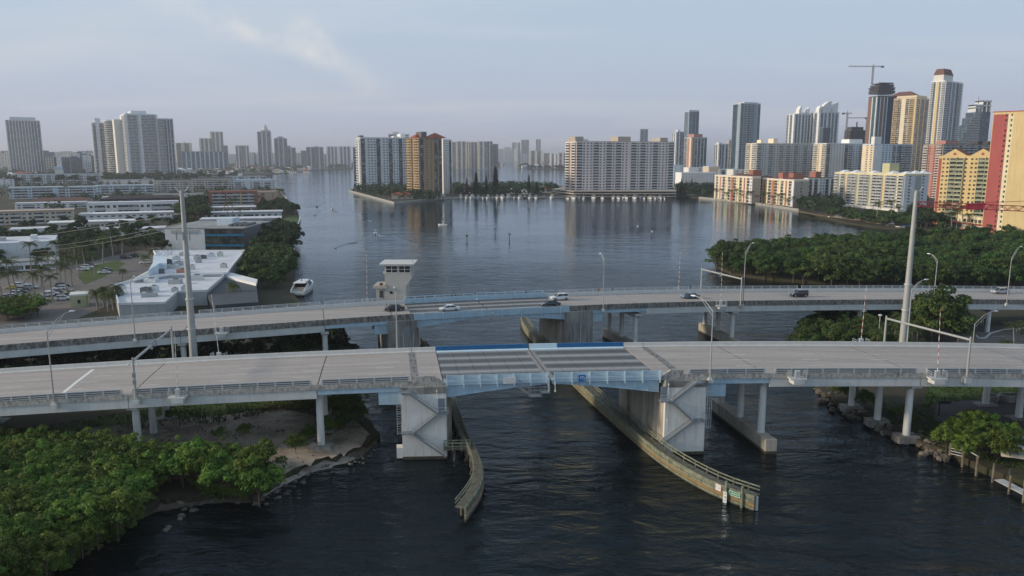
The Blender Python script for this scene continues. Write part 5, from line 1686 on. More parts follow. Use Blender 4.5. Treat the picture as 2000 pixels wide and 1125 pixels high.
nc, rows = 10, ((zt - 2.5, zt - .3, 0), (zt - 3.6, zt - 2.5, 1), (zt - 5.6, zt - 3.6, 0), (zt - 7.6, zt - 5.6, 0), (zt - 8.7, zt - 7.6, 1), (zt - 10.4, zt - 8.7, 0))
refl = mat('reflective_pane', (.14, .15, .12), .04, rgb2=(.035, .05, .055), mixpos=(.4, .6), scale=.35, spec=.9, metal=.5)
bluep = mat('blue_pane', (.03, .20, .36), .15, var=.15, scale=.4, spec=.6)
w_ = (o2.x - o1.x - .2) / nc
for z0_, z1_, k in rows:
    me = None
    for i in range(nc):
        b = MB()
        b.box(.06, w_ - .06, 0, .3, .05, z1_ - z0_ - .05)
        if me is None:
            me = b.mesh('pane', bluep if k else refl)
        inst('pane', me, t, (o1.x + .1 + i * w_, Yo + .02, z0_))
b = MB(); b.box(o1.x + 1, o1.x + 9, Yo + 14, Yo + 24, zt + .5, zt + 4); b.build('roof_plant', K['paleblue'], t)
for i in range(4):
    b = MB(); b.box(o1.x + 9 + i * 2.5, o1.x + 10.4 + i * 2.5, Yo + 8, Yo + 20 + 3 * (i % 2), zt + .5, zt + 1.5); b.build('roof_duct', K['dgrey'], t)
FOOT.append((Vector((o0.x, Yo, 0)), Vector((1, 0, 0)), Vector((0, 1, 0)), o2.x - o0.x, 42))
# white roofed restaurant complex
ZR = 6.2
t = thing('restaurant_building', 'sprawling white flat-roofed building full of rooftop air conditioners', 'building', gp(330, 600, 1))
def rp_(pts, z): return [tuple(gp(px, py, z))[:2] for px, py in pts]
back = rp_([(262, 548), (318, 517), (300, 492), (478, 491), (443, 535), (330, 538)], ZR)
front = rp_([(222, 560), (262, 548), (330, 538), (443, 535), (404, 570), (346, 572), (322, 594), (232, 596)], ZR - .9)
for nm, poly, zz in (('back_wing', back, ZR), ('front_wing', front, ZR - .9)):
    b = MB(); b.prism(poly, 1, zz, 1, 0); w_ = b.build(nm, [K['roofwhite'], K['grey']], t)
    b = MB()
    n = len(poly)
    for i in range(n):
        p, q = Vector(poly[i] + (zz + .35,)), Vector(poly[(i + 1) % n] + (zz + .35,))
        b.beam(p, q, .35, .7)
    b.build('parapet', K['lgrey' if nm == 'front_wing' else 'white'], w_)
b = MB(); dk = rp_([(443, 537), (500, 552), (505, 590), (420, 596), (404, 572)], 4.5); b.prism(dk, 1, 4.5, 0); b.build('dark_annex', mat('slate_annex', (.075, .085, .10), .8, var=.15, scale=.4, streak=.2), t)
b = MB(); dk = rp_([(448, 532), (503, 546), (500, 554), (443, 540)], 5.3); b.prism(dk, 4.4, 5.4, 0); b.build('annex_canopy', K['white'], t)
b = MB(); wv = rp_([(290, 536), (312, 521), (326, 521), (326, 505), (300, 505), (299, 520)], ZR + 1); b.prism(wv, ZR - .5, ZR + 2.4, 0); b.build('blue_white_tower', K['paleblue'], t)
for px in (302, 310, 318, 326):
    b = MB(); p = gp(px, 500, ZR + 2.4); b.beam(p, p + Vector((2.6, .6, 2.2)), .4, .5); b.build('roof_fin', K['white'], t)
ac = [(296, 549, 3.4), (343, 552, 3.4), (385, 545, 3.4), (292, 577, 3.6), (285, 569, 2.4), (302, 567, 2.2), (342, 568, 1.6), (361, 566, 1.8), (386, 505, 2.2), (396, 503, 2.4), (413, 500, 2.4), (388, 511, 2), (338, 521, 3), (350, 516, 2.2), (330, 514, 2), (345, 505, 2.4), (437, 521, 1.9), (376, 525, 1.6), (357, 530, 3.2), (316, 532, 1.6), (330, 496, 2), (360, 497, 3), (430, 498, 2)]
for i, (px, py, sz) in enumerate(ac):
    front_ = py > 538
    sz *= 1.2
    p = gp(px, py + 2, ZR - .9 if front_ else ZR)
    b = MB()
    k = 1 - .15 * (i % 3)
    b.cbox(p, sz, sz * .75 * k, .25, .1 * (i % 4), 0)
    b.cbox((p.x, p.y, p.z + .25), sz * .96, sz * .72 * k, 1.1 + .25 * (i % 3), .1 * (i % 4), 0)
    o = b.build('air_conditioner', K[('lgrey', 'grey', 'stone', 'grey', 'dgrey')[i % 5] if i != 18 else 'salmon'], t)
    b = MB(); b.tube((p.x, p.y, p.z + 1.3 + .25 * (i % 3)), (p.x, p.y, p.z + 1.55 + .25 * (i % 3)), sz * .25, sz * .25, 10); b.build('fan_housing', K['dgrey'], o)
low('small grey gate kiosk by the car park entrance', 140, 158, 600, 577, ['olive', 'white'], 'wow', roof='offwhite', depth=5, fh=4, name='kiosk', cat='kiosk')

# ---- far small houses and hazy skyline blocks
hb = {}
def house_proto(nm, wall, roofm):
    t = thing('house', 'x', 'house')
    b = MB(); b.box(-7, 7, -5, 5, 0, 6); b.build('wall', K[wall], t)
    b = MB()
    A, B_, C_, D = (-8, -6, 6), (8, -6, 6), (8, 6, 6), (-8, 6, 6)
    E, G_ = (-3, 0, 9), (3, 0, 9)
    for f in ((A, B_, G_, E), (C_, D, E, G_), (D, A, E), (B_, C_, G_), (D, C_, B_, A)): b.face(f)
    b.build('roof', K[roofm], t)
    for x in (-4.5, 0, 4.5):
        b = MB(); b.box(x - .9, x + .9, -5.06, -4.9, 2.2, 4.2); b.build('window', GL, t)
    return Proto(t)
HP = [house_proto('a', 'white', 'roofbrown'), house_proto('b', 'offwhite', 'rooftile'), house_proto('c', 'beige', 'roofgrey'), house_proto('d', 'white', 'roofwhite')]
def houses(lab, grp, n, x0, x1, y0, y1, sc=1.0):
    for i in range(n):
        px = x0 + (x1 - x0) * (i + rng.random()) / n
        p = gp(px, y0 + (y1 - y0) * rng.random(), 1.1)
        rng.choice(HP).put(p, rng.uniform(-.4, .4), sc * rng.uniform(.8, 1.3), lab, grp)
houses('small hazy waterfront house on the far left shore', 'waterfront houses on the far left shore', 46, 350, 606, 330, 339.5, 1.2)
houses('small pale house beyond the white flats at far left', 'houses behind the white flats', 16, 5, 100, 345, 349, 1.2)
houses('small waterfront house on the far shore behind the mauve slab', 'waterfront houses on the far centre shore', 22, 1014, 1105, 323, 329, 1.6)
houses('small house under the palms on the island', 'low houses on the island', 9, 900, 1090, 370, 380, .9)
def hazy(lab, grp, n, x0, x1, Ya, Yb, ya, yb):
    for i in range(n):
        px = x0 + (x1 - x0) * (i + rng.random() * .8) / n
        Y = rng.uniform(Ya, Yb)
        w_ = rng.uniform(14, 45) * Y / 3500
        yt = rng.uniform(ya, yb)
        top = yp(px, yt, Y).z
        t = thing('skyline_block', lab, 'building', (yp(px, 300, Y).x, Y, 1), grp)
        x = ORG[t.name][0]
        b = MB(); b.box(x, x + w_, Y, Y + 40, 1, top); b.build('window_glazing', GLB, t)
        b = MB(); z = 4
        while z < top:
            b.box(x - .5, x + w_ + .5, Y - .6, Y, z, z + 2.6); z += 5.2
        for k in range(4):
            xx = x + w_ * k / 3 - 1.2
            b.box(xx, xx + 2.4, Y - 1.2, Y - .61, 1, top + 1)
        b.build('wall', K[rng.choice(('white', 'lgrey', 'offwhite', 'beige', 'lgrey'))], t)['kind'] = 'stuff'
hazy('tiny hazy pale block on the far left horizon', 'hazy blocks on the left horizon', 26, -10, 185, 2600, 4200, 293, 303)
hazy('tiny hazy block between the left horizon towers', 'hazy blocks on the middle left horizon', 16, 440, 640, 3600, 5200, 296, 303)
hazy('tiny faint block on the horizon over the channel', 'faint blocks over the channel', 14, 965, 1040, 5500, 8000, 286, 303)
hazy('tiny hazy pale block between the white flats and dark tower', 'mid-left pale blocks', 9, 85, 185, 2000, 2400, 299, 308)
# ================================================================== vegetation
def leaf_mat(name, rgb, rgb2, scale=.5, objvar=.25, trans=.25):
    m = mat(name, rgb, .6, rgb2=rgb2, mixpos=(.38, .66), scale=scale, coord='obj', objvar=objvar, spec=.25, detail=3)
    t = m.node_tree
    b = t.nodes['Principled BSDF']
    out = t.nodes['Material Output']
    src = b.inputs['Base Color'].links[0].from_socket
    tr = t.nodes.new('ShaderNodeBsdfTranslucent')
    t.links.new(src, tr.inputs['Color'])
    mx = t.nodes.new('ShaderNodeMixShader')
    mx.inputs[0].default_value = trans
    t.links.new(b.outputs[0], mx.inputs[1]); t.links.new(tr.outputs[0], mx.inputs[2])
    t.links.new(mx.outputs[0], out.inputs['Surface'])
    return m
LM = {'near': leaf_mat('thicket_leaves', (.064, .138, .022), (.150, .245, .040), .55, .30, .3),
      'mang': leaf_mat('mangrove_leaves', (.036, .076, .018), (.078, .136, .032), .35, .32, .2),
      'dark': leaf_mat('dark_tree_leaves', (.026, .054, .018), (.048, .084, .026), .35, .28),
      'mid': leaf_mat('tree_leaves', (.040, .082, .020), (.070, .118, .028), .35, .28),
      'palm': leaf_mat('palm_leaves', (.060, .092, .022), (.105, .125, .035), .5, .25),
      'pine': leaf_mat('pine_needles', (.014, .028, .018), (.026, .042, .022), .5, .1),
      'dry': leaf_mat('dry_grass', (.10, .12, .03), (.16, .15, .05), .5, .3)}
def rdir(r):
    while True:
        v = Vector((r.uniform(-1, 1), r.uniform(-1, 1), r.uniform(-1, 1)))
        if .05 < v.length < 1:
            return v.normalized()
def leafq(b, p, n, s, r):
    a = n.orthogonal().normalized()
    c = n.cross(a)
    t = r.uniform(0, 6.28)
    a, c = a * math.cos(t) + c * math.sin(t), c * math.cos(t) - a * math.sin(t)
    a, c = a * s * r.uniform(.7, 1.3), c * s * r.uniform(.4, .8)
    b.face([p - a, p + c * .9, p + a, p - c])
def crown(seed, rx, rz, z0, clumps, per, ls, cr=(.26, .42), low=-.35, rag=.25):
    r = random.Random(seed)
    b = MB()
    for i in range(clumps):
        d = rdir(r)
        if d.z < low:
            d.z = -d.z * .6
        k = r.uniform(.45, 1.0) * (1 + r.uniform(-rag, rag))
        c = Vector((d.x * rx * k, d.y * rx * k, z0 + d.z * rz * k))
        R_ = rx * r.uniform(*cr)
        for j in range(per):
            e = rdir(r)
            if e.z < -.5:
                e.z *= -.7
            p = c + Vector((e.x, e.y, e.z * .75)) * R_ * r.uniform(.55, 1.08)
            n = (e + rdir(r) * .75 + Vector((0, 0, .35))).normalized()
            leafq(b, p, n, ls * r.uniform(.6, 1.25), r)
    return b
def limbs(seed, h, r0, rx, n):
    r = random.Random(seed)
    b = MB()
    top = Vector((r.uniform(-.3, .3), r.uniform(-.3, .3), h))
    b.path([Vector((0, 0, -.6)), Vector((r.uniform(-.1, .1), .05, h * .5)), top], [r0, r0 * .75, r0 * .45], 7)
    for i in range(n):
        a = i * 2.4 + r.uniform(-.4, .4)
        s = Vector((0, 0, h * r.uniform(.35, .85)))
        e = Vector((math.cos(a) * rx * .75, math.sin(a) * rx * .75, h + rx * r.uniform(.05, .55)))
        m = s.lerp(e, .5) + Vector((0, 0, rx * .1))
        b.path([s, m, e], [r0 * .45, r0 * .3, r0 * .1], 5)
    return b
def tree_proto(nm, seed, rx, rz, h, clumps, per, ls, lm, n_limb=5, r0=.22, **kw):
    t = thing(nm, 'x', 'tree' if 'shrub' not in nm else 'shrub')
    limbs(seed, h, r0, rx, n_limb).build('trunk', M['bark'], t)
    crown(seed, rx, rz, h + rz * .35, clumps, per, ls, **kw).build('crown', LM[lm], t)
    return Proto(t)
LM['near2'] = leaf_mat('olive_leaves', (.066, .118, .020), (.150, .205, .036), .7, .28, .25)
NEAR = [tree_proto('mangrove_shrub', 20 + i, 2.3, 1.9, 1.9, 44, 96, (.165, .12)[i % 2], ('near', 'near', 'near2')[i % 3], 8, .09, cr=((.18, .33), (.13, .27))[i % 2], rag=(.25, .42)[i % 2]) for i in range(6)]
MANG = [tree_proto('mangrove_tree', 40 + i, 5.2, 4.2, 3.4, 44, 110, .36, 'mang', 5, .25, cr=(.2, .34), low=-.6) for i in range(5)]
DARK = [tree_proto('shade_tree', 60 + i, 4.2, 3.4, 4.4, 22, 40, .66, 'dark', 5, .24) for i in range(3)]
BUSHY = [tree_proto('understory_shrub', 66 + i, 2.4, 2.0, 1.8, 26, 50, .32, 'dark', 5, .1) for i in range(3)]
MID = [tree_proto('broadleaf_tree', 70 + i, 4.0, 3.0, 3.8, 22, 40, .62, 'mid', 5, .22) for i in range(3)]
FARP = [tree_proto('far_tree', 80 + i, 6.0, 4.4, 5.0, 12, 22, 1.5, 'dark', 3, .35) for i in range(3)]
def palm_proto(nm, seed, h, nf, fl, lm='palm', droop=1.0, lean=.6):
    r = random.Random(seed)
    t = thing(nm, 'x', 'palm tree')
    b = MB()
    pts = [Vector((lean * (k / 6) ** 2, .2 * math.sin(k), h * k / 6 - (.5 if k == 0 else 0))) for k in range(7)]
    b.path(pts, [.26, .22, .2, .18, .17, .16, .15], 8)
    b.build('trunk', M['palm_bark'], t)
    b = MB()
    top = pts[-1]
    for i in range(nf):
        a = i * 2.399 + r.uniform(-.2, .2)
        up = r.uniform(-.35, 1.0)
        d = Vector((math.cos(a), math.sin(a), 0))
        L = fl * r.uniform(.8, 1.1)
        spine = []
        for k in range(8):
            f = k / 7
            spine.append(top + d * L * f * (1 - .12 * f) + Vector((0, 0, L * (up * f - droop * (.55 + .25 * up) * f * f))))
        side = d.cross(Vector((0, 0, 1)))
        for k in range(7):
            p, q = spine[k], spine[k + 1]
            m_ = (p + q) / 2
            wl = L * .27 * math.sin(math.pi * (.12 + .86 * (k + .5) / 7)) ** .7
            for sg in (-1, 1):
                for h2 in (0.0, .5):
                    a0 = p.lerp(q, h2); a1 = p.lerp(q, h2 + .32)
                    tip = a0.lerp(a1, .5) + side * sg * wl + (q - p) * .7 + Vector((0, 0, -wl * .35))
                    b.face([a0, a1, tip])
        for k in range(7):
            b.tube(spine[k], spine[k + 1], .035, .03, 4, 0, False)
    b.build('crown', LM[lm], t)
    return Proto(t)
PALM = [palm_proto('palm_tree', 1, 9.0, 20, 3.4), palm_proto('palm_tree', 2, 10.5, 22, 3.6, lean=-.7), palm_proto('palm_tree', 3, 7.5, 18, 3.2, lean=.2)]
FAN = [palm_proto('fan_palm', 5, 4.0, 26, 2.5, droop=1.25, lean=.2), palm_proto('fan_palm', 6, 5.0, 26, 2.4, droop=1.3, lean=-.2)]
def pine_proto(seed, h, rr):
    r = random.Random(seed)
    t = thing('norfolk_pine', 'x', 'pine tree')
    b = MB(); b.tube((0, 0, -.5), (0, 0, h), .4, .05, 7); b.build('trunk', M['bark'], t)
    b = MB()
    z = h * .08
    while z < h * .99:
        f = 1 - z / h
        R_ = rr * (f ** .55) * r.uniform(.6, 1.15)
        for k in range(9):
            a = k * .7 + r.uniform(-.3, .3)
            d = Vector((math.cos(a), math.sin(a), .15))
            for j in range(4):
                p = Vector((0, 0, z)) + d * R_ * (j + 1) / 4
                leafq(b, p, (rdir(r) + Vector((0, 0, 1))).normalized(), .9 * (.5 + .6 * f), r)
        z += h * .028
    b.build('crown', LM['pine'], t)
    return Proto(t)
PINE = [pine_proto(3, 26, 3.0), pine_proto(4, 20, 3.6)]

def inpoly(x, y, poly):
    c = False
    n = len(poly)
    for i in range(n):
        (x0, y0), (x1, y1) = poly[i], poly[(i + 1) % n]
        if (y0 > y) != (y1 > y) and x < (x1 - x0) * (y - y0) / (y1 - y0) + x0:
            c = not c
    return c
def blocked(p, m=2.0):
    for C, dr, dl, Lr, Ll in FOOT:
        d = Vector((p.x, p.y, 0)) - Vector((C.x, C.y, 0))
        u, v = d.dot(dr), d.dot(dl)
        if -m < u < Lr + m and -m < v < Ll + m:
            return True
    return False
def wood(protos, pxpoly, gap, scale, label, group, z=1.0, jit=.45, limit=999, check=True, lab2=None):
    poly = [tuple(gp(px, py, z))[:2] for px, py in pxpoly]
    xs, ys = [p[0] for p in poly], [p[1] for p in poly]
    n = 0
    y = min(ys)
    row = 0
    while y < max(ys):
        x = min(xs) + (row % 2) * gap / 2
        while x < max(xs):
            q = Vector((x + rng.uniform(-jit, jit) * gap, y + rng.uniform(-jit, jit) * gap, z))
            if inpoly(q.x, q.y, poly) and not (check and blocked(q)) and n < limit:
                s = rng.uniform(*scale)
                rng.choice(protos).put(q, rng.uniform(0, 6.28), (s, s, s * rng.uniform(.85, 1.15)), label, group)
                n += 1
            x += gap
        y += gap * .87
        row += 1
    return n
def single(protos, pts, scale, labels, group=None, z=1.0):
    for i, (px, py) in enumerate(pts):
        p = gp(px, py, z)
        s = rng.uniform(*scale)
        protos[i % len(protos)].put(p, rng.uniform(0, 6.28), s, labels if isinstance(labels, str) else labels[i], group)
CNT = {}
CNT['near'] = wood(NEAR, [(-120, 892), (60, 892), (170, 902), (300, 925), (440, 915), (505, 922), (518, 980), (460, 985), (410, 972), (335, 948), (268, 985), (246, 1040), (165, 1095), (90, 1135), (-120, 1260)], 2.5, (.85, 1.45),
     'leafy green mangrove shrub in the thicket at the lower left', 'thicket at the lower left', check=False)
for i in range(46):
    e_ = [(515, 985), (460, 990), (412, 978), (345, 958), (272, 1000), (250, 1045), (168, 1102), (92, 1142), (-30, 1215)]
    f_ = (i + rng.random()) / 46 * (len(e_) - 1.001); k_ = int(f_)
    a_ = Vector(e_[k_]).lerp(Vector(e_[k_ + 1]), f_ - k_)
    if 300 < a_.x < 395: continue
    p_ = gp(a_.x + rng.uniform(-14, 6), a_.y + rng.uniform(-14, 4), -.9)
    rng.choice(NEAR).put(p_, rng.uniform(0, 6.28), rng.uniform(.55, .95), 'low mangrove shrub fringing the waterline of the left thicket', 'fringe of the left thicket')
single(NEAR, [(282, 948), (305, 944), (330, 942), (356, 946), (384, 950), (412, 955), (270, 935), (345, 930), (395, 935)], (1.1, 1.45), 'leafy shrub above the small sandy nook of the left thicket', 'shrubs above the sandy nook')
single(NEAR, [(600, 868), (625, 860), (655, 846), (690, 834), (705, 822)], (.55, .85), 'bush on the sandy spit behind the near bridge column', 'bushes on the spit')
single(NEAR, [(578, 886), (668, 838), (640, 850)], (.7, .8), ['small dark bush standing alone on the dirt left of the column', 'bush behind the near bridge column by the spit', 'low bush left of the sandy spit'])
single(NEAR, [(338, 825), (430, 862), (475, 855)], (.45, .6), ['small shrub at the foot of the middle column', 'flat scrub patch on the dirt clearing', 'low scrub right of the flat patch'])
CNT['mang'] = wood(MANG, [(1396, 516), (1428, 505), (1500, 498), (1600, 492), (1700, 486), (1800, 480), (1880, 478), (2080, 486), (2080, 566), (1800, 566), (1640, 560), (1500, 549), (1425, 538), (1402, 524)], 8.3, (.8, 1.2),
     'dense green mangrove in the wood behind the far bridge', 'mangrove wood behind the far bridge', limit=300)
wood(MANG, [(1572, 700), (1572, 665), (1600, 636), (1660, 612), (1730, 612), (1760, 640), (1740, 700)], 4.6, (.5, .75), 'bushy tree between the bridges on the right bank', 'trees between the bridges on the right')
wood(FAN + PALM[2:], [(1650, 695), (1700, 650), (1800, 655), (1830, 690), (1810, 715), (1680, 715)], 4.2, (.7, .95), 'palm in the grove between the bridges on the right', 'palm grove between the bridges')
single(MANG, [(1820, 668), (1836, 664)], (1.3, 1.5), ['dark round tree rising in front of the far bridge right of the tall pole', 'dark tree behind the round one at the far bridge'])
single(FAN, [(1870, 668), (1888, 675)], (.85, .95), ['left one of two small palms on the road island', 'right one of two small palms on the road island'])
single(PALM[:2] + FAN, [(1978, 690), (1998, 700), (2005, 670), (1960, 700)], (.7, .9), 'palm at the right edge above the near bridge deck', 'palms at the right edge')
wood(NEAR, [(1835, 880), (1850, 862), (1880, 850), (1960, 858), (1975, 885), (1960, 905), (1900, 908), (1862, 895)], 2.9, (.9, 1.25), 'leafy green shrub overhanging the old piles at lower right', 'shrubs by the old piles', check=False)
wood(NEAR, [(1600, 770), (1640, 770), (1700, 790), (1720, 800), (1690, 808), (1640, 792)], 3.4, (.6, .9), 'dark shrub on the riprap bank under the near bridge', 'shrubs on the riprap bank', check=False)
wood(NEAR, [(1705, 800), (1740, 800), (1800, 830), (1830, 850), (1790, 850)], 4.2, (.4, .65), 'small bush among the stones by the right columns', 'bushes among the stones', check=False)
# between the bridges on the left
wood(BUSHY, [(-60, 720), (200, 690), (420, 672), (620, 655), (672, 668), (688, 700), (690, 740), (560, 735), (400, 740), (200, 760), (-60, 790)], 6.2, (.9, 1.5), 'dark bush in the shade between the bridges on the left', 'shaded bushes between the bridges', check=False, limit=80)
wood(NEAR, [(505, 795), (540, 770), (690, 765), (696, 818), (640, 832), (590, 806)], 2.8, (.8, 1.1), 'dark shrub under the near bridge by the spit', 'shrubs under the near bridge', check=False)
single(PINE, [(662, 676), (648, 678), (672, 680)], (.24, .30), 'small feathery shore tree poking up between the bridges', 'feathery shore trees')
# west bank
PL_ = [(34, 591), (20, 586), (3, 587), (68, 595), (87, 593), (102, 586), (131, 570), (142, 561), (155, 545), (186, 540), (61, 535), (118, 552), (96, 545), (112, 538), (128, 532), (150, 528), (-12, 592), (165, 522), (203, 515), (222, 506), (240, 500), (80, 560)]
single(PALM, PL_, (1.0, 1.25), 'tall palm in the car park on the left bank', 'palms in the car park')
single(FAN, [(190, 603), (205, 600), (222, 606), (232, 602), (213, 608)], (1.1, 1.4), 'drooping fan palm beside the white-roofed building', 'fan palms by the white roof')
single(FAN, [(240, 548), (458, 590), (285, 520), (300, 514)], (1.0, 1.3), ['small palm at the left edge of the white roof', 'bright palm in front of the dark annex', 'palm behind the blue-white roof tower', 'palm at the back corner of the white roof'])
wood(NEAR, [(-40, 632), (-40, 612), (40, 606), (80, 610), (78, 622), (30, 630)], 3.0, (1.0, 1.3), 'rounded green hedge shrub at the left edge below the palms', 'hedge below the palms', check=False)
wood(MID, [(478, 560), (480, 520), (510, 490), (560, 486), (568, 520), (560, 555), (520, 570)], 6.5, (.75, 1.05), 'spreading green tree between the office and the yacht', 'trees by the yacht', check=False)
wood(DARK, [(-40, 528), (-40, 470), (110, 468), (300, 462), (322, 478), (330, 495), (220, 500), (120, 512)], 10.5, (.65, .95), 'dark tree in the belt behind the car park', 'tree belt behind the car park')
wood(DARK, [(-40, 468), (-40, 445), (150, 440), (340, 432), (400, 440), (322, 462), (120, 466)], 18, (.55, .85), 'dark tree behind the white motel wings', 'trees behind the motel wings')
wood(DARK, [(480, 470), (560, 455), (575, 470), (574, 500), (500, 500)], 7.5, (.9, 1.2), 'dark tree beside the glass office along the bank', 'trees along the bank by the office')
wood(DARK + MID, [(350, 428), (352, 405), (400, 402), (408, 425), (398, 434)], 8, (1.0, 1.4), 'tall dark tree left of the brick block', 'trees left of the brick block')
wood(DARK, [(500, 412), (548, 406), (575, 415), (580, 420), (560, 424), (520, 420)], 8, (.9, 1.1), 'dark tree on the point by the turquoise motel', 'trees on the point')
wood(FARP, [(-40, 362), (-40, 351), (200, 349), (350, 346), (440, 344), (470, 350), (300, 360)], 40, (1.1, 1.6), 'distant dark tree below the left towers', 'trees below the left towers', limit=110)
single(PALM, [(556, 398), (548, 402), (551, 391), (20, 392), (128, 388), (170, 384), (190, 380), (430, 376), (410, 430), (445, 432), (455, 428), (470, 430), (505, 405)], (1.1, 1.5), 'small distant palm among the west bank flats', 'distant west bank palms')
# island
pn = [(912, 382, .85, 'short blunt pine on the island, leftmost of six'), (930, 382, 1.25, 'tall slim pine on the island, second from left'), (950, 381, .95, 'pointed pine on the island, third from left'), (968, 381, 1.55, 'tallest needle-like pine on the island'), (1033, 380, 1.0, 'slim pine on the island, fifth from left'), (1048, 380, .75, 'smallest pine on the island, rightmost of six')]
for i, (px, py, s, lab) in enumerate(pn):
    PINE[i % 2].put(gp(px, py, 1.3), i, (s * .95, s * .95, s * (1.0 if i % 2 == 0 else 1.15)), lab)
single(PALM, [(x, 393 + (x % 3)) for x in range(760, 862, 12)], (.7, .95), 'small palm along the island sea wall', 'palms along the island sea wall')
# east shore
single(PINE, [(1330, 382), (1340, 380), (1350, 381), (1336, 384)], (.7, .9), 'dark conifer beside the right end of the mauve slab', 'conifers by the mauve slab')
single(PALM, [(x, 391 + (x - 1395) * .108) for x in range(1398, 1556, 10)], (1.1, 1.35), 'palm on the sea wall before the cream and orange flats', 'palms on the sea wall')
wood(MID, [(1600, 421), (1625, 417), (1700, 424), (1775, 430), (1810, 440), (1780, 446), (1720, 443), (1650, 432)], 7.5, (.6, .9), 'low green tree in the belt behind the marina', 'trees behind the marina')
wood(DARK, [(1775, 430), (1800, 424), (1835, 436), (1840, 448), (1800, 446)], 8, (.9, 1.2), 'dark tree between the balcony block and the red wall', 'trees by the red wall')
single(PALM, [(1712, 436), (1740, 434), (1752, 432), (1780, 436), (1845, 447), (1857, 449), (1868, 448), (1878, 450), (1888, 452)], (1.3, 1.6), 'palm in front of the balcony and yellow blocks', 'palms by the balcony block')
wood(MID, [(1900, 456), (1960, 455), (2050, 462), (2050, 468), (1920, 462)], 9, (.6, .9), 'small green tree below the podium balustrade', 'trees below the podium')
# far woods that read as one mass
def mass(name, label, pxpoly, n, size, hgt, lm):
    r = random.Random(len(label))
    poly = [tuple(gp(px, py, 1.1))[:2] for px, py in pxpoly]
    xs, ys = [p[0] for p in poly], [p[1] for p in poly]
    b = MB()
    k = 0
    while k < n:
        x, y = r.uniform(min(xs), max(xs)), r.uniform(min(ys), max(ys))
        if not inpoly(x, y, poly) or blocked(Vector((x, y, 0)), 4):
            if r.random() < .002: k += 1
            continue
        k += 1
        s = size * r.uniform(.7, 1.4)
        for j in range(34):
            d = rdir(r); d.z = abs(d.z)
            leafq(b, Vector((x, y, hgt * .35)) + Vector((d.x * s, d.y * s, d.z * hgt * r.uniform(.5, .9))), (d + rdir(r) * .5).normalized(), s * .33, r)
    o = b.build(name, LM[lm])
    o['kind'] = 'stuff'; o['label'] = label; o['category'] = 'woodland'
mass('far_woodland', 'small town trees among the white flats on the west bank', [(-40, 410), (-40, 362), (300, 360), (540, 362), (545, 375), (400, 400), (160, 412)], 270, 3.6, 7, 'dark')
mass('tree_belt', 'dark trees covering the tip of the condo island', [(690, 375), (704, 364), (790, 362), (835, 384), (860, 392), (800, 392), (775, 391), (730, 384)], 150, 4.6, 10, 'dark')
mass('tree_belt', 'dark tree belt along the island shore behind the boats', [(882, 383), (884, 370), (1000, 368), (1085, 368), (1085, 379), (1000, 382.5)], 210, 5, 11, 'dark')
mass('tree_belt', 'dark trees in the cove right of the mauve slab', [(1322, 384), (1322, 366), (1395, 368), (1395, 386), (1365, 385)], 100, 5, 12, 'dark')
mass('tree_belt', 'dark trees between the orange flats and the balcony block', [(1560, 408), (1570, 398), (1640, 400), (1640, 412), (1600, 418)], 60, 4.5, 11, 'dark')
mass('far_woodland', 'belt of dark trees along the far left shore', [(-30, 346), (-30, 316), (350, 318), (590, 324), (606, 330), (600, 336), (520, 340), (350, 343), (150, 346)], 1500, 9, 13, 'dark')
mass('far_woodland', 'low hazy trees across the bay in the centre', [(640, 330.5), (700, 327), (880, 327), (960, 327.6), (984, 323.8), (984, 319), (700, 320), (640, 326)], 700, 11, 15, 'dark')
mass('far_woodland', 'low hazy trees behind the mauve slab', [(1014, 328.6), (1105, 331), (1200, 331), (1200, 322), (1022, 321)], 500, 11, 15, 'dark')
mass('far_woodland', 'trees among the far right low buildings', [(1316, 384), (1330, 350), (1600, 352), (1800, 380), (1800, 400), (1640, 400), (1500, 372), (1400, 366)], 500, 7, 10, 'dark')
# dead branches sticking out of the thicket
for i, (x0, y0, x1, y1, hh, lab) in enumerate(((36, 1080, 18, 990, 1.2, 'tall bleached dead branch at the left edge of the thicket'), (104, 1100, 84, 1052, 1.0, 'pale bent dead branch leaning out over the water'), (75, 1112, 48, 1078, .9, 'dead forked branch low at the shore'), (113, 1095, 121, 1080, .8, 'short dead stub by the waterline'), (160, 1062, 192, 1066, .7, 'dead branch lying just above the water'))):
    p, q = gp(x0, y0, hh * .3), gp(x0, y0, 0)
    d = ray(x1, y1); k = (q.y - .8) / d.y
    top = Vector((d.x * k, d.y * k, H + d.z * k))
    t = thing('dead_branch', lab, 'branch', p)
    b = MB()
    mid_ = p.lerp(top, .5) + Vector((.2, .1, .1))
    b.path([p - Vector((0, 0, 1)), mid_, top], [.09, .07, .04], 6)
    b.build('limb', M['deadwood'], t)
    b = MB(); b.path([mid_, mid_ + Vector((.5, -.3, .7))], [.04, .015], 5); b.build('twig', M['deadwood'], t)
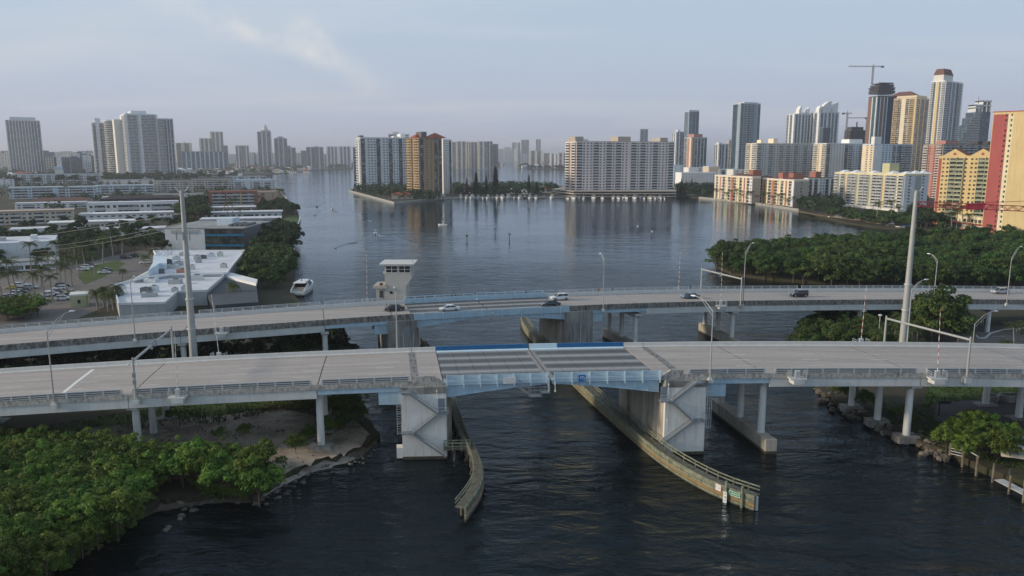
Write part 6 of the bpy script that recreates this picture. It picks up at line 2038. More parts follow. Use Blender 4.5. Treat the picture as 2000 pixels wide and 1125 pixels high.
# stones
def rock_mesh(seed):
    r = random.Random(seed)
    b = MB()
    n, k = 8, 5
    rings = []
    for i in range(1, k):
        f = math.pi * i / k
        rings.append([Vector((math.sin(f) * math.cos(6.283 * j / n), math.sin(f) * math.sin(6.283 * j / n), math.cos(f))) * r.uniform(.75, 1.15) for j in range(n)])
    b.loft(rings)
    return b.mesh('stone', M['rock'])
RM = [rock_mesh(i) for i in range(6)]
def stone(p, s, lab, grp):
    o = bpy.data.objects.new('stone', rng.choice(RM))
    COL.objects.link(o)
    o.location = p
    o.scale = (s * rng.uniform(.7, 1.3), s * rng.uniform(.7, 1.2), s * rng.uniform(.5, .85))
    o.rotation_euler = (rng.uniform(-.3, .3), rng.uniform(-.3, .3), rng.uniform(0, 6.28))
    tag(o, lab, 'stone', grp)
edge = [(1592, 752), (1606, 775), (1645, 800), (1692, 822), (1745, 848), (1800, 876), (1845, 890)]
for i in range(230):
    f = rng.random() * (len(edge) - 1.001)
    k = int(f)
    a, c = Vector(edge[k]).lerp(Vector(edge[k + 1]), f - k), None
    off = rng.uniform(-1, 1)
    p = gp(a.x + off * 6 + rng.uniform(0, 14), a.y - off * 8 + rng.uniform(-10, 3), .3)
    p.z = .25 + .75 * max(-.3, rng.uniform(-.4, 1)) * (.6 if off < 0 else 1)
    stone(p, rng.uniform(.35, .95), 'grey riprap boulder on the bank under the right span', 'riprap boulders on the right bank')
for px, py, s in ((385, 985, .5), (372, 988, .6), (360, 995, .45), (378, 997, .55), (355, 1008, .5), (352, 1014, .4), (330, 1030, .4), (324, 1037, .5), (345, 985, .7), (352, 984, .6), (300, 972, .6), (315, 970, .7), (405, 978, .5), (465, 982, .5), (500, 985, .5), (520, 985, .4), (545, 972, .4), (560, 965, .35)):
    stone(gp(px, py, .0), s, 'stone lying in the shallows off the left thicket', 'stones in the shallows')
for i in range(40):
    f = rng.random()
    px = 1935 + 65 * f + rng.uniform(-8, 12)
    stone(gp(px, 880 + 62 * f + rng.uniform(-6, 8), .3), rng.uniform(.4, .8), 'riprap boulder below the timber bulkhead at lower right', 'boulders below the bulkhead')

# ragged ground cover: grass tufts, weeds and litter too small to count
def tufts(name, label, pxpoly, n, size, lm, z=1.05):
    r = random.Random(n)
    poly = [tuple(gp(px, py, z))[:2] for px, py in pxpoly]
    xs, ys = [p[0] for p in poly], [p[1] for p in poly]
    b = MB()
    k = 0
    while k < n:
        cx, cy = r.uniform(min(xs), max(xs)), r.uniform(min(ys), max(ys))
        k += 1
        for i in range(r.randint(3, 9)):
            x, y = cx + r.gauss(0, .8), cy + r.gauss(0, .8)
            if not inpoly(x, y, poly): continue
            for j in range(4):
                a = r.uniform(0, 6.28); h = size * r.uniform(.5, 1.3)
                d = Vector((math.cos(a), math.sin(a), 0)) * h * .5
                q = Vector((x, y, z - .02)); w_ = Vector((-d.y, d.x, 0)) * .35
                b.face([q - w_, q + w_, q + d + Vector((0, 0, h))])
    o = b.build(name, LM[lm]); o['kind'] = 'stuff'; o['label'] = label; o['category'] = 'grass'
tufts('ground_cover', 'ragged grass and weeds on the clearing under the left span', [(-60, 850), (120, 828), (330, 792), (560, 756), (694, 748), (700, 800), (560, 800), (420, 828), (300, 832), (120, 872), (-60, 900)], 1500, .42, 'mid')
tufts('ground_cover', 'weeds scattered on the dirt by the left thicket', [(120, 870), (440, 830), (690, 812), (725, 845), (640, 890), (560, 915), (440, 930), (250, 905)], 130, .30, 'dark')
tufts('ground_cover', 'weeds on the right bank around the columns', [(1700, 800), (1820, 790), (1835, 840), (1860, 870), (1990, 900), (2060, 930), (1960, 912), (1850, 880), (1780, 850)], 500, .38, 'mid')
tufts('ground_cover', 'rough grass on the lawn by the turning area', [(1800, 790), (1815, 752), (1900, 745), (2150, 745), (2150, 766), (1890, 780)], 700, .3, 'mid', 1.18)
lit = MB()
for i in range(220):
    px = rng.uniform(260, 700); py = rng.uniform(760, 880) if i % 3 else rng.uniform(880, 980)
    if i % 3 == 0: px = rng.uniform(520, 640); py = 938 - (px - 520) * .45 - rng.uniform(0, 26)
    p = gp(px, py, 1.08 if i % 3 else .9); a = rng.uniform(0, 3); s_ = rng.uniform(.06, .2)
    lit.cbox(p, s_, s_ * .6, s_ * .5, a)
o = lit.build('litter', M['white']); o['kind'] = 'stuff'; o['label'] = 'scraps of pale litter strewn on the clearing and beach'; o['category'] = 'litter'

for i in range(34):
    e_ = [(500, 984), (540, 968), (590, 940), (650, 915), (705, 898), (738, 868)]
    f_ = rng.random() * 4.999; k_ = int(f_); a_ = Vector(e_[k_]).lerp(Vector(e_[k_ + 1]), f_ - k_)
    stone(gp(a_.x + rng.uniform(-12, 6), a_.y + rng.uniform(-12, 8), .12), rng.uniform(.12, .42), 'small stone along the beach by the left near bridge column', 'small stones along the beach')
# ================================================================== bridge furniture
def lamp(label, base, h, arm, adir, group=None, r=.13, truss=True):
    t = thing('street_lamp', label, 'street lamp', base, group)
    base = Vector(base); adir = Vector(adir).normalized()
    b = MB(); b.cbox(base - Vector((0, 0, .1)), .55, .55, .35); b.build('base_plate', M['conc'], t)
    b = MB(); b.tube(base + Vector((0, 0, .25)), base + Vector((0, 0, h)), r, r * .6, 10); b.build('pole', M['pole'], t, smooth=False)
    top = base + Vector((0, 0, h))
    pts = [top - Vector((0, 0, .1)), top + adir * arm * .45 + Vector((0, 0, arm * .38)), top + adir * arm * .8 + Vector((0, 0, arm * .52)), top + adir * arm + Vector((0, 0, arm * .54))]
    b = MB(); b.path(pts, [r * .6, r * .5, r * .45, r * .4], 7)
    if truss:
        b.path([top - Vector((0, 0, .9)), top + adir * arm * .45 + Vector((0, 0, arm * .22)), pts[2]], [r * .4, r * .4, r * .35], 6)
    b.build('arm', M['pole'], t)
    e = pts[-1]
    b = MB()
    s = adir.cross(Vector((0, 0, 1)))
    b.loft([[e + s * .12 - Vector((0, 0, .02)), e - s * .12 - Vector((0, 0, .02)), e - s * .1 + Vector((0, 0, .14)), e + s * .1 + Vector((0, 0, .14))],
            [e + adir * .5 + s * .19 - Vector((0, 0, .06)), e + adir * .5 - s * .19 - Vector((0, 0, .06)), e + adir * .5 - s * .13 + Vector((0, 0, .17)), e + adir * .5 + s * .13 + Vector((0, 0, .17))],
            [e + adir * .95 + s * .1, e + adir * .95 - s * .1, e + adir * .95 - s * .07 + Vector((0, 0, .1)), e + adir * .95 + s * .07 + Vector((0, 0, .1))]])
    b.build('lamp_head', M['white'], t)
    return t
def zt_at(p, py):                      # height at which the vertical through p shows at row py
    d = ray(pix(p)[0], py)
    return H + d.z * p.y / d.y
def nlamp(label, px, py, ytop, arm, adir, t=-.25):
    s, z = hitN(px, py, t)
    base = NB(s, t, -.25)
    b = MB(); b.sweep([(t - .4, -.85), (.1, -.85), (.1, -.25), (t - .4, -.25)], NB, s - .45, s + .45, 1); b.build('lamp_corbel', M['conc'], near)
    lamp(label, base, zt_at(base, ytop) - base.z, arm, adir)
nlamp('street lamp on the near parapet by the white stop line', 106, 785, 648, 4.2, (.35, 1, 0))
nlamp('street lamp on the near parapet right of the right stair pier', 1387, 735, 607, 3.4, (-.62, .75, 0))
for lab, px, py_top, arm, ad in (('street lamp on the far bridge near the white-roofed building', 264, 552, 1.6, (-.1, 1, 0)), ('tall plain lamp in front of the far left pier', 776, 566, 1.2, (0, -1, 0)),
                          ('street lamp right of the far drawbridge span', 1178, 508, 2.2, (-.25, 1, 0)), ('street lamp beside the far signal gantry', 1451, 492, 3.4, (.75, .8, 0)),
                          ('street lamp on the far bridge right of the tall right pole', 1823, 508, 2.4, (-.3, .9, 0)), ('street lamp on the far bridge at the right edge', 1966, 503, 4.6, (1, .7, 0))):
    s = fs(px, -.25)
    if px == 776:
        s2, z2 = hitN(776, 684, 20.3)
        base = NB(s2, 20.35, -.3)
        b = MB(); b.sweep([(20.0, -.8), (20.7, -.8), (20.7, -.3), (20.0, -.3)], NB, s2 - .4, s2 + .4, 1); b.build('lamp_corbel', M['conc'], near)
    else:
        base = FB(s, -.25, -.2)
        b = MB(); b.sweep([(-.6, -.7), (.02, -.7), (.02, -.2), (-.6, -.2)], FB, s - .4, s + .4, 1); b.build('lamp_corbel', M['conc'], far_b)
    lamp(lab, base, zt_at(base, py_top) - base.z, arm, ad, truss=arm > 2)
s2, z2 = hitN(1772, 668, 20.3)
base = NB(s2, 20.35, -.3); lamp('street lamp behind the near bridge beside the right gantry', base, zt_at(base, 565) - base.z, 3.0, (.8, .3, 0))
base = gp(1897, 700, 1.15); lamp('low street lamp with long arm over the access road', base, zt_at(base, 632) - base.z, 5.0, (1, .2, 0))
for px, py, yt, lab in ((1713, 690, 618, 'slim garden lamp among the palms on the right bank'), (1965, 708, 680, 'white mushroom lamp beside the access road')):
    base = gp(px, py, 1.1); t = thing('garden_lamp', lab, 'street lamp', base)
    z = zt_at(base, yt)
    b = MB(); b.tube(base - Vector((0, 0, .2)), (base.x, base.y, z), .07, .06, 7); b.build('pole', M['white'], t)
    b = MB(); b.tube((base.x, base.y, z), (base.x, base.y, z + .35), .2, .5, 10); b.tube((base.x, base.y, z + .35), (base.x, base.y, z + .5), .5, .15, 10); b.build('lamp_head', M['white'], t)
# tall steel power poles
for px, py, Y, ytop, xt, r0, lab in ((378, 690, 139, 372, 360, .82, 'tall tapered steel power pole left, between the bridges'), (1766, 640, 158, 372, 1790, .86, 'tall tapered steel power pole right, between the bridges')):
    p = yp(px, py, Y); base = Vector((p.x, Y, 1.0))
    zt = yp(xt, ytop, Y).z
    top = Vector((base.x, Y, zt))
    t = thing('power_pole', lab, 'power pole', base)
    b = MB(); b.tube(base - Vector((0, 0, .8)), base.lerp(top, .5), r0, r0 * .74, 16); b.build('lower_shaft', M['pole'], t)
    b = MB(); b.tube(base.lerp(top, .5) - Vector((0, 0, .3)), top, r0 * .70, r0 * .42, 16); b.build('upper_shaft', M['pole'], t)
    for f in (.36, .5):
        q = base.lerp(top, f); rr = r0 * (1 - .58 * f) + .12
        b = MB(); b.tube(q - Vector((0, 0, .12)), q + Vector((0, 0, .12)), rr + .06, rr + .06, 16); b.build('flange_ring', M['galv'], t)
    for sg in (-1, 1):
        b = MB(); b.path([top - Vector((0, 0, .6)), top + Vector((sg * .9, 0, .1)), top + Vector((sg * 1.3, 0, .9))], [.1, .08, .05], 6); b.build('top_bracket', M['galv'], t)
    if px < 1000:
        for k in range(3):
            b = MB(); q = base.lerp(top, .8); b.tube(q + Vector((-1.2 + 1.2 * k, -.8, -1)), q + Vector((-1.2 + 1.2 * k, -.8, .6)), .12, .12, 6); b.build('insulator', M['galv_dk'], t)
# overhead wires
WIRE = mat('wire', (.30, .31, .30), .6)
for i, (a, c, sag, lab) in enumerate((((-20, 465, 210), (362, 415, 139), 1.0, 'upper overhead power line crossing the west bank'), ((120, 473, 215), (364, 434, 139), .8, 'middle overhead power line crossing the west bank'), ((120, 481, 215), (364, 442, 139), .8, 'lower overhead power line crossing the west bank'))):
    p, q = yp(*a), yp(*c)
    p = p + (p - q) * .6
    t = thing('power_line', lab, 'power line', q)
    b = MB(); pts = [p.lerp(q, k / 14) - Vector((0, 0, sag * 4 * (k / 14) * (1 - k / 14))) for k in range(15)]
    b.path(pts, [.035] * 15, 5); b.build('cable', WIRE, t)
# signal gantries
def gantry(label, A, B_, zA, zB, lights):
    t = thing('signal_gantry', label, 'gantry', A)
    A, B_ = Vector(A), Vector(B_)
    TA, TB = Vector((A.x, A.y, zA)), Vector((B_.x, B_.y, zB))
    for p, q in ((A, TA), (B_, TB)):
        b = MB(); b.cbox(p - Vector((0, 0, .15)), .8, .8, .4); b.tube(p, q + Vector((0, 0, .5)), .2, .16, 10); b.build('post', M['pole'], t)
    b = MB(); b.tube(TA, TB, .19, .19, 10); b.build('beam', M['pole'], t)
    for f in lights:
        p = TA.lerp(TB, f)
        o = thing_part('signal_head', t)
        b = MB(); b.cbox(p + Vector((0, -.1, -.65)), .35, .35, 1.1); b.build('housing', M['galv_dk'], o)
        for z, m_ in ((-.45, 'red'), (-.1, 'sign_green')):
            b = MB(); b.tube(p + Vector((-.2, -.1, z + .1)), p + Vector((-.26, -.1, z + .1)), .1, .1, 8); b.build('lens', M[m_], o)
    return t, TA, TB
s, z = hitN(267, 790, -.35)
A, B_ = NB(s, -.35, -.2), NB(s, 20.4, -.2)
b = MB(); b.sweep([(-.8, -.9), (.05, -.9), (.05, -.2), (-.8, -.2)], NB, s - .5, s + .5, 1); b.build('gantry_corbel', M['conc'], near)
t, TA, TB = gantry('left signal gantry over the near bridge with grey sign panel', A, B_, zt_at(A, 705), zt_at(A, 705) + .3, (.45, .55))
b = MB(); p = TA.lerp(TB, .5); b.obox(p + Vector((-.15, -1.2, -.25)), (.2, 0, 0), (0, 2.2, 0), (0, 0, .6)); b.build('sign_panel', M['galv_dk'], t)
for zz in (-2.5, -3.6):
    b = MB(); b.cbox(TA + Vector((.1, -.3, zz)), .45, .25, .7); b.build('control_box', M['galv_dk'], t)
for sg in (-1, 1):
    b = MB(); b.beam(TA + Vector((0, 0, -.4)), TA + Vector((sg * .6, 0, -.5)), .06, .06); b.tube(TA + Vector((sg * .7, 0, -.62)), TA + Vector((sg * .7, 0, -.38)), .2, .2, 8); b.build('camera_dome', M['white'], t)
s, z = hitN(1886, 757, -.35)
A, B_ = NB(s, -.35, -.2), NB(s, 20.4, -.2)
b = MB(); b.sweep([(-.9, -1.0), (.05, -1.0), (.05, -.2), (-.9, -.2)], NB, s - .55, s + .55, 1); b.build('gantry_corbel', M['conc'], near)
gantry('right signal gantry over the near bridge', A, B_, zt_at(A, 664), zt_at(B_, 622), ())
s = fs(1452, -.3); s2 = fs(1367, FW)
A, B_ = FB(s - .8, -.3, -.2), FB(s2, FW - .6, .1)
gantry('signal gantry over the far bridge beside the mangroves', A, B_, zt_at(A, 545), zt_at(B_, 526), (.5,))
# barrier gates with raised red and white arms
def gate(label, base, tip, platform, striped=True):
    t = thing('barrier_gate', label, 'barrier gate', base)
    base = Vector(base)
    b = MB(); b.cbox(base, .7, .55, 1.15); b.build('motor_box', M['galv'], t)
    if platform:
        b = MB(); b.cbox(base - Vector((0, 0, .2)), 2.6, 1.5, .2); b.build('platform', M['conc'], t)
        b = MB()
        for sx in (-1.25, 1.25):
            for k in range(3):
                b.beam(base + Vector((sx, -.7, .35 + .35 * k)), base + Vector((sx, .7, .35 + .35 * k)), .05, .06)
            for sy in (-.7, .7):
                b.beam(base + Vector((sx, sy, 0)), base + Vector((sx, sy, 1.1)), .06, .06)
        for k in range(3):
            for x0, x1 in ((-1.25, -.5), (.5, 1.25)):
                b.beam(base + Vector((x0, -.7, .35 + .35 * k)), base + Vector((x1, -.7, .35 + .35 * k)), .05, .06)
        b.build('guard_rail', M['galv'], t)
    if tip is not None:
        a = base + Vector((0, 0, 1.0))
        arm = thing_part('gate_arm', t)
        n = max(6, int((tip - a).length / .62))
        for k in range(n):
            b = MB(); b.tube(a.lerp(tip, k / n), a.lerp(tip, (k + 1) / n), .06 - .025 * k / n, .06 - .025 * (k + 1) / n, 6)
            b.build('arm_stripe', M[('red' if striped else 'galv') if k % 2 else 'white'], arm)
def ngate(label, px, py, xt, yt, t, platform=True):
    s, z = hitN(px, py, t)
    base = NB(s, t, .0 if t < 10 else .1)
    b = MB(); t0, t1 = (-1.5, .02) if t < 10 else (19.98, 21.5); b.sweep([(t0, -.95), (t1, -.95), (t1, -.2), (t0, -.2)], NB, s - .9, s + .9, 1); b.build('gate_corbel', M['conc'], near)
    gate(label, base, yp(xt, yt, base.y) if xt else None, platform, px > 1000)
ngate('barrier gate with thin raised arm beside the left gantry', 348, 778, 341, 648, -.75)
ngate('barrier gate behind the near bridge left of the tall pole', 427, 685, 413, 575, 20.8)
ngate('barrier gate behind the near bridge with candy-striped arm', 1682, 662, 1692, 563, 20.8)
ngate('barrier gate on the near side right with long striped arm', 1830, 738, 1837, 603, -.75)
ngate('empty gate platform on the near parapet right of the stair pier', 1557, 738, None, None, -.75)
def fgate(label, px, t, xt, yt):
    s = fs(px, t); base = FB(s, t, .05)
    b = MB(); t0, t1 = (-1.4, .02) if t < 5 else (FW - .02, FW + 1.4); b.sweep([(t0, -.8), (t1, -.8), (t1, -.16), (t0, -.16)], FB, s - .8, s + .8, 1); b.build('gate_corbel', M['conc'], far_b)
    gate(label, base, yp(xt, yt, base.y) if xt else None, True)
fgate('barrier gate on the far bridge by the tall left pole', 433, -.75, None, None)
fgate('barrier gate with raised striped arm below the far gantry', 1408, -.75, 1411, 493)
fgate('barrier gate on the far side of the far bridge over the water', 1325, FW + .75, 1329, 487)
fgate('thin raised barrier arm left of the tender house', 717, FW + .75, 716, 491)

# ------------------------------------------------------------------ tender house
s = fs(770, FW, 0)
p0 = FB(s, FW + 2.2, 0)
YT = p0.y
t = thing('bridge_tender_house', 'grey concrete bridge tender house with wide windows on the far bridge', 'tender house', p0)
X = lambda px: yp(px, 560, YT).x
Z = lambda py: yp(770, py, YT).z
TW = mat('tender_concrete', (.46, .45, .42), .85, var=.08, scale=.5, streak=.15)
DY = 6.0
b = MB()
prof = [(X(752), Z(660)), (X(793), Z(660)), (X(793), Z(559)), (X(804), Z(544)), (X(804), Z(518)), (X(752), Z(518))]
b.loft([[Vector((x, YT, z)) for x, z in prof], [Vector((x, YT + DY, z)) for x, z in prof]])
b.build('tower_wall', TW, t)
b = MB(); b.box(X(733.5), X(752) - .02, YT + .3, YT + DY, Z(660), Z(563)); b.build('entrance_wing', TW, t)
b = MB(); b.box(X(729), X(756), YT - .5, YT + DY + .3, Z(563), Z(558)); b.build('wing_roof', K['taupe'], t)
b = MB(); za = Z(518.5)
b.loft([[Vector((X(744), YT - 1.2, za + .05)), Vector((X(809), YT - 1.2, za + .05)), Vector((X(809), YT + DY + 1, za + .05)), Vector((X(744), YT + DY + 1, za + .05))], [Vector((X(743), YT - 1.4, za + .5)), Vector((X(810), YT - 1.4, za + .5)), Vector((X(810), YT + DY + 1.2, za + .5)), Vector((X(743), YT + DY + 1.2, za + .5))]])
b.build('roof', K['stone'], t)
for x0, x1 in ((755, 776.5), (780.5, 801.5)):
    w = thing_part('window', t)
    b = MB(); b.box(X(x0) - .12, X(x1) + .12, YT - .06, YT - .01, Z(532) - .12, Z(520) + .12); b.build('frame', K['white'], w)
    xm = (X(x0) + X(x1)) / 2; zm = (Z(532) + Z(520)) / 2
    for xa, xb in ((X(x0), xm - .08), (xm + .08, X(x1))):
        for z0, z1 in ((Z(532), zm - .06), (zm + .06, Z(520))):
            b = MB(); b.box(xa, xb, YT - .09, YT - .062, z0, z1); b.build('pane', GLD, w)
for z0, z1 in ((Z(532), Z(520)),):
    w = thing_part('window', t)
    for k in range(2):
        b = MB(); b.box(X(752) - .06, X(752) - .01, YT + .6 + 2.6 * k, YT + 2.9 + 2.6 * k, z0, z1); b.build('pane', GLD, w)
b = MB(); b.box(X(740.5), X(748), YT + .22, YT + .29, Z(583), Z(568)); b.build('door', K['dark'], t)
b = MB(); b.box(X(761), X(766.5), YT - .05, YT - .01, Z(574), Z(569)); b.build('small_window', GLD, t)
b = MB(); b.tube((X(746.5), YT + .2, Z(555)), (X(743), YT - .3, Z(555)), .3, .35, 8); b.build('floodlight', K['dark'], t)
b = MB(); b.cbox((X(750.5), YT + 1, Z(536)), .5, .5, .6); b.build('horn_box', K['offwhite'], t)
b = MB(); b.box(X(734), X(792), YT + .5, YT + DY - .2, -3, Z(640)); b.build('foundation', M['conc_weather'], t)
b = MB(); b.beam((X(808), YT - .9, za + .6), (X(808), YT - .9, za + 1.5), .3, .3); b.build('siren', K['white'], t)

# ------------------------------------------------------------------ fenders
def fender(label, pxs, inner, railside, z=2.0, rail=True, rows=None, n=None):
    ctrl = [gp(px, py) for px, py in pxs]
    pts = []
    for i in range(len(ctrl) - 1):
        g = lambda j: ctrl[max(0, min(len(ctrl) - 1, j))]
        p0, p1, p2, p3 = g(i - 1), g(i), g(i + 1), g(i + 2)
        k = max(2, int((p2 - p1).length / 2.2))
        for j in range(k):
            u = j / k
            pts.append(.5 * (2 * p1 + (p2 - p0) * u + (2 * p0 - 5 * p1 + 4 * p2 - p3) * u * u + (3 * p1 - p0 - 3 * p2 + p3) * u ** 3))
    pts.append(ctrl[-1])
    t = thing('timber_fender', label, 'fender', pts[-1])
    nor = []
    for i in range(len(pts)):
        d = pts[min(len(pts) - 1, i + 1)] - pts[max(0, i - 1)]
        d.z = 0; d.normalize()
        nor.append(Vector((d.y, -d.x, 0)) * inner)      # towards the channel
    up = lambda p, z_: Vector((p.x, p.y, z_))
    for i in range(len(pts) - 1):
        a, c, na, nc = pts[i], pts[i + 1], nor[i], nor[i + 1]
        # walkway planks
        b = MB()
        b.loft([[up(a + na * .05, z - .12), up(a - na * 1.25, z - .12), up(a - na * 1.25, z), up(a + na * .05, z)], [up(c + nc * .05, z - .12), up(c - nc * 1.25, z - .12), up(c - nc * 1.25, z), up(c + nc * .05, z)]])
        b.build('walk_plank', M['timber_deck'], t)
        for k_, (z0, z1, m_) in enumerate(rows):
            b = MB()
            o = .08 + .06 * (k_ % 2)
            b.loft([[up(a + na * .06, z0), up(a + na * (.2 + o), z0), up(a + na * (.2 + o), z1), up(a + na * .06, z1)], [up(c + nc * .06, z0), up(c + nc * (.2 + o), z0), up(c + nc * (.2 + o), z1), up(c + nc * .06, z1)]])
            b.build('wale', M[m_], t)
        b = MB(); q = a - na * 1.0
        b.tube(up(q, -2.5), up(q, z - .12), .17, .17, 8); b.build('pile', M['timber_old'], t)
        if i % 2 == 0:
            b = MB(); b.tube(up(a - na * 2.0, -2.0), up(a - na * .9, z - .3), .14, .14, 7); b.build('batter_pile', M['timber_old'], t)
        if rail:
            q, q2 = a - na * 1.15 * railside, c - nc * 1.15 * railside
            b = MB(); b.beam(up(q, z), up(q, z + 1.1), .13, .13); b.build('rail_post', M['timber_green'], t)
            for zz in (.55, 1.05):
                b = MB(); b.beam(up(q, z + zz), up(q2, z + zz), .1, .16); b.build('hand_rail', M['timber_green'], t)
    return t, pts, nor
ROWR = ((-.3, .15, 'algae'), (.2, .5, 'timber_green'), (.55, .95, 'timber_rust'), (1.0, 1.4, 'timber_green'), (1.45, 1.75, 'timber_green'), (1.8, 2.12, 'timber_green'))
ROWL = ((-.3, .3, 'algae'), (.4, .75, 'timber_old'), (.85, 1.2, 'timber_green'), (1.3, 1.65, 'timber_old'), (1.75, 2.1, 'timber_green'))
fr, fpts, fnor = fender('long curved timber fender right of the channel with orange wales', [(1018, 620), (1024, 645), (1060, 690), (1130, 763), (1220, 846), (1300, 912), (1390, 965), (1474, 997)], 1, 1, rows=ROWR)
fl, lpts, lnor = fender('curved weathered timber fender left of the channel', [(830, 680), (868, 740), (884, 785), (906, 858), (926, 898), (940, 938), (936, 975), (906, 1020)], -1, 1, rows=ROWL)
# gangway from the left stair to the fender
t = thing('timber_gangway', 'short green timber gangway from the pier stair to the fender', 'gangway', NBa(-10, -1.4, 1.5))
q = min(lpts, key=lambda p: abs(p.y - NBa(-10, -1.4, 0).y))
a, c = NBa(-10.9, -1.4, 2.0), Vector((q.x - .6, q.y, 2.0))
b = MB(); b.beam(a, c, 1.2, .14); b.build('walk_plank', M['timber_deck'], t)
for oy in (-.6, .6):
    for zz in (.55, 1.05):
        b = MB(); b.beam(a + Vector((0, oy, zz)), c + Vector((0, oy, zz)), .1, .16); b.build('hand_rail', M['timber_green'], t)
    for k in range(4):
        p = a.lerp(c, k / 3) + Vector((0, oy, 0)); b = MB(); b.beam(p - Vector((0, 0, .3)), p + Vector((0, 0, 1.1)), .12, .12); b.build('rail_post', M['timber_green'], t)
for k in (.4, .9):
    p = a.lerp(c, k); b = MB(); b.tube((p.x, p.y, -2), (p.x, p.y, 1.9), .16, .16, 8); b.build('pile', M['timber_old'], t)
# end dolphins of the right fender and its signs
e, n_ = fpts[-1], fnor[-1]
for k in (2, 3):
    q = fpts[-k] + fnor[-k] * .55
    b = MB(); b.tube((q.x, q.y, -2), (q.x, q.y, 3.1), .2, .18, 9); b.build('dolphin_pile', M['timber_green'], fr)
b = MB()
for k in range(3):
    q = e + Vector((.25 - .1 * k, .15 + .25 * k, 0)); b.tube((q.x, q.y, -1.5), (q.x, q.y, 1.9 - .3 * k), .26, .2, 8)
b.build('end_bumper', M['conc'], fr)['kind'] = 'stuff'
def onf(i, f, z, out):
    p = fpts[i].lerp(fpts[i + 1], f) + fnor[i] * out
    return Vector((p.x, p.y, z))
def text_part(body, size, mtl, parent, origin, ux, uy, name='lettering'):
    cu = bpy.data.curves.new('t', 'FONT')
    cu.body = body; cu.size = size; cu.align_x = 'CENTER'; cu.align_y = 'CENTER'
    o = bpy.data.objects.new('t', cu)
    COL.objects.link(o)
    dg = bpy.context.evaluated_depsgraph_get(); dg.update()
    me0 = o.evaluated_get(dg).to_mesh()
    ux, uy = Vector(ux).normalized(), Vector(uy).normalized()
    b = MB()
    b.v = [tuple(Vector(origin) + ux * v.co.x + uy * v.co.y) for v in me0.vertices]
    b.f = [tuple(p.vertices) for p in me0.polygons]
    b.m = [0] * len(b.f)
    o.evaluated_get(dg).to_mesh_clear()
    COL.objects.unlink(o); bpy.data.objects.remove(o); bpy.data.curves.remove(cu)
    return b.build(name, mtl, parent)
def plate(name, label, p, u, wd, ht, mt, out, cat='sign', border=None):
    t = thing(name, label, cat, p)
    u = Vector(u).normalized(); out = Vector(out).normalized()
    b = MB(); b.obox(Vector(p) - u * wd / 2 - Vector((0, 0, ht / 2)), u * wd, -out * .05, (0, 0, ht)); b.build('panel', mt, t)
    if border:
        b = MB()
        o = Vector(p) + out * .006
        for sx in (-1, 1):
            b.obox(o + u * (sx * wd * .46) - u * .03 - Vector((0, 0, ht * .46)), u * .06, out * .006, (0, 0, ht * .92))
            b.obox(o - u * wd * .46 + Vector((0, 0, sx * ht * .46 - .03)), u * wd * .92, out * .006, (0, 0, .06))
        b.build('border', border, t)
    return t, u, out
INK = mat('sign_ink', (.05, .05, .05), .6)
i7 = len(fpts) - 7
pf = min(range(len(fpts) - 1), key=lambda i: abs(pix(onf(i, .5, 1.3, .4))[0] - 1421))
u = fpts[pf + 1] - fpts[pf]
t, u, o_ = plate('direction_sign', 'small green sign with white lettering on the right fender', onf(pf, .5, 1.55, .42), u, 1.75, .62, M['sign_green'], fnor[pf], border=M['white'])
for k, wd in enumerate((.62, .5)):
    for j in range(4):
        b = MB(); p = onf(pf, .5, 1.55, .436) + u * (-.55 + .62 * k + .155 * j); b.obox(p + Vector((0, 0, -.1)), u * (.06 + .03 * (j % 2)), o_ * .004, (0, 0, .2)); b.build('lettering', M['white'], t)
pf2 = min(range(len(fpts) - 1), key=lambda i: abs(pix(onf(i, .5, 1.3, .4))[0] - 1394))
t, u, o_ = plate('warning_sign', 'small square white sign with red border on the right fender', onf(pf2, .5, 1.6, .42), fpts[pf2 + 1] - fpts[pf2], 1.0, 1.0, M['white'], fnor[pf2], border=mat('sign_red_border', (.5, .18, .16), .6))
b = MB(); p = onf(pf2, .5, 1.6, .436)
for a0 in range(12):
    r0, r1 = .2, .27
    t0, t1 = a0 * math.pi / 6, (a0 + 1) * math.pi / 6
    f_ = lambda r, t_: p + u * math.cos(t_) * r + Vector((0, 0, math.sin(t_) * r))
    b.face([f_(r0, t0), f_(r1, t0), f_(r1, t1), f_(r0, t1)])
b.build('ring_mark', K['grey'], t)
q = fpts[-3] + fnor[-3] * .8
t, u, o_ = plate('clearance_gauge', 'upright white gauge board at the tip of the right fender', Vector((q.x, q.y, .75)), fpts[-2] - fpts[-3], .55, 1.7, M['white'], fnor[-3])
for k, ch in enumerate(('29', '28', '27')):
    text_part(ch, .42, INK, t, Vector((q.x, q.y, 1.3 - .5 * k)) + o_ * .01, u, (0, 0, 1))
# signs on the near leaf
s, z = hitN(995, 743, -.25)
ux = NB(s + 1, -.25, 0) - NB(s, -.25, 0)
t, u, o_ = plate('notice_board', 'white notice board on the railing of the near drawbridge span', NBa(s, -.25, z), ux, 2.05, 1.05, M['white'], (0, -1, 0))
for k in range(4):
    for j in range(7):
        b = MB(); p = NBa(s, -.262, z) + u * (-.86 + .25 * j) + Vector((0, -.005, .28 - .2 * k)); b.obox(p, u * (.12 + .06 * ((j * 3 + k) % 2)), (0, -.004, 0), (0, 0, .085)); b.build('lettering', K['lgrey'], t)
s, z = hitN(1137, 739, -.25)
t, u, o_ = plate('emergency_phone_sign', 'square blue sign with white handset symbol on the drawbridge railing', NBa(s, -.25, z), ux, 1.12, 1.12, M['sign_blue'], (0, -1, 0))
p = NBa(s, -.266, z)
b = MB()
arc = [(-.36 + .72 * k / 8, .12 + .16 * math.sin(math.pi * k / 8)) for k in range(9)]
